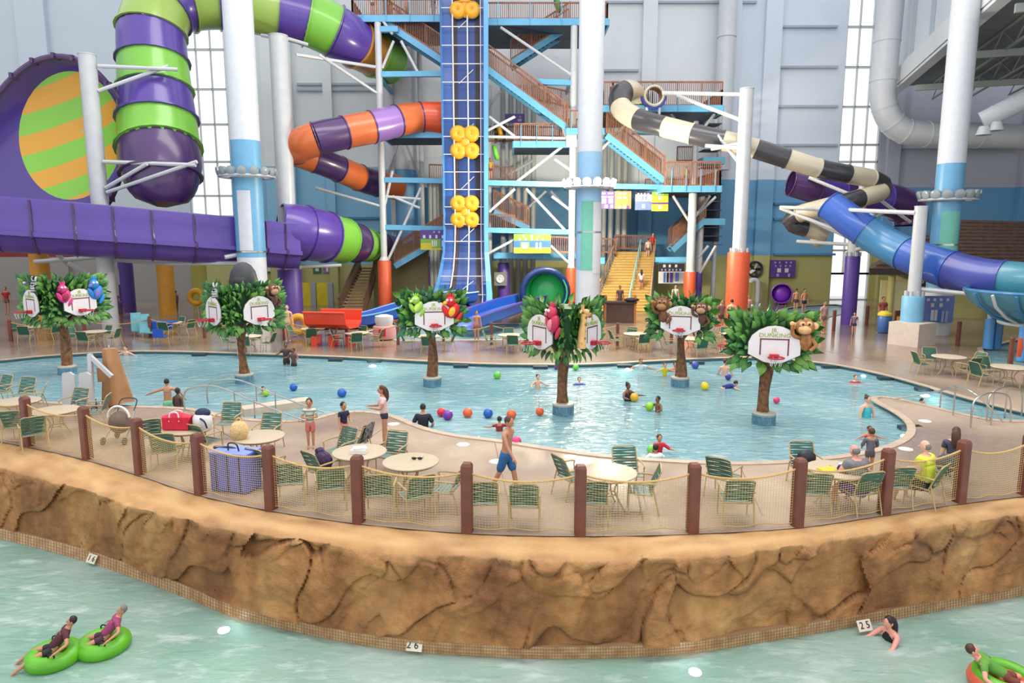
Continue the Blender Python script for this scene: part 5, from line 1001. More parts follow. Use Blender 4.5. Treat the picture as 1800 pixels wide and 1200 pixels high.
# ================================================================ SLIDES
def fib(nm, c, **k): return mat(nm, c, 0.28, coat=0.3, var=0.04, scale=0.6, **k)
PUR = fib('purple_fibreglass', (86, 62, 150)); PUR2 = fib('dark_purple_fibreglass', (74, 46, 96)); LIL = fib('lilac_fibreglass', (146, 108, 176)); GRN = fib('green_fibreglass', (122, 186, 66)); GRN2 = fib('olive_green_fibreglass', (150, 178, 84)); ORA = fib('orange_fibreglass', (206, 104, 54)); ORB = fib('bright_orange_fibreglass', (226, 84, 38))
IVO = fib('ivory_fibreglass', (204, 192, 166)); BLK = fib('charcoal_fibreglass', (62, 60, 66)); ROY = fib('royal_blue_fibreglass', (48, 88, 176)); TEA = fib('steel_blue_fibreglass', (58, 120, 168)); IND = fib('indigo_fibreglass', (66, 76, 156)); TEAL = fib('teal_fibreglass', (74, 140, 162)); GOLD = fib('amber_fibreglass', (196, 136, 58)); LBL = fib('lift_light_blue', (92, 156, 218)); DBL = fib('lift_deep_blue', (36, 84, 158)); YEL = mat('raft_yellow_vinyl', (216, 154, 30), 0.4, var=0.05)
def slide(name, label, pts, cols, per=10, n=22, flange=0.055, fl_m=None, cuts=None):
    P = [W(x, y, Y) for x, y, Y, r in pts]; R = [r*S(y, Y) for x, y, Y, r in pts]; path = catmull(P, per); rad = lerp_list(R, len(path))
    d = [0.0]
    for a, c in zip(path[:-1], path[1:]): d.append(d[-1]+(c-a).length)
    tot = d[-1]; k = len(cols); t = thing(name, label, 'water slide', P[0])
    def at(s):
        for i in range(len(d)-1):
            if s <= d[i+1] + 1e-9: u = (s-d[i])/max(1e-9, d[i+1]-d[i]); return path[i].lerp(path[i+1], u), rad[i]+(rad[i+1]-rad[i])*u
        return path[-1], rad[-1]
    edges = cuts or [i/k for i in range(k+1)]
    for i in range(k):
        s0, s1 = edges[i]*tot, edges[i+1]*tot; m = max(4, int((s1-s0)/0.35)); pp = [at(s0+(s1-s0)*j/m) for j in range(m+1)]
        MB().tube([p for p, r in pp], [r for p, r in pp], n, caps=False).build('slide_section', cols[i], t)
        if i: 
            p, r = at(s0); p2, _ = at(s0+0.05); dv = (p2-p).normalized()
            MB().tube([p-dv*0.05, p-dv*0.045, p+dv*0.045, p+dv*0.05], [r, r*(1+flange), r*(1+flange), r], n, caps=False).build('flange', fl_m or cols[i-1], t)
    p, r = at(0); p2, _ = at(0.1); dv = (p2-p).normalized(); s_, u_ = frame_of(dv); MB().torus(p, r, 0.05, 22, 6, Matrix((s_, u_, dv)).transposed()).build('end_lip', cols[0], t)
    # seam line along each side
    return t, at, tot
A_ = [GRN, PUR]
s1, at1, tot1 = slide('tube_slide', 'huge green and purple banded tube slide turning down at the upper left', [(690, 114, 54, 33), (650, 92, 52, 38), (600, 62, 50, 44), (540, 33, 49, 46), (470, 16, 48, 46), (400, 2, 47, 47), (335, 0, 46, 51), (290, 12, 45, 53), (268, 48, 44, 55), (269, 105, 43.5, 57), (273, 160, 43, 60), (277, 210, 42.5, 64), (280, 258, 42, 67), (283, 285, 41.5, 67), (284, 312, 41.2, 63), (285, 338, 41.0, 54), (285, 358, 41.0, 36), (285, 364, 41.0, 8)],
    [GRN, GOLD, PUR, GRN, PUR, GRN2, PUR, GRN2, PUR, GRN2, PUR, GRN, PUR, GRN, PUR2, PUR2], per=10, flange=0.075)
# funnel
fun = thing('funnel_slide', 'giant purple funnel slide with green and orange striped disc at left', 'water slide', W(100, 340, 42))
rows_o = []; rows_i = []; out_px = [(226, 225), (214, 180), (190, 148), (162, 120), (130, 103), (97, 99), (60, 108), (24, 134), (-12, 176), (-52, 236), (-84, 300), (-90, 360), (-50, 410), (20, 432), (90, 430), (150, 400), (195, 350), (220, 280)]
no = len(out_px); oL = smooth_loop([Vector((x, y, 0)) for x, y in out_px], 3); m_ = len(oL)
inn = []; outr = []; mid = []
for k in range(m_):
    x, y = oL[k].x, oL[k].y; a = math.atan2(-(y-262), (x-70)/0.98); ix, iy = 124+91*math.cos(a), 238-113*math.sin(a)
    side = max(0, (124-x)/220); outr.append(W(x, y, 41.2-1.0*side)); inn.append(W(ix, iy, 42.2)); mid.append((outr[-1].lerp(inn[-1], 0.5)) + Vector((0, 0.35, 0)))
MB().sheet([outr, [o.lerp(m2, .5) for o, m2 in zip(outr, mid)], mid, inn], wrap=True).build('funnel_wall', PUR, fun, ang=60)
MB().tube(outr, 0.16, 8, closed=True).build('rim_tube', PUR2, fun)
for k in range(0, m_, 3):
    c = outr[k]; MB().box(c, (0.16, 0.6, 0.30)).build('rim_bracket', PUR2, fun, smooth=False)
strm, nt, p = nodes_of('striped_green_orange'); p.inputs['Roughness'].default_value = 0.28; tc = nt.nodes.new('ShaderNodeTexCoord'); sp = nt.nodes.new('ShaderNodeSeparateXYZ')
m1 = nt.nodes.new('ShaderNodeMath'); m1.operation = 'MULTIPLY_ADD'; m1.inputs[1].default_value = -0.38; m2 = nt.nodes.new('ShaderNodeMath'); m2.operation = 'MULTIPLY'; m2.inputs[1].default_value = 1/2.30; m3 = nt.nodes.new('ShaderNodeMath'); m3.operation = 'FRACT'; m4 = nt.nodes.new('ShaderNodeMath'); m4.operation = 'ADD'; m4.inputs[1].default_value = 10.72
r = nt.nodes.new('ShaderNodeValToRGB'); r.color_ramp.interpolation = 'CONSTANT'; r.color_ramp.elements[0].color = rgb(240, 176, 60); r.color_ramp.elements[1].position = 0.5; r.color_ramp.elements[1].color = rgb(146, 214, 78)
L = nt.links.new; L(tc.outputs['Object'], sp.inputs[0]); L(sp.outputs['X'], m1.inputs[0]); L(sp.outputs['Z'], m1.inputs[2]); L(m1.outputs[0], m2.inputs[0]); L(m2.outputs[0], m4.inputs[0]); L(m4.outputs[0], m3.inputs[0]); L(m3.outputs[0], r.inputs['Fac']); L(r.outputs['Color'], p.inputs['Base Color'])
cen = sum(inn, Vector())/m_; MB().sheet([inn, [cen.lerp(q, 0.6) + Vector((0, 0.55, 0)) for q in inn], [cen.lerp(q, 0.02) + Vector((0, 0.8, 0)) for q in inn]], wrap=True, caps=False).build('striped_disc', strm, fun, ang=60)
# white mast and arms for the funnel and tube
def mast(name, label, px, pyref, y_top, Y, r, arms, pad=None, z0=0.0):
    q = W(px, pyref, Y); t = thing(name, label, 'support post', (q.x, q.y, 0)); zt = W(px, y_top, Y).z
    MB().cyl((q.x, q.y, z0), (q.x, q.y, zt), r, n=22).build('post', white, t); MB().cyl((q.x, q.y, zt), (q.x, q.y, zt+0.06), r*1.04, n=22).build('post_cap', white, t)
    for x0, y0, Y0, x1, y1, Y1 in arms: MB().cyl(W(x0, y0, Y0), W(x1, y1, Y1), 0.11, n=8).build('arm', white, t)
    if pad:
        y, w, m = pad; z = W(px, y, Y).z; R_ = w*S(y, Y)/2; MB().lathe([(R_, z0), (R_, z-0.06), (R_*0.94, z), (r, z+0.01)], (q.x, q.y, 0), 22).build('foot_pad', m, t)
        for k in range(8): a = k*math.pi/4; MB().box((q.x+math.cos(a)*r*1.25, q.y+math.sin(a)*r*1.25, z+0.12), (0.10, 0.10, 0.26)).build('gusset', white, t, smooth=False)
    return t
mast('slide_mast', 'thick white mast standing before the striped funnel disc', 168, 270, 97, 39.6, 0.45, [(172, 116, 39.6, 312, 122, 41.2), (172, 160, 39.6, 296, 116, 41.2), (182, 284, 39.4, 344, 290, 38.9), (186, 330, 39.4, 258, 288, 38.9), (188, 338, 39.4, 346, 284, 38.9)])
mast('slide_mast', 'thick white mast with purple foot under the green and purple tube slide', 498, 250, 64, 45.5, 0.58, [(505, 70, 45.5, 460, 62, 46.5), (500, 66, 45.5, 540, 78, 47), (520, 96, 46, 662, 118, 50), (560, 96, 47, 666, 166, 50), (500, 470, 45.5, 600, 466, 46)], pad=(473, 41, purple_pad))
mast('slide_mast', 'white mast with orange foot carrying the black and white tube slide', 1306, 300, 157, 41.5, 0.40, [(1306, 166, 41.5, 1165, 163, 45), (1304, 212, 41.5, 1190, 168, 45), (1304, 252, 41.5, 1250, 262, 42.4), (1300, 260, 41.5, 1240, 256, 42.4), (1310, 300, 41.5, 1262, 238, 42.5)], pad=(443, 38, orange_pad))
for px, y0, w, m, lab, Y in [(72, 434, 30, gold_pad, 'golden padded column under the left end of the purple flume', 44), (291, 448, 28, gold_pad, 'golden padded column beside the couple in white and red', 48), (222, 450, 24, purple_pad, 'purple padded column between the two golden ones', 50), (190, 380, 30, white, 'thick white column under the purple flume at left', 46), (350, 452, 26, mat('olive_padding', (176, 168, 84), 0.5), 'olive padded column below the white window', 52)]:
    q = W(px, 490, Y); t = thing('padded_column', lab, 'column', (q.x, q.y, 0)); R_ = w*S(480, Y)/2; z = W(px, y0, Y).z; MB().cyl((q.x, q.y, 0), (q.x, q.y, z), R_, n=22).build('column_pad', m, t); MB().cyl((q.x, q.y, z), (q.x, q.y, z+1.2), R_*0.7, n=18).build('column_neck', white, t)
# purple flume
fl = [(-170, 386, 34.5), (-80, 394, 35.2), (0, 402, 36), (100, 409, 37), (200, 416, 38.4), (300, 423, 40), (410, 431, 42), (480, 437, 43.4), (520, 440, 44.2)]
path = catmull([W(x, y, Y) for x, y, Y in fl], 6); flume = thing('open_flume', 'long purple open flume crossing the hall below the funnel', 'water slide', path[0])
prof = [(1.02, 1.62), (1.10, 1.66), (1.12, 1.58), (1.05, 1.0), (1.06, 0.35), (1.10, -0.02), (1.42, -0.04), (1.42, -0.28), (1.06, -0.34), (0.86, -0.72), (0.45, -1.10), (0.0, -1.2), (-0.5, -1.1), (-0.95, -0.6), (-1.05, 0.3), (-1.0, 1.5), (-0.9, 1.5), (-0.9, 0.2), (-0.3, -0.8), (0.4, -0.85), (0.9, -0.2), (0.98, 0.9)]
def fl_rows(i0, i1):
    rows = []
    for i in range(i0, i1+1):
        t_ = (path[min(i+1, len(path)-1)]-path[max(i-1, 0)]); t_.z = 0; t_.normalize(); n = Vector((t_.y, -t_.x, 0)); rows.append([path[i] + n*a + Vector((0, 0, b)) for a, b in prof])
    return rows
st = 4
for i in range(0, len(path)-1, st):
    j = min(i+st, len(path)-1); MB().sheet(fl_rows(i, j), wrap=True).build('flume_section', PUR, flume, ang=35)
    rw_ = fl_rows(i, i)[0]; b = MB()
    for k in range(2, 11): b.bar(rw_[k] + Vector((0, -0.03, 0)), rw_[k+1] + Vector((0, -0.03, 0)), 0.10, 0.10)
    b.build('joint_rib', PUR2, flume, smooth=False)
for x0, y0, x1, y1 in [(100, 445, 120, 466), (120, 462, 175, 496), (60, 460, 170, 452), (185, 455, 290, 463), (290, 463, 455, 462), (330, 440, 340, 464), (395, 452, 445, 442), (170, 448, 190, 470)]:
    MB().cyl(W(x0, y0, 40.5), W(x1, y1, 41.5), 0.13, n=8).build('under_frame', white, flume)
slide('tunnel_slide', 'short purple and green tunnel leaving the purple flume at its right end', [(492, 402, 44.3, 44), (520, 407, 44.8, 48), (560, 414, 46, 46), (605, 423, 48, 38), (648, 431, 51, 28), (690, 437, 54, 22)], [PUR, PUR, GRN, PUR2, GRN, PUR2, PUR], per=8)
slide('tube_slide', 'orange and purple tube slide with a tight bend left of the tower', [(786, 212, 50.6, 32), (762, 207, 50.2, 27), (735, 207, 50, 26), (700, 212, 49, 27), (660, 222, 48, 28), (610, 232, 47, 28), (560, 243, 46, 29), (530, 254, 46, 29), (517, 266, 46.6, 25), (534, 274, 47.5, 23), (572, 287, 48.5, 23), (612, 304, 50, 23), (650, 319, 52, 23), (700, 330, 54, 22)],
      [ORB, ORA, LIL, ORA, PUR2, ORA, ORA, PUR2, ORA, PUR2, ORA], per=8, fl_m=PUR2)
bw = [IVO, BLK]*8 + [IVO]
slide('tube_slide', 'black and ivory banded tube slide winding across the right of the hall', [(1124, 178, 49.8, 19), (1108, 160, 48.8, 19), (1090, 168, 48, 19), (1092, 190, 47, 19), (1115, 207, 46, 19), (1150, 218, 45, 18), (1200, 231, 44, 18), (1260, 245, 43, 18), (1300, 253, 42.6, 17), (1340, 265, 42.3, 17), (1400, 284, 42, 17), (1440, 296, 42, 16.5), (1490, 306, 42.3, 16), (1530, 314, 43, 16), (1552, 326, 43.5, 16), (1546, 338, 43, 16), (1520, 346, 42.3, 16), (1480, 357, 42, 16), (1440, 367, 42.5, 16), (1405, 376, 43.5, 15), (1388, 388, 44, 14), (1400, 398, 44, 14), (1425, 404, 44, 14), (1446, 414, 44, 13), (1432, 424, 44.5, 12)], bw, per=6, n=18)
slide('tube_slide', 'dark purple tube slide curling behind the black and ivory one', [(1390, 322, 47, 22), (1430, 331, 47, 25), (1480, 340, 47.5, 26), (1530, 347, 48, 27), (1570, 354, 48.5, 29), (1598, 372, 49, 29), (1600, 396, 49, 26)], [PUR2, PUR, PUR2, PUR, PUR2, PUR2], per=8)
slide('tube_slide', 'royal and steel blue tube slide descending to the right edge', [(1458, 360, 40, 25), (1500, 392, 39, 27), (1550, 424, 38, 28), (1600, 449, 36.5, 30), (1660, 471, 35, 33), (1720, 486, 33.5, 33), (1790, 494, 32, 34), (1860, 500, 31, 35)], [ROY, TEA, ROY, IND, TEAL], per=8, cuts=[0, .2, .42, .62, .83, 1.0])
mast('slide_mast', 'white mast on the beige plinth with pale blue foot under the blue slide', 1613, 440, 364, 34.6, 0.30, [(1610, 374, 34.6, 1372, 364, 44), (1372, 366, 44, 1560, 440, 38), (1615, 508, 34.6, 1784, 524, 32.2), (1740, 500, 33, 1762, 522, 32.4)], pad=(520, 36, mat('pale_blue_padding', (122, 178, 208), 0.45, var=0.04)), z0=1.15)
mast('slide_mast', 'white mast with purple foot in front of the glass door', 1500, 440, 352, 42.5, 0.34, [(1498, 420, 42.5, 1390, 372, 44), (1500, 424, 42.5, 1590, 452, 37.5), (1498, 430, 42.5, 1400, 424, 44), (1500, 412, 42.5, 1440, 384, 43), (1500, 440, 42.5, 1570, 420, 39), (1502, 410, 42.5, 1556, 370, 45)], pad=(450, 25, purple_pad))
mast('slide_mast', 'white mast behind the bend of the black and ivory slide', 1518, 320, 300, 44.5, 0.26, [(1518, 312, 44.5, 1422, 312, 46), (1422, 312, 46, 1500, 344, 44.5), (1518, 330, 44.5, 1600, 390, 46)], z0=5)
pl = W(1603, 585, 34.3); t = thing('plinth', 'tall beige concrete plinth under the pale blue slide foot', 'plinth', (pl.x, 34.3, 0)); MB().box((pl.x, 34.3, 0.575), (1.65, 1.5, 1.15), math.radians(32)).build('plinth_block', mat('beige_concrete', (206, 190, 178), 0.6, var=0.06), t, smooth=False)
# teal bowl at far right
q = W(1846, 512, 30.5); t = thing('bowl_slide', 'teal half bowl slide end at the right edge on white ribs', 'water slide', (q.x, q.y, 0)); R_ = 126*S(512, 30.5); b = MB()
b.lathe([(R_, 0), (R_*1.02, -0.05), (R_*0.93, -0.55), (R_*0.72, -1.05), (R_*0.40, -1.4), (0.1, -1.5)], (q.x, q.y, q.z), 36, caps=False); b.build('bowl_shell', TEAL, t)
for k in range(12):
    a = math.pi + math.pi*k/11; MB().tube([(q.x+math.cos(a)*R_*f, q.y+math.sin(a)*R_*f, q.z+z_) for f, z_ in ((1.05, -0.1), (0.97, -0.6), (0.76, -1.12), (0.42, -1.5))], 0.07, 6).build('rib', white if k % 2 else TEA, t)
MB().torus((q.x, q.y, q.z), R_, 0.09, 36, 8).build('rim', TEA, t); MB().torus((q.x, q.y, q.z-1.45), R_*0.55, 0.09, 30, 8).build('ring_support', white, t)
for a in (3.6, 4.6, 5.6): MB().cyl((q.x+math.cos(a)*R_*.55, q.y+math.sin(a)*R_*.55, 0), (q.x+math.cos(a)*R_*.55, q.y+math.sin(a)*R_*.55, q.z-1.45), 0.16, n=12).build('leg', LBL, t)
for px in (1737, 1752):
    c = W(px, 600, 33); tt = thing('padded_column', ['pale blue padded post below the teal bowl, left one', 'blue padded post below the teal bowl, right one'][px > 1745], 'column', (c.x, c.y, 0)); MB().cyl((c.x, c.y, 0), (c.x, c.y, W(px, 560, 33).z), 0.22, n=16).build('column_pad', LBL if px < 1745 else TEA, tt); MB().cyl((c.x, c.y, W(px, 560, 33).z), (c.x, c.y, W(px, 545, 33).z), 0.14, n=12).build('column_neck', white, tt)
c = W(1150, 168, 47.6); t = thing('entry_ring', 'pale ring with a blue cradle on two posts before the upper right railing', 'slide entry', (c.x, c.y, c.z))
MB().torus(c, 0.62, 0.09, 26, 8, RF).build('ring', IVO, t); MB().tube([c + Vector((0, 0.1, 0)), c + Vector((0, 1.2, 0))], 0.60, 22, caps=False).build('ring_tunnel', GOLD, t)
MB().tube([c + Vector((0.72*math.cos(a), 0.2, 0.72*math.sin(a))) for a in [math.pi*(1.0+k/10) for k in range(11)]], 0.17, 8).build('cradle', IND, t)
for sx_ in (-.42, .42): MB().cyl(c + Vector((sx_, 0.2, -0.7)), c + Vector((sx_, 0.2, -2.0)), 0.09, n=8).build('post', white, t)
MB().box(c + Vector((0, 0.8, -2.1)), (2.0, 3.6, 0.16)).build('bracket_plate', sky_blue, t, smooth=False)
# ---------------------------------------------------------------- raft lift
YL = 48.6; lx = W(816, 300, YL).x; lift = thing('raft_lift', 'tall blue raft conveyor with white rails and yellow rafts in front of the tower', 'raft lift', (lx, YL, 0))
zz = [30, 22, 16, 10, 6.0, 4.4, 3.2, 2.2, 1.4, 0.9]; yy = [YL, YL, YL, YL, YL-0.05, YL-0.3, YL-0.8, YL-1.5, YL-2.5, YL-3.6]; wd_ = [1.42, 1.42, 1.40, 1.38, 1.36, 1.40, 1.5, 1.62, 1.74, 1.8]; cxs = [lx, lx, lx, lx, lx, lx-.02, lx-.05, lx-.1, lx-.15, lx-.2]
def strip(name, x0f, x1f, fwd0, fwd1, m, th=0.06):
    rows = []
    for z, y, w_, cx in zip(zz, yy, wd_, cxs):
        rows.append([(cx+w_*x0f, y-fwd0, z+0.35*fwd0*(z < 4)), (cx+w_*x1f, y-fwd1, z+0.35*fwd1*(z < 4)), (cx+w_*x1f, y-fwd1+th, z), (cx+w_*x0f+th*0.5, y-fwd0+th, z)])
    return MB().sheet(rows, wrap=True, caps=True).build(name, m, lift, smooth=False)
strip('back_panel', -1, 1, 0, 0, DBL); strip('left_side_panel', -1.0, -1.04, 0.0, 0.75, LBL, 0.12); strip('right_side_panel', 1.0, 1.22, 0.0, 0.85, LBL, 0.5); strip('right_edge', 1.02, 1.24, 0.8, 0.85, LBL)
dk = mat('conveyor_belt', (58, 48, 56), 0.7); strip('belt', -0.52, -0.28, 0.08, 0.08, dk, 0.05); strip('belt', 0.58, 0.80, 0.08, 0.08, dk, 0.05); strip('inner_panel', -0.26, 0.56, 0.04, 0.04, mat('panel_navy', (30, 62, 128), 0.4), 0.04)
railm = mat('rail_pale', (206, 200, 200), 0.4)
for fx in (-0.46, 0.24, 0.86):
    MB().tube([(cx+w_*fx, y-0.5, z) for z, y, w_, cx in zip(zz, yy, wd_, cxs)], 0.05 if fx < .5 else .03, 6).build('rail', railm, lift)
for k in range(22):
    z = 1.6 + k*1.18
    for i in range(len(zz)-1):
        if zz[i] >= z >= zz[i+1]: u = (zz[i]-z)/(zz[i]-zz[i+1]); y = yy[i]+(yy[i+1]-yy[i])*u; w_ = wd_[i]+(wd_[i+1]-wd_[i])*u; cx = cxs[i]+(cxs[i+1]-cxs[i])*u
    MB().bar((cx-w_*1.0, y-0.48, z), (cx+w_*1.0, y-0.48, z), 0.05, 0.05).build('rung', railm, lift, smooth=False)
    if k % 3 == 0: MB().bar((cx-w_*0.2, y-0.1, z), (cx+w_*0.5, y-0.1, z+0.9), 0.05, 0.05).build('truss_brace', railm, lift, smooth=False)
for i, y in enumerate((-2, 250, 372)):
    c = W(817, y, YL-0.34); t = thing('yellow_raft', ['yellow clover raft at the very top of the blue lift', 'yellow clover raft halfway up the blue lift', 'lowest yellow clover raft on the blue lift'][i], 'raft', c, 0, 'yellow rafts riding the lift')
    ln = 1.22 if i else 1.5
    for sx_ in (-1, 1):
        for sz_ in (-1, 1): MB().torus(c + Vector((sx_*0.46, 0, sz_*ln*0.46)), 0.27, 0.31, 20, 10, RF, 1.0).build('ring_tube', YEL, t)
    MB().ell(c, (0.4, 0.25, ln*0.8), 12, 8).build('raft_floor', YEL, t)
    for sz_ in (-1, 1): MB().bar(c + Vector((-0.6, -0.26, sz_*0.25)), c + Vector((0.6, -0.26, sz_*0.25)), 0.03, 0.05).build('grip_strap', mat('amber_strap', (190, 120, 30), 0.6), t, smooth=False)
# run-out flumes at the foot of the tower
def trough(name, label, pts, w_, h_, m, rim_m):
    P = [Vector(p) for p in pts]; pa = catmull(P, 6); t = thing(name, label, 'water slide', P[0]); rows = []; e0 = []; e1 = []
    for i in range(len(pa)):
        d = pa[min(i+1, len(pa)-1)]-pa[max(i-1, 0)]; d.z = 0; d.normalize(); n = Vector((d.y, -d.x, 0)); rows.append([pa[i] + n*(w_*a) + Vector((0, 0, h_*b)) for a, b in ((1.06, 1), (1.0, 1), (.9, .35), (.5, .05), (-.5, .05), (-.9, .35), (-1, 1), (-1.06, 1), (-.95, .2), (-.5, -.1), (.5, -.1), (.95, .2))]); e0.append(rows[-1][0]); e1.append(rows[-1][7])
    k = max(3, len(pa)//5)
    for i in range(0, len(pa)-1, k): MB().sheet(rows[i:min(i+k, len(pa)-1)+1], wrap=True, caps=True).build('trough_section', m, t)
    for e in (e0, e1): MB().tube(e, 0.06, 6).build('rim', rim_m, t)
    return t
bluef_m = fib('runout_blue', (36, 78, 168))
trough('runout_flume', 'long blue run-out flume falling left from the foot of the raft lift', [W(826, 530, 45.2), W(770, 538, 43.6), W(700, 556, 42), W(640, 572, 41), (W(565, 578, 40.6))], 0.9, 0.7, bluef_m, LBL)
trough('runout_flume', 'blue run-out flume leaving the green tunnel mouth', [W(935, 538, 44.6), W(900, 548, 42), W(860, 562, 39.5), W(812, 580, 37.5)], 1.0, 0.75, bluef_m, PUR)
gt, _, _ = slide('tunnel_slide', 'green lined tunnel mouth with dark blue rim left of the middle column', [(958, 514, 44.5, 39), (960, 513, 45.0, 36), (966, 510, 46.4, 31), (974, 504, 48.5, 23)], [fib('tunnel_green', (70, 206, 120)), fib('tunnel_dark_green', (44, 104, 84))], per=8, cuts=[0, .4, 1])
MB().ell(W(964, 511, 46.1), (1.28, 0.5, 1.22), 24, 12).build('bright_tunnel_plug', fib('tunnel_green', (70, 206, 120)), gt)  # added bright green plug; the tunnel's lit inside is put into its colour
c = W(958, 514, 44.45); MB().torus(c, 39*S(514, 44.5), 0.22, 32, 10, RF).build('mouth_rim', mat('navy_rim', (26, 52, 104), 0.3), gt)
pt, _, _ = slide('tunnel_slide', 'round purple tunnel mouth in the olive wall behind the two men', [(1374, 516, 55.6, 17), (1374, 516, 56.5, 17), (1374, 514, 58.5, 16)], [fib('violet_fibreglass', (128, 52, 190)), PUR2], per=4)
c = W(1374, 515, 56.6); MB().ell(c, (0.78, 0.5, 0.78), 20, 12).build('tunnel_back', fib('violet_bright', (150, 70, 214)), pt)
q = G(586, 594); tr = trough('red_flume_end', 'bright red flume end on the far deck right of the yellow panels', [W(550, 572, 34.5), W(590, 573, 34.0), W(622, 574, 33.6)], 0.7, 0.75, fib('red_fibreglass', (214, 62, 36)), mat('red_rim', (226, 74, 40), 0.4))
for k in range(3): c = W(556+30*k, 585, 34); MB().box((c.x, c.y, 0.25), (0.3, 0.9, 0.5)).build('foot', fib('red_fibreglass', (214, 62, 36)), tr, smooth=False)
# ================================================================ SIGNS
def bars(t, f, x0, x1, y, h, n, m, rnd):
    w_ = (x1-x0); xx = x0
    for k in range(n):
        ww = w_/n*rnd.uniform(0.6, 0.9); MB().box(f(xx+ww/2, y, 0.03), (ww, 0.02, h)).build('worn_lettering', m, t, smooth=False); xx += w_/n
signw = mat('sign_white', (206, 206, 206), 0.5); SN = [0]
def sign(label, x0, y0, x1, y1, Y, fields, words=[], icons=[]):
    a, c = W(x0, y0, Y), W(x1, y1, Y); cx, cz = (a.x+c.x)/2, (a.z+c.z)/2; w_, h_ = abs(c.x-a.x), abs(a.z-c.z); t = thing('sign_board', label, 'sign', (cx, Y, cz)); rnd = random.Random(x0)
    MB().box((cx, Y+0.05, cz), (w_, 0.08, h_)).build('sign_panel', mat('sign_back', (96, 92, 110), 0.6), t, smooth=False); f = lambda x, y, z: (cx + x*w_, Y - z, cz + y*h_)
    for ii, (fx0, fy0, fx1, fy1, m) in enumerate(fields): MB().box((cx+(fx0+fx1)/2*w_, Y-0.005-0.006*ii, cz+(fy0+fy1)/2*h_), ((fx1-fx0)*w_, 0.03, (fy1-fy0)*h_)).build('colour_field', m, t, smooth=False)
    for fx0, fx1, fy, fh, n, m in words: bars(t, f, fx0, fx1, fy, fh*h_, n, m, rnd)
    for ii, (fx, fy, fw, fh, m) in enumerate(icons): MB().box((cx+fx*w_, Y-0.03-0.012*ii, cz+fy*h_), (fw*w_, 0.02, fh*h_)).build('pictogram', m, t, smooth=False)
    return t
LIME = mat('sign_lime', (126, 170, 60), 0.5); SYEL = mat('sign_yellow', (204, 186, 50), 0.5); SPUR = mat('sign_purple', (92, 58, 140), 0.5); SBLU = mat('sign_blue', (62, 110, 184), 0.5); SORA = mat('sign_orange', (204, 126, 76), 0.5); SBLK = mat('sign_black', (44, 38, 44), 0.5); SPER = mat('sign_periwinkle', (106, 122, 186), 0.5); SLAV = mat('sign_lavender', (160, 162, 204), 0.5); SGR = mat('exit_green', (40, 110, 76), 0.5)
sign('purple topped lime and yellow sign hung left of the blue raft lift', 739, 404, 787, 439, YT-0.3, [(-.5, .05, .5, .5, SPUR), (-.5, -.5, .5, .05, LIME), (-.5, -.5, -.1, -.15, SYEL), (-.5, -.5, .5, -.42, SYEL)], [(-.05, .3, .40, .10, 2, SLAV), (-.45, .48, .16, .16, 4, signw)], [(-.06, -.18, .05, .32, signw), (.02, -.18, .05, .32, signw), (.09, -.18, .05, .3, signw), (.36, -.18, .24, .5, SBLU), (.31, -.18, .05, .3, signw), (.40, -.18, .06, .28, signw)])
sign('lime, blue and yellow sign hung under the beam right of the raft lift', 903, 411, 968, 445, YT-0.3, [(-.5, .15, .5, .5, LIME), (-.5, -.2, .5, .15, SBLU), (-.5, -.5, .5, -.2, SYEL)], [(-.3, .3, .38, .12, 3, signw), (-.38, .4, .22, .12, 5, signw)], [(-.2, -.12, .24, .4, LIME), (-.2, -.1, .16, .3, signw), (.12, -.12, .05, .36, signw), (.22, -.12, .05, .36, signw)])
sign('purple hanging sign with white pictures, first of four right of the middle column', 1056, 336, 1080, 367, YT-0.4, [(-.5, -.5, .5, .5, SPUR)], [(-.45, .45, .38, .1, 2, SLAV), (-.45, .45, .18, .1, 2, SLAV)], [(-.25, -.05, .3, .26, signw), (.22, -.05, .3, .26, signw), (-.1, -.36, .22, .2, SLAV), (.3, -.36, .2, .2, SLAV)])
sign('orange hanging sign, second of four right of the middle column', 1081, 336, 1109, 367, YT-0.4, [(-.5, -.5, .5, .5, SORA)], [(-.3, .3, .36, .1, 2, signw), (-.35, .35, .14, .1, 2, signw)], [(-.18, -.1, .24, .24, LIME), (.18, -.1, .24, .24, LIME), (-.2, -.4, .14, .18, signw), (.1, -.4, .14, .18, signw), (.3, -.4, .14, .18, SPUR)])
sign('white and lavender hanging sign, third of four right of the middle column', 1117, 338, 1145, 369, YT-0.4, [(-.5, .38, .5, .5, SBLK), (-.5, 0, .5, .38, signw), (-.5, -.5, .5, 0, SPER)], [(-.4, .4, .43, .06, 4, SLAV)], [(-.05, .18, .08, .26, SPER), (.15, .18, .08, .26, SPER), (0, -.28, .2, .24, SLAV)])
sign('green and yellow hanging sign, last of four right of the middle column', 1146, 337, 1174, 371, YT-0.4, [(-.5, .28, .5, .5, LIME), (-.5, -.05, .5, .28, SYEL), (-.5, -.14, .5, -.05, SPUR), (-.5, -.5, .5, -.14, SYEL)], [(-.3, .3, .4, .08, 3, signw)], [(0, .2, .2, .2, SLAV), (0, -.3, .2, .18, SLAV)])
sign('black and white rules sign with blue figures by the wide yellow stairs', 1158, 463, 1202, 498, 52, [(-.5, .1, .5, .5, SBLK), (-.5, -.5, .5, .1, signw)], [(-.38, .32, .38, .14, 3, signw), (-.42, .42, .18, .1, 6, SLAV)], [(-.26, -.2, .09, .5, SBLU), (-.14, -.2, .09, .5, SBLK), (0, -.2, .12, .5, SPUR), (.22, -.16, .14, .42, SPER)])
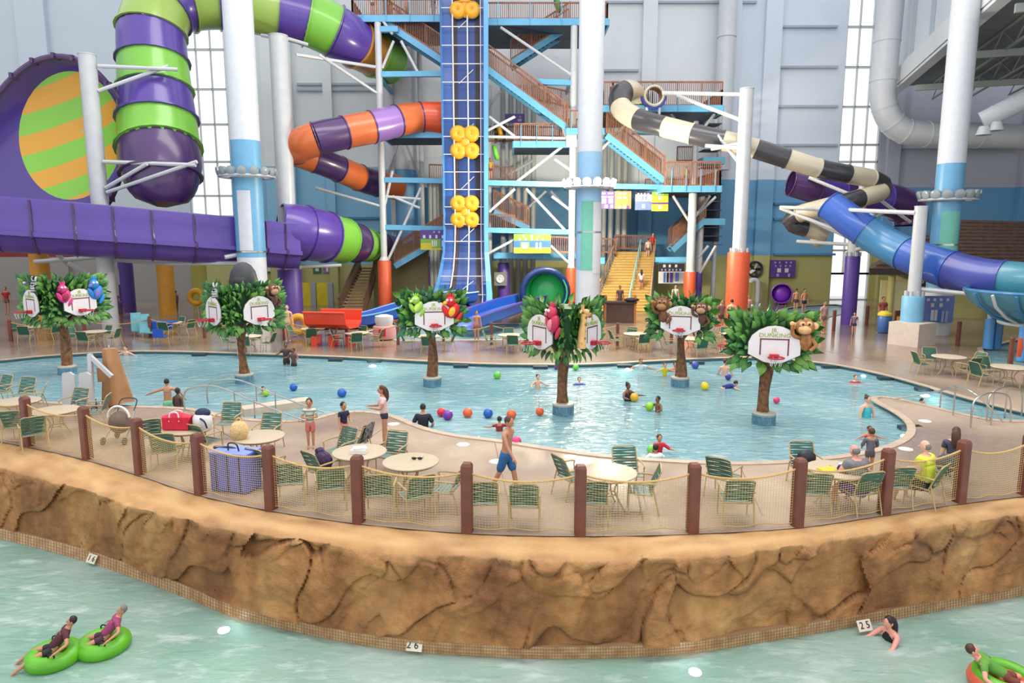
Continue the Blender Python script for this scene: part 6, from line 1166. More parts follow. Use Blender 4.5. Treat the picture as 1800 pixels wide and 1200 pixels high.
sign('purple safety sign on the olive wall above the purple tunnel mouth', 1355, 457, 1397, 487, 59.6, [(-.5, -.5, .5, .5, SPUR), (-.01, .1, .01, .5, SBLK)], [(-.4, -.02, .36, .1, 2, SLAV), (.05, .42, .36, .1, 2, SLAV), (-.35, .4, .16, .1, 4, SLAV)], [(-.15, -.1, .15, .24, signw), (.15, -.1, .15, .24, signw), (-.2, -.38, .1, .18, SLAV), (.25, -.38, .08, .2, SLAV)])
sign('periwinkle sign hung around the foot of the right large column', 1622, 520, 1674, 567, 37.3, [(-.5, -.5, .5, .5, SPER), (-.24, -.48, .16, .0, SBLU)], [(-.4, .42, .36, .10, 4, signw), (-.26, .26, .16, .14, 2, signw)], [(-.16, -.22, .10, .4, signw), (-.05, -.22, .08, .4, signw), (.16, -.26, .08, .42, SLAV), (.27, -.26, .08, .42, SLAV)])
sign('small purple sign on the tower railing behind the yellow tube rider', 888, 200, 922, 216, YT+3.5, [(-.5, -.5, .5, .5, SPUR)], [(.0, .4, .15, .14, 2, SLAV)], [(.25, -.2, .2, .3, SLAV)])
sign('purple and orange poster behind the orange padded post', 662, 415, 692, 464, 53, [(-.5, .2, .5, .5, SPUR), (-.5, -.3, .5, .2, SORA), (-.5, -.5, .5, -.3, SPUR)], [(-.4, .4, .34, .06, 3, SLAV)], [(0, -.02, .3, .24, signw)])
sign('green exit style sign on the wall left of the purple foot', 466, 467, 491, 480, 59.9, [(-.5, -.5, .5, .5, SGR)], [], [(-.2, 0, .25, .5, signw), (.25, 0, .25, .5, signw)])
sign('green sign on the olive wall right of the purple foot', 550, 468, 565, 480, 59.9, [(-.5, -.5, .5, .5, SGR)], [], [(0, 0, .4, .4, signw)])
sign('mauve sign with three figures above the yellow panels', 568, 467, 597, 480, 59.9, [(-.5, -.5, .5, .5, mat('sign_mauve', (140, 96, 130), 0.5))], [], [(-.25, 0, .14, .6, signw), (0, 0, .14, .6, SLAV), (.25, 0, .14, .6, signw)])
# brown roofed hut
hy = 45.0; q = W(1700, 470, hy); hut = thing('shingled_hut', 'olive hut with a broad brown shingled hip roof behind the blue slide', 'hut', (q.x, hy, 0))
ze = W(1700, 474, hy).z; zp = W(1700, 386, hy+4).z; xl, xr = W(1522, 474, hy).x, W(2060, 474, hy).x; rp0, rp1 = Vector((W(1688, 386, hy+4).x, hy+4, zp)), Vector((W(1716, 386, hy+4).x, hy+4, zp)); shin = mat('brown_shingle', (106, 82, 72), 0.85, var=0.2, scale=3, bump=0.5, bscale=14)
E = [Vector((xl, hy-0.5, ze)), Vector((xr, hy-0.5, ze)), Vector((xr, hy+9, ze)), Vector((W(1532, 474, hy+9).x, hy+9, ze))]
rp1 = Vector((rp0.x + 7.5, hy+4, zp-0.2))
for nmf, (a, c, d_, e_) in {'front': (E[0], E[1], rp1, rp0), 'left': (E[3], E[0], rp0, rp0)}.items():
    nr = 14
    for k in range(nr):
        u0, u1 = k/nr, (k+1)/nr; A1, C1, A2, C2 = a.lerp(e_, u0), c.lerp(d_, u0), a.lerp(e_, u1), c.lerp(d_, u1); up = Vector((0, -0.05, 0.10)) if nmf == 'front' else Vector((-0.05, 0, 0.10)); MB().add([A1+up, C1+up, C2, A2, A1, C1], [(0, 1, 2, 3), (4, 5, 1, 0)]).build('shingle_course', shin, hut, smooth=False)
olive = mat('olive_plaster', (178, 170, 108), 0.6, var=0.06, scale=1); MB().box(((xl+xr)/2+2.4, hy+3, ze/2), (xr-xl-4.6, 4.4, ze)).build('hut_wall', olive, hut, smooth=False)
MB().box(((xl+xr)/2, hy-0.5, ze-0.1), (xr-xl, 0.15, 0.4)).build('eave_board', mat('dark_eave', (66, 52, 48), 0.7), hut, smooth=False)
for px in (1560, 1640, 1745): c = W(px, 530, hy+0.5); MB().cyl((c.x, hy+0.2, 0), (c.x, hy+0.2, ze), 0.22, n=12).build('porch_post', olive, hut)
MB().box((W(1575, 520, hy+0.4).x, hy+0.35, 1.3), (2.2, 0.1, 2.6)).build('hut_door', mat('cream_door', (214, 204, 150), 0.5), hut, smooth=False)
t = sign('dark sign reading ST partly hidden beside the right large column', 1612, 486, 1634, 503, 39.6, [(-.5, -.5, .5, .5, SBLK)]); c = W(1623, 494, 39.5); text('ST', (c.x+0.1, 39.53, c.z), 0.42, signw, RF, t, 'sign_lettering')
# wall fittings and far odds and ends
q = W(1327, 473, 59.3); t = thing('wall_fan', 'round black and white wall fan beside the tall orange foot', 'fan', q); MB().torus(q, 0.62, 0.10, 24, 8, RF).build('fan_ring', SBLK, t)
for k in range(5): a = k*2*math.pi/5; MB().box(q + Vector((0.3*math.cos(a), 0, 0.3*math.sin(a))), (0.52, 0.04, 0.24), R=Matrix.Rotation(-a, 3, 'Y') @ Matrix.Rotation(0.4, 3, 'X')).build('blade', signw if k % 2 else SBLK, t, smooth=False)
MB().cyl(q, q + Vector((0, 0.6, 0)), 0.12, n=10).build('hub', SBLK, t)
q = W(1330, 505, 58.5); t = thing('goose_neck_vent', 'white goose neck pipe against the olive wall right of the tall orange foot', 'pipe', (q.x, q.y, 0)); MB().tube(catmull([(q.x-0.55, q.y, q.z+0.4), (q.x-0.45, q.y, q.z+0.62), (q.x, q.y, q.z+0.55), (q.x+0.12, q.y, q.z), (q.x+0.12, q.y, 0)], 5), 0.20, 12).build('pipe_run', white, t)
for i, (x0, x1) in enumerate([(530, 548), (556, 578)]):
    a, c = W(x0, 497, 55), W(x1, 545, 55); t = thing('wall_billboard', ['left yellow board standing behind the purple padded foot', 'right yellow board with a grey upright, left of the wooden stairs'][i], 'board', ((a.x+c.x)/2, 55, 0)); MB().box(((a.x+c.x)/2, 55, a.z/2), (c.x-a.x, 0.2, a.z)).build('panel_board', mat('panel_yellow', (226, 206, 44), 0.5, var=0.08, scale=2), t, smooth=False); MB().box((c.x+0.22, 54.95, a.z/2), (0.42, 0.3, a.z)).build('grey_upright', mat('upright_grey', (168, 172, 180), 0.5), t, smooth=False)
q = G(1090, 568); t = thing('kiosk', 'dark brown drinks kiosk at the foot of the wide yellow stairs', 'kiosk', (q.x, q.y, 0)); bw_ = mat('kiosk_brown', (84, 62, 54), 0.6, var=0.15); z = 1.25
MB().box((q.x, q.y+0.6, z/2), (1.9, 0.9, z)).build('counter', bw_, t, smooth=False); MB().box((q.x, q.y+0.55, z+0.05), (2.1, 1.1, 0.1)).build('counter_top', mat('kiosk_top', (58, 42, 40), 0.4), t, smooth=False)
for s in (-1, 1): MB().box((q.x+s*0.95, q.y+0.15, 0.9), (0.14, 0.14, 1.8)).build('corner_post', mat('kiosk_orange', (176, 108, 62), 0.6), t, smooth=False)
MB().box((q.x-1.2, q.y+0.4, z+0.25), (0.7, 0.5, 0.5)).build('register', black_m, t, smooth=False); MB().ell((q.x+0.75, q.y+0.3, z+0.22), (0.5, 0.4, 0.14), 12, 6).build('dark_cover', black_m, t)
q = G(1553, 585); t = thing('trash_bin', 'blue bin with yellow lid on the wet walkway', 'bin', (q.x, q.y, 0)); MB().lathe([(0.30, 0.02), (0.36, 0.1), (0.37, 0.95), (0.33, 1.0)], (q.x, q.y, 0), 16).build('bin_body', mat('bin_blue', (66, 104, 168), 0.4), t); MB().lathe([(0.38, 0.0), (0.38, 0.12), (0.2, 0.26), (0.03, 0.28)], (q.x, q.y, 1.0), 16).build('bin_lid', mat('bin_yellow', (226, 200, 70), 0.4), t)
q = G(1578, 590); t = thing('menu_stand', 'small dark red menu stand beside the beige plinth', 'sign stand', (q.x, q.y, 0)); MB().box((q.x, q.y, 0.75), (0.5, 0.12, 1.3)).build('stand_panel', mat('stand_maroon', (96, 40, 40), 0.5), t, smooth=False); MB().box((q.x, q.y-0.07, 0.9), (0.35, 0.02, 0.4)).build('menu_card', gold_pad, t, smooth=False); MB().box((q.x, q.y, 0.06), (0.6, 0.4, 0.08)).build('stand_foot', black_m, t, smooth=False)
q = G(676, 596); t = thing('drink_cooler', 'round pink and white drinks cooler on the far deck left of the red parrot tree', 'cooler', (q.x, q.y, 0)); MB().lathe([(0.55, 0.05), (0.62, 0.3), (0.60, 0.7), (0.5, 0.75)], (q.x, q.y, 0), 18).build('cooler_body', mat('cooler_pink', (214, 150, 150), 0.5), t); MB().lathe([(0.42, 0), (0.5, 0.25), (0.48, 0.5), (0.2, 0.58)], (q.x, q.y, 0.75), 18).build('cooler_top', signw, t); MB().box((q.x, q.y-0.6, 0.45), (0.36, 0.12, 0.4)).build('tap_panel', red_m, t, smooth=False)
for i, (x, y, Y, lab) in enumerate([(345, 522, 46, 'yellow ring float leaning on the far deck left of the gorilla tree'), (525, 570, 37, 'yellow float stacked beside the brown posts')]):
    q = W(x, y, Y); d = Vector((0, 0, 1)); o = tag(MB().torus(q, 0.42, 0.2, 22, 10, RF).build('ring_float', YEL), lab, 'float')
    if q.z > 0.63: MB().cyl((q.x, q.y+0.2, 0), (q.x, q.y+0.2, q.z), 0.05, n=8).build('stand_pole', steel, o, world=False)
q = G(1776, 640); t = thing('rescue_tube', 'orange red rescue tube hung on the brown post at right', 'rescue tube', (q.x+0.22, q.y-0.2, 0.6)); MB().tube([(q.x+0.22, q.y-0.12, 0.35), (q.x+0.24, q.y-0.14, 0.75), (q.x+0.22, q.y-0.12, 1.15)], [0.08, 0.11, 0.08], 10).build('foam_tube', orange_pad, t)
# far left structures beyond the trees
for x0, x1, y0, y1, Y, m, lab in [(205, 215, 500, 545, 47, purple_pad, 'dark purple pennant post right of the leftmost board tree')]:
    a, c = W(x0, y0, Y), W(x1, y1, Y); t = thing('padded_column', lab, 'column', ((a.x+c.x)/2, Y, 0)); MB().cyl(((a.x+c.x)/2, Y, 0), ((a.x+c.x)/2, Y, a.z), (c.x-a.x)/2, n=14).build('column_pad', m, t); MB().cyl(((a.x+c.x)/2, Y, a.z), ((a.x+c.x)/2, Y, a.z+1), 0.1, n=8).build('column_neck', white, t)
# ================================================================ PEOPLE
PEND = []
def vz(a): return Vector(a)
class Fig:
    def __init__(self): self.v = []; self.r = []; self.e = []
    def add(self, p, r, par=None):
        self.v.append(Vector(p)); self.r.append(r if isinstance(r, tuple) else (r, r)); i = len(self.v)-1
        if par is not None: self.e.append((par, i))
        return i
    def make(self, M, name, m, parent, extra=None, sub=1):
        me = bpy.data.meshes.new('tmp'); me.from_pydata([tuple(p) for p in self.v], self.e, []); o = bpy.data.objects.new('tmp', me); COL.objects.link(o)
        md = o.modifiers.new('s', 'SKIN'); md.use_smooth_shade = True
        sv = me.skin_vertices[0].data
        for i, r in enumerate(self.r): sv[i].radius = r
        sv[0].use_root = True
        ss = o.modifiers.new('u', 'SUBSURF'); ss.levels = sub; ss.render_levels = sub
        PEND.append((o, M, name, m, parent, extra))
def flush_people():
    dg = bpy.context.evaluated_depsgraph_get(); dg.update(); out = []
    for o, M, name, m, parent, extra in PEND:
        ev = o.evaluated_get(dg); me = bpy.data.meshes.new_from_object(ev); out.append((me, M, name, m, parent, extra))
    for (o, *_r), (me, M, name, m, parent, extra) in zip(PEND, out):
        b = bmesh.new(); b.from_mesh(me); b.transform(M)
        if extra:
            vs = [b.verts.new(M @ q) for q in extra.v]
            for f in extra.f:
                try: b.faces.new([vs[i] for i in f])
                except ValueError: pass
        bmesh.ops.recalc_face_normals(b, faces=b.faces[:]); b.to_mesh(me); b.free(); me.materials.clear(); me.materials.append(m); me.shade_smooth()
        ob = bpy.data.objects.new(name, me); COL.objects.link(ob); ob.parent = parent; bpy.data.objects.remove(o)
    PEND.clear()
SK = {'fair': mat('skin_fair', (222, 172, 148), 0.55), 'tan': mat('skin_tan', (190, 134, 104), 0.55), 'brown': mat('skin_brown', (128, 84, 62), 0.55), 'dark': mat('skin_dark', (88, 58, 46), 0.55), 'pink': mat('skin_pink', (224, 154, 136), 0.55)}
HR = {'black': mat('hair_black', (34, 28, 28), 0.6), 'brown': mat('hair_brown', (78, 48, 34), 0.6, var=0.2, scale=20), 'grey': mat('hair_grey', (120, 112, 110), 0.7), 'red': mat('hair_auburn', (120, 56, 36), 0.6)}
CLM = {}
def cloth(c):
    k = 'cloth_%d_%d_%d' % c
    if k not in CLM: CLM[k] = mat(k, c, 0.8, var=0.07, scale=9)
    return CLM[k]
lip_m = mat('lip_red', (160, 80, 76), 0.5)
def person(label, loc, rz, h, skin='fair', hair='black', style='short', child=0.0, lean=0.0, legs=((0, 0, 0), (0, 0, 0)), arms=(None, None), shirt=None, sleeve=0.6, shorts=None, leglen=0.55, top=None, seat=False, face=False, turn=0.0, shoes=None, bulk=1.0, name='person', hold=None):
    """forward is -Y, angles in degrees; arms are (upper-arm dir, forearm dir) with x outward, y forward, z up"""
    s = h/1.75; root = thing(name, label, 'person', loc, 0); K = child; sk = SK[skin]
    M = Matrix.Rotation(rz, 4, 'Z') @ Matrix.Scale(s, 4)
    hipz = 0.90 - 0.06*K; hs = 1 + 0.42*K
    T = Matrix.Rotation(math.radians(lean), 3, 'X')           # + leans forward
    def Vf(x, y, z): return Vector((x, -y, z))
    def leg(sd, a):
        hf, kf, sp = (math.radians(q) for q in a); hp = Vector((0.085*sd, 0, 0)); d = Vector((math.sin(sp)*sd, -math.sin(hf)*math.cos(sp), -math.cos(hf)*math.cos(sp)))
        kn = hp + d*0.43; b = hf-kf; d2 = Vector((math.sin(sp)*sd*0.5, -math.sin(b), -math.cos(b))); d2.normalize(); an = kn + d2*0.41; toe = an + (Vector((0, -math.cos(b), math.sin(b)*-1)) if abs(b) < 1.2 else Vector((0, -0.4, -0.9))).normalized()*0.16 + Vector((0, 0, -0.04))
        return hp, kn, an, toe
    L0, R0 = leg(1, legs[0]), leg(-1, legs[1])
    low = min(L0[2].z, R0[2].z) - 0.06
    base = (0.46/s if seat else -low); P0 = Vector((0, 0, base))
    f = Fig(); B = bulk
    pel = f.add(P0 + Vector((0, 0, 0.02)), (0.125*B, 0.105*B)); wai = f.add(P0 + T @ Vector((0, 0, 0.17)), (0.118*B, 0.092*B), pel); che = f.add(P0 + T @ Vector((0, 0, 0.38)), (0.145*B, 0.105*B), wai); nb = f.add(P0 + T @ Vector((0, 0, 0.50)), (0.085, 0.075), che); nk = f.add(P0 + T @ Vector((0, 0.0, 0.57)), 0.052, nb); hb = f.add(P0 + T @ Vector((0, -0.012, 0.64)), 0.052, nk)
    for L in (L0, R0):
        th = f.add(P0 + L[0] + Vector((0, 0, -0.05)), 0.088*B, pel); kk = f.add(P0 + L[1], 0.056, f.add(P0 + L[0].lerp(L[1], .5), 0.076*B, th)); an = f.add(P0 + L[2], 0.036, f.add(P0 + L[1].lerp(L[2], .35), 0.055, kk)); f.add(P0 + L[3], 0.034, an)
    AR = []
    for sd, A in ((1, arms[0]), (-1, arms[1])):
        A = A or ((0.18, 0.0, -1), (0.10, 0.2, -1)); sh = P0 + T @ Vector((0.175*sd, 0, 0.47)); u = Vf(A[0][0]*sd, A[0][1], A[0][2]).normalized(); w_ = Vf(A[1][0]*sd, A[1][1], A[1][2]).normalized(); el = sh + u*0.27; wr = el + w_*0.235
        i = f.add(sh, 0.062*B, nb); i = f.add(sh.lerp(el, .5), 0.052*B, i); i = f.add(el, 0.042, i); i = f.add(el.lerp(wr, .4), 0.040, i); iw = f.add(wr, 0.028, i); pm = f.add(wr + w_*0.06, (0.036, 0.022), iw)
        side = w_.cross(Vector((0, 0, 1)) if abs(w_.z) < .9 else Vector((0, 1, 0))).normalized(); nn = side.cross(w_)
        for q, ln in ((-1.1, .068), (-.38, .082), (.36, .078), (1.05, .060)):
            t0 = f.add(wr + w_*(0.085+ln*0.45) + side*(0.016*q), 0.0095, pm); f.add(wr + w_*(0.085+ln*0.9) + side*(0.017*q) - nn*0.016, 0.008, t0)
        t0 = f.add(wr + w_*0.045 + side*0.036 - nn*0.008, 0.011, pm); f.add(wr + w_*0.085 + side*0.050 - nn*0.02, 0.009, t0); AR.append((sh, el, wr, w_))
    hc = P0 + T @ Vector((0, -0.015, 0.66)) + Vector((0, 0, 0.055*hs)); Rt = Matrix.Rotation(math.radians(turn), 3, 'Z') @ Matrix.Rotation(math.radians(lean*0.4), 3, 'X')
    ex = MB(); ex.ell(hc, (0.076*hs, 0.094*hs, 0.115*hs), 16, 12, Rt); ex.ell(hc + Rt @ Vector((0, -0.03, -0.062))*hs, (0.05*hs, 0.055*hs, 0.05*hs), 12, 8, Rt); ex.ell(hc + Rt @ Vector((0, -0.098, -0.018))*hs, (0.013*hs, 0.020*hs, 0.022*hs), 8, 6, Rt)
    for q in (-1, 1): ex.ell(hc + Rt @ Vector((0.078*q, 0.008, -0.01))*hs, (0.012*hs, 0.022*hs, 0.032*hs), 8, 6, Rt)
    f.make(M, 'body', sk, root, ex)
    def wb(mb, nm, m):   # world parts given in figure space
        mb.v = [M @ q for q in mb.v]; return mb.build(nm, m, root, world=False)
    if style != 'bald':
        hm = HR[hair]; b = MB(); b.ell(hc + Rt @ Vector((0, 0.016, 0.026))*hs, (0.086*hs, 0.095*hs, 0.102*hs), 14, 10, Rt)
        if style == 'long': b.tube(catmull([hc + Rt @ Vector((0, 0.05, 0.05))*hs, hc + Rt @ Vector((0, 0.105, -0.06))*hs, hc + Rt @ Vector((0, 0.12, -0.22))*hs, hc + Rt @ Vector((0, 0.11, -0.36))*hs], 3), [0.07*hs, .085*hs, .09*hs, .09*hs, .09*hs, .085*hs, .08*hs, .07*hs, .05*hs, .02*hs], 10)
        if style == 'bun': b.ell(hc + Rt @ Vector((0, 0.07, 0.10))*hs, 0.05*hs, 10, 8)
        wb(b, 'hair', hm)
    elif hair == 'grey': wb(MB().ell(hc + Rt @ Vector((0, 0.035, -0.005))*hs, (0.084*hs, 0.078*hs, 0.075*hs), 14, 10, Rt), 'hair', HR['grey'])
    if face:
        for q in (-1, 1): wb(MB().ell(hc + Rt @ Vector((0.030*q, -0.086, 0.008))*hs, 0.011*hs, 8, 6), 'eye', eye_b)
        wb(MB().ell(hc + Rt @ Vector((0, -0.088, -0.060))*hs, (0.022*hs, 0.010*hs, 0.007*hs), 8, 6, Rt), 'mouth', lip_m)
    if shirt:
        g = Fig(); a = g.add(P0 + T @ Vector((0, 0, -0.01)), (0.150*B, 0.132*B)); a = g.add(P0 + T @ Vector((0, 0, 0.10)), (0.150*B, 0.130*B), a); a = g.add(P0 + T @ Vector((0, 0, 0.20)), (0.150*B, 0.126*B), a); a = g.add(P0 + T @ Vector((0, 0, 0.29)), (0.160*B, 0.134*B), a); c_ = g.add(P0 + T @ Vector((0, 0, 0.38)), (0.172*B, 0.136*B), a); n_ = g.add(P0 + T @ Vector((0, 0, 0.48)), (0.120, 0.105), c_); g.add(P0 + T @ Vector((0, 0, 0.54)), (0.068, 0.066), n_)
        if sleeve:
            for sh, el, wr, w_ in AR: i = g.add(sh, 0.074*B, n_); j = g.add(sh.lerp(el, min(1, sleeve)), 0.066*B, i); (g.add(el.lerp(wr, sleeve-1), 0.05, j) if sleeve > 1 else None)
        g.make(M, 'shirt', cloth(shirt) if isinstance(shirt, tuple) else shirt, root)
    if shorts:
        g = Fig(); a = g.add(P0 + Vector((0, 0, 0.02)), (0.150*B, 0.128*B)); g.add(P0 + T @ Vector((0, 0, 0.13)), (0.140*B, 0.118*B), a)
        for L in (L0, R0): i = g.add(P0 + L[0] + Vector((0, 0, -0.04)), 0.105*B, a); g.add(P0 + L[0].lerp(L[1], leglen), 0.094*B, i)
        g.make(M, 'shorts', cloth(shorts) if isinstance(shorts, tuple) else shorts, root)
    if top:
        g = Fig(); a = g.add(P0 + T @ Vector((0, 0, 0.32)), (0.150*B, 0.118*B)); g.add(P0 + T @ Vector((0, 0, 0.42)), (0.150*B, 0.116*B), a); g.make(M, 'swim_top', cloth(top), root)
    if shoes:
        for L in (L0, R0): wb(MB().ell((P0+L[2]).lerp(P0+L[3], .55) + Vector((0, 0, -0.015)), (0.05, 0.13, 0.045), 10, 6), 'shoe', cloth(shoes))
    root['_'] = 0; del root['_']
    return root, [M @ a[2] + Vector(loc) for a in AR]
D = math.radians
stripe_m, nt, p = nodes_of('striped_tee'); tc = nt.nodes.new('ShaderNodeTexCoord'); sp = nt.nodes.new('ShaderNodeSeparateXYZ'); mm = nt.nodes.new('ShaderNodeMath'); mm.operation = 'MULTIPLY'; mm.inputs[1].default_value = 9; fr = nt.nodes.new('ShaderNodeMath'); fr.operation = 'FRACT'; rp = nt.nodes.new('ShaderNodeValToRGB'); rp.color_ramp.interpolation = 'CONSTANT'; rp.color_ramp.elements[0].color = rgb(216, 206, 196); rp.color_ramp.elements[1].position = .62; rp.color_ramp.elements[1].color = rgb(112, 148, 128)
for a, c in ((tc.outputs['Object'], sp.inputs[0]), (sp.outputs['Z'], mm.inputs[0]), (mm.outputs[0], fr.inputs[0]), (fr.outputs[0], rp.inputs['Fac']), (rp.outputs['Color'], p.inputs['Base Color'])): nt.links.new(a, c)
# --- on the near deck
person('girl in a pale pink tee and navy shorts with long brown hair, looking down', G(677, 784), D(-72), 1.63, 'tan', 'brown', 'long', lean=4, arms=(((.25, .35, -1), (-.25, 1, .15)), ((.25, .35, -1), (-.25, 1, .1))), shirt=(232, 196, 200), shorts=(44, 50, 74), leglen=.32, face=True, legs=((4, 4, 3), (-4, 4, 3)), shoes=(120, 90, 80))
person('small boy in a striped tee and red and white shorts with folded arms', G(547, 787), D(8), 1.28, 'tan', 'black', child=.75, arms=(((.35, .3, -1), (-1, .75, .15)), ((.35, .3, -1), (-1, .85, .05))), shirt=stripe_m, shorts=(206, 120, 110), leglen=.85, face=True)
person('small boy in a navy tee and coral shorts turned to the right', G(606, 785), D(48), 1.16, 'tan', 'black', child=.85, arms=(((.2, .2, -1), (-.4, 1, -.3)), ((.2, .1, -1), (.1, .5, -1))), shirt=(36, 40, 70), shorts=(214, 104, 100), leglen=.9, face=True)
person('bare chested man in blue swim shorts walking past the seventh post', G(890, 868), D(60), 1.74, 'tan', 'brown', lean=5, legs=((18, 8, 2), (-16, 14, 2)), arms=(((.5, -.55, -1), (.4, -.25, -1)), ((.2, .5, -1), (.1, .7, -.9))), shorts=(44, 100, 160), leglen=.95)
seatA = CH_[near[33][3]]; a = seatA.rotation_euler.z
fw = Matrix.Rotation(a, 3, 'Z') @ Vector((0, 1, 0))
person('bald man in a grey shirt and purple shorts leaning to the table', Vector(seatA.location) - fw*0.02, a + math.pi, 1.80, 'pink', 'grey', 'bald', lean=16, seat=True, legs=((82, 78, 12), (84, 60, 14)), arms=(((.45, .5, -.9), (-.2, 1, .1)), ((.5, .5, -.9), (-.1, 1, 0))), shirt=(118, 116, 122), shorts=(88, 74, 170), leglen=.85, bulk=1.45, shoes=(40, 40, 46))
seatB = CH_[near[35][3]]; a = seatB.rotation_euler.z
fw = Matrix.Rotation(a, 3, 'Z') @ Vector((0, 1, 0))
person('man in a bright yellow shirt and black shorts sitting by the last post', Vector(seatB.location) - fw*0.02, a + math.pi, 1.80, 'fair', 'grey', 'bald', lean=4, seat=True, legs=((80, 70, 8), (80, 85, 10)), arms=(((.3, .2, -1), (-.2, 1, -.2)), ((.3, .2, -1), (-.1, 1, -.2))), shirt=(222, 228, 70), shorts=(36, 36, 42), leglen=.8, bulk=1.45, turn=8, shoes=(80, 70, 64))
person('person with dark brown hair seated behind the last brown post', G(1712, 872) + Vector((0, 0.75, 0)), D(150), 1.72, 'fair', 'brown', 'long', seat=True, legs=((82, 80, 8), (82, 80, 8)), shirt=(70, 72, 88), shorts=(60, 60, 70))
person('child in grey with a red float collar standing beyond the bald man', G(1526, 838), D(170), 1.12, 'tan', 'brown', child=.6, shirt=(104, 104, 116), sleeve=1.3, shorts=(84, 82, 92), arms=(((.3, .3, -1), (-.2, .8, -.5)), ((.3, .3, -1), (-.2, .8, -.5))))
# --- in and beside the pool
def swim(label, x, ytop, ywl, h, rz, skin='tan', hair='black', style='short', child=0.0, z=-0.12, **k):
    q = G(x, ywl, z); vis = (ywl-ytop)*S(ywl, q.y); vis = max(0.2, min(vis, h*0.8)); q.z = z + vis - h*(1.0+0.02); return person(label, q, D(rz), h, skin, hair, style, child, **k)
AW = (((.8, .5, -.6), (.3, 1, .1)), ((.8, .5, -.6), (.3, 1, .1)))
AO = (((1, .3, -.35), (.8, .6, -.1)), ((1, .3, -.35), (.8, .6, -.1)))
swim('man in a navy tee sitting in the pool with his back to the deck', 744, 705, 750, 1.74, 180, 'tan', 'black', shirt=(36, 38, 52), sleeve=.9, shorts=(40, 40, 50), arms=(((.5, -.1, -1), (-.3, .8, -.6)), ((.5, -.1, -1), (-.3, .8, -.6))), bulk=1.1)
swim('woman in a dark bikini top and mint shorts wading at the left edge', 296, 662, 712, 1.66, 200, 'tan', 'black', top=(50, 34, 42), shorts=(140, 206, 160), arms=(((1, .2, -.35), (.9, .5, -.4)), ((.9, .1, -.6), (.5, .4, -1))))
swim('dark skinned swimmer beside the woman in mint shorts', 314, 678, 716, 1.6, 160, 'dark', 'black', shorts=(60, 40, 40), arms=(((.4, .2, -1), (.2, .6, -.9)), None))
swim('child in red with wet dark hair under the orange balls', 878, 730, 757, 1.15, 190, 'tan', 'black', child=.5, shirt=(150, 40, 44), arms=AO)
swim('child in a red swim shirt holding a green ball near the white towel', 1158, 761, 796, 1.2, 10, 'tan', 'brown', child=.5, shirt=(206, 34, 52), sleeve=1.2, shorts=(30, 34, 40), arms=AW)
q = G(1147, 791, -0.05); ball(1146, 790, grec, .13, 'green play ball held by the child in red')
swim('woman in a dark suit hugging a yellow ball in the middle of the glare', 1103, 669, 704, 1.6, 40, 'brown', 'black', 'bun', shirt=(40, 40, 60), sleeve=0, shorts=(36, 40, 80), arms=AW)
ball(1115, 698, (232, 176, 52), .15, 'amber play ball hugged by the woman in dark suit')
swim('bare backed boy with a lime ball right of the woman in dark', 1156, 694, 724, 1.3, -60, 'brown', 'black', child=.35, shorts=(150, 100, 60), arms=AW)
ball(1142, 714, (150, 206, 60), .14, 'lime play ball beside the bare backed boy')
swim('woman in a turquoise swimsuit standing left of the peninsula', 1522, 691, 733, 1.66, 20, 'fair', 'brown', 'bun', shirt=(64, 178, 190), sleeve=0, shorts=(64, 178, 190), leglen=.2, bulk=1.1, arms=(((.4, .1, -1), (.1, .3, -1)), ((.4, .1, -1), (.1, .3, -1))))
swim('child in a red float vest in front of the grey clad child', 1527, 747, 772, 1.1, 0, 'tan', 'brown', child=.6, shirt=(222, 52, 44), sleeve=0, bulk=1.25, arms=AO)
swim('red shirted swimmer under the far right wall', 1503, 656, 672, 1.5, 0, 'fair', 'red', shirt=(190, 40, 56), arms=AO)
swim('swimmer in purple with dark hair in the narrow channel', 1620, 697, 710, 1.4, 30, 'fair', 'black', shirt=(82, 40, 140), arms=AO)
swim('bare backed man walking in near the far tree', 1274, 628, 660, 1.75, 150, 'fair', 'brown', shorts=(50, 60, 120), arms=(((.4, .2, -1), (.2, .6, -.8)), ((.4, .2, -1), (.2, .6, -.8))))
swim('child in a yellow shirt left of the far tree', 1168, 636, 660, 1.2, 10, 'fair', 'red', child=.4, shirt=(230, 206, 50), arms=AO)
swim('dark haired swimmer in pale top close to the far wall', 1126, 628, 648, 1.5, 0, 'tan', 'black', shirt=(206, 210, 214), arms=AO)
swim('dark haired swimmer half hidden by the far tree trunk', 1186, 634, 652, 1.5, 0, 'tan', 'black', shirt=(196, 120, 120), arms=AO)
swim('swimmer in a blue cap left of the middle tree', 945, 655, 682, 1.4, 20, 'fair', 'black', shorts=(60, 90, 150), arms=AW)
swim('swimmer in blue just right of the middle trunk', 1018, 660, 676, 1.4, 0, 'fair', 'brown', shirt=(58, 84, 170), arms=AO)
q = G(1270, 682, -0.12); person('swimmer in indigo floating flat beside the yellow ball', Vector((q.x, q.y, -0.75)), D(90), 1.3, 'fair', 'black', child=.4, lean=75, shirt=(50, 54, 130), legs=((-10, 10, 5), (-10, 10, 5)), arms=AO)
swim('taller dark clad bather at the far pool edge between the gorilla and parrot trees', 504, 600, 641, 1.6, 15, 'brown', 'black', shirt=(74, 62, 66), shorts=(50, 46, 50), arms=AW)
swim('smaller bather in maroon beside the taller dark clad bather', 517, 610, 643, 1.4, -20, 'brown', 'black', child=.2, shirt=(106, 74, 78), shorts=(60, 50, 54), arms=AW)
swim('swimmer with dark hair at the far edge behind the tan cover', 222, 606, 624, 1.6, 0, 'fair', 'brown', arms=AO)
swim('child with a lime float lying low beside the ramp wall', 463, 678, 692, 1.2, 40, 'tan', 'black', child=.5, shirt=(120, 130, 60), arms=AO)
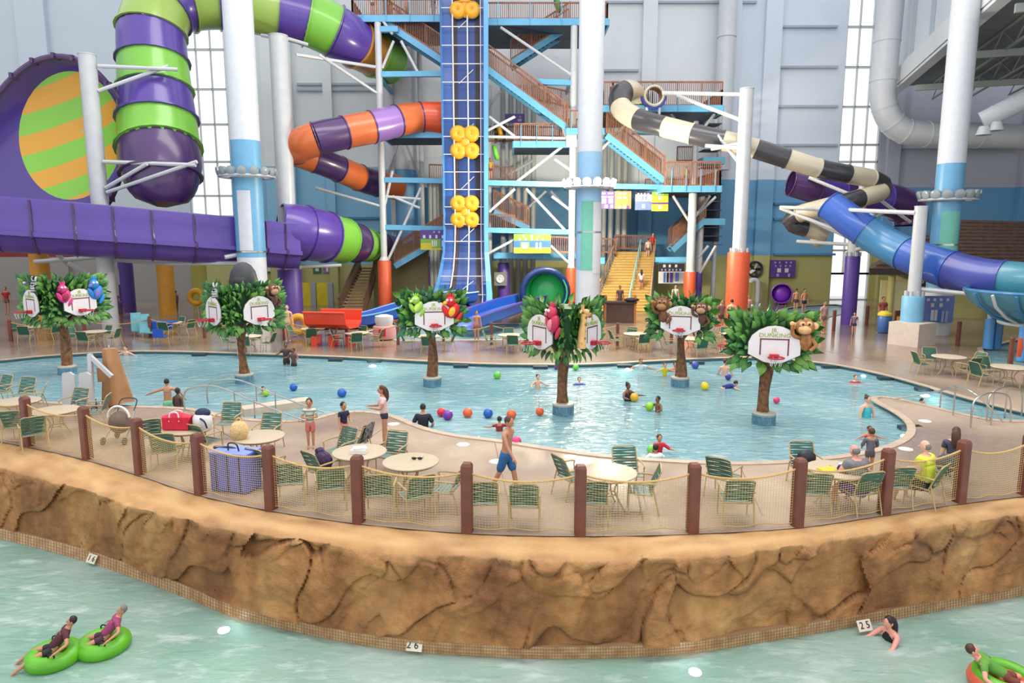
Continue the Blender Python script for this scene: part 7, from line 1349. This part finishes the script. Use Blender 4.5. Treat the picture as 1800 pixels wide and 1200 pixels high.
swim('dark haired child with white towel shoulders at the near pool edge', 1152, 779, 803, 1.25, 185, 'tan', 'black', child=.5, shirt=(238, 236, 232), sleeve=1.2, bulk=1.35, arms=(((.9, .3, -.9), (.2, .8, -.6)), ((.9, .3, -.9), (.2, .8, -.6))))
# --- far deck and stairs
def stand(label, x, yt, yb, rz, Y=None, zf=None, **k):
    q = G(x, yb) if zf is None else W(x, yb, Y)
    h = (yb-yt)*S(yb, q.y); h = max(1.05, min(1.95, h)); return person(label, q, D(rz), h, **k)
stand('lifeguard in a white shirt and red shorts beside the golden column', 296, 502, 548, 10, skin='tan', shirt=(232, 228, 226), shorts=(190, 30, 44))
stand('person in dusty red beside the white shirted lifeguard', 311, 510, 550, -20, skin='brown', shirt=(150, 110, 110), shorts=(120, 50, 60))
stand('person in a red shirt at the far left behind the striped animals', 14, 494, 552, 10, skin='tan', shirt=(176, 40, 52), shorts=(110, 100, 96))
stand('tall person in purple and white right of the leftmost board tree', 211, 492, 575, 30, skin='brown', shirt=(86, 66, 104), sleeve=1.2, shorts=(90, 66, 100))
stand('bare chested man in dark trunks by the orange foot, back to camera', 1284, 512, 585, 170, skin='fair', hair='black', shorts=(70, 46, 52))
stand('person in a maroon top next to the bare chested man', 1266, 520, 585, 20, skin='tan', hair='black', shirt=(130, 84, 84), shorts=(90, 60, 60))
stand('person in a pink top right of the tall orange foot', 1312, 516, 570, 0, skin='fair', hair='black', shirt=(224, 176, 172), shorts=(90, 70, 80))
stand('man in dark trunks at the kiddie pool, left of two', 1398, 506, 550, 170, skin='tan', hair='brown', shorts=(70, 60, 60))
stand('man in navy trunks at the kiddie pool, right of two', 1412, 507, 553, 10, skin='tan', hair='black', shorts=(36, 44, 84))
stand('person in white under the rules sign', 1186, 492, 545, 5, skin='fair', hair='black', shirt=(234, 226, 224), shorts=(200, 190, 190))
stand('person in dusty rose at the foot of the glass door mast', 1446, 528, 586, 20, skin='tan', hair='brown', shirt=(176, 140, 136), shorts=(120, 100, 96))
stand('person in plum walking on the wet walkway', 1500, 548, 590, -40, skin='tan', hair='black', shirt=(110, 90, 110), shorts=(50, 44, 74))
stand('person in brick red by the hut door', 1549, 512, 578, 0, skin='tan', hair='brown', shirt=(160, 78, 66), shorts=(210, 190, 170))
stand('bare skinned bather with pale cap near the yellow floats', 507, 535, 600, 10, skin='fair', hair='grey', shorts=(190, 150, 130))
stand('dark shirted person beside the red flume end', 549, 556, 605, -30, skin='tan', hair='black', shirt=(60, 60, 70), shorts=(80, 80, 84))
stand('boy in a coral vest near the pale towers left of the middle tree', 838, 545, 600, 10, skin='tan', hair='brown', shorts=(160, 100, 80))
def on_stairs(label, x, yb, hh, rz, **k):
    best = None
    for i in range(101):
        u = i/100; a, c = sb0.lerp(st0, u), sb1.lerp(st1, u); z = zt_*(math.floor(u*nst)+1)/nst if u < 1 else zt_; q = W(x, yb, a.y)
        d = abs(q.z - z)
        if best is None or d < best[0]: best = (d, Vector((q.x, a.y + 0.1, z)))
    return person(label, best[1], D(rz), hh, **k)
on_stairs('bare shouldered person in a white top halfway up the yellow stairs', 1127, 512, 1.7, 180, skin='tan', hair='black', style='long', shirt=(224, 206, 200), shorts=(120, 90, 84))
on_stairs('person in cream near the top of the yellow stairs', 1139, 455, 1.66, 180, skin='fair', hair='brown', shirt=(220, 200, 184), shorts=(110, 84, 80))
on_stairs('person with a red shirt at the landing of the yellow stairs', 1147, 446, 1.72, 10, skin='fair', hair='brown', shirt=(206, 52, 56), shorts=(150, 90, 70))
stand('person in dark clothes behind the kiosk counter', 1089, 493, 548, 5, skin='brown', hair='black', shirt=(70, 50, 60), shorts=(60, 44, 48))
dz = lambda y, Y: W(900, y, Y).z
for lab, x, y, Y, hh, rz, k in [('person in amber carrying a yellow tube on the tower stairs', 872, 252, YT+2.4, 1.7, -40, dict(skin='dark', hair='black', shirt=(60, 40, 36), shorts=(170, 120, 50))), ('person in dark maroon climbing beside the yellow tube', 886, 252, YT+2.8, 1.65, 160, dict(skin='dark', hair='black', shirt=(96, 50, 60), shorts=(60, 40, 50))), ('person on the lower tower landing holding a green tube', 862, 317, YT+2.6, 1.66, 10, dict(skin='tan', hair='black', shirt=(200, 160, 60), shorts=(120, 60, 80))),
    ('person leaning on the top deck rail, left of two', 716, 30, YT+1.0, 1.3, 0, dict(skin='tan', hair='black', shirt=(216, 150, 130))), ('person in mauve on the top deck beside the raft lift', 762, 30, YT+1.2, 1.35, 20, dict(skin='tan', hair='brown', shirt=(140, 100, 120))), ('person in white standing at the left end of the top deck', 655, 29, YT+1.4, 1.7, 0, dict(skin='fair', hair='black', shirt=(224, 220, 216), shorts=(90, 90, 110))), ('person in lime on the top deck', 688, 29, YT+1.4, 1.7, 10, dict(skin='tan', hair='brown', shirt=(196, 206, 110), shorts=(110, 100, 90))),
    ('dark figure at the rail above the ivory tube mouth', 1077, 188, YT+2.0, 1.75, 200, dict(skin='brown', hair='black', shirt=(110, 96, 96), shorts=(70, 60, 60))), ('person on the landing beside the lowest railing in orange', 1205, 329, YT-0.5, 1.5, 0, dict(skin='tan', hair='brown', shirt=(222, 160, 60), shorts=(130, 80, 60)))]:
    q = W(x, y, Y); person(lab, q, D(rz), hh, **k)
for x, y, Y, m, lab in [(879, 232, YT+1.9, YEL, 'yellow tube carried on the tower stairs'), (871, 268, YT+1.9, mat('lime_vinyl', (110, 206, 60), 0.4), 'bright green tube held at the tower landing'), (980, 8, YT+1.5, mat('emerald_vinyl', (40, 160, 96), 0.4), 'emerald tube raised above the top deck rail')]:
    tag(MB().torus(W(x, y, Y), 0.42, 0.17, 22, 10, Matrix.Rotation(1.3, 3, 'Y')).build('swim_tube', m), lab, 'tube')
# --- river riders
limev = mat('lime_tube_vinyl', (92, 168, 34), 0.35, var=0.12); 
def tube_ride(x, y, label, riders, m, rz, dbl=True, stripes=None, k0=0.72, lean=-42):
    q = G(x, y, RZ); t = thing('river_tube', label, 'tube', q); M3 = Matrix.Rotation(rz, 3, 'Z'); ks = (-0.50*k0, 0.50*k0) if dbl else (0,); u = k0
    for k in ks:
        c = q + M3 @ Vector((k, 0, 0)); up = Vector((0, 0, 1))
        MB().torus(c + up*(.13*u), 0.42*u, 0.19*u, 28, 12).build('tube_ring', m, t); MB().lathe([(0.02, 0.04), (0.34*u, 0.05)], c, 18).build('tube_floor', mat('tube_floor_vinyl', (150, 190, 90), 0.5), t)
        for s_ in (-1, 1): MB().torus(c + M3 @ Vector((0, 0.42*s_*u, 0.33*u)), 0.07*u, 0.014, 14, 6, RF).build('grab_handle', black_m, t)
        if stripes: MB().torus(c + up*(.25*u), 0.42*u, 0.125*u, 28, 10).build('tube_stripe', stripes, t)
    for i, (k, kw) in enumerate(riders):
        lab = kw.pop('label'); person(lab, q + M3 @ Vector((k*u, 0, -0.22)), rz + kw.pop('face_'), 1.75*u, seat=True, lean=lean, legs=((78, 20, 12), (80, 26, 14)), arms=(((.9, -.1, -.6), (.3, .7, -.3)), ((.9, -.1, -.6), (.3, .7, -.3))), **kw)
tube_ride(140, 1150, 'lime green double tube drifting in the river at lower left', [(-0.52, dict(label='rider in dark maroon reclining in the lower left of the lime double tube', face_=D(-90), skin='tan', hair='black', shirt=(84, 36, 48), shorts=(44, 36, 44))), (0.52, dict(label='rider in magenta reclining at the far end of the lime double tube', face_=D(-90), skin='tan', hair='grey', shirt=(150, 60, 100), shorts=(70, 40, 56)))], limev, D(28))
tube_ride(1765, 1212, 'red and green tube at the lower right corner of the river', [(0.0, dict(label='rider in green reclining in the red and green corner tube', face_=D(60), skin='pink', hair='brown', shirt=(96, 150, 60), shorts=(120, 60, 50)))], mat('coral_tube_vinyl', (204, 92, 66), 0.35), D(10), False, limev, 0.85, -60)
swim('woman with long black hair in a black swimsuit wading beside the depth tile', 1571, 1070, 1122, 1.62, -70, 'pink', 'black', 'long', z=RZ, shirt=(26, 26, 34), sleeve=0, shorts=(26, 26, 34), leglen=.2, lean=14, arms=(((.3, .8, -.6), (.1, 1, -.2)), ((.3, .8, -.6), (.1, 1, -.2))))
flush_people()
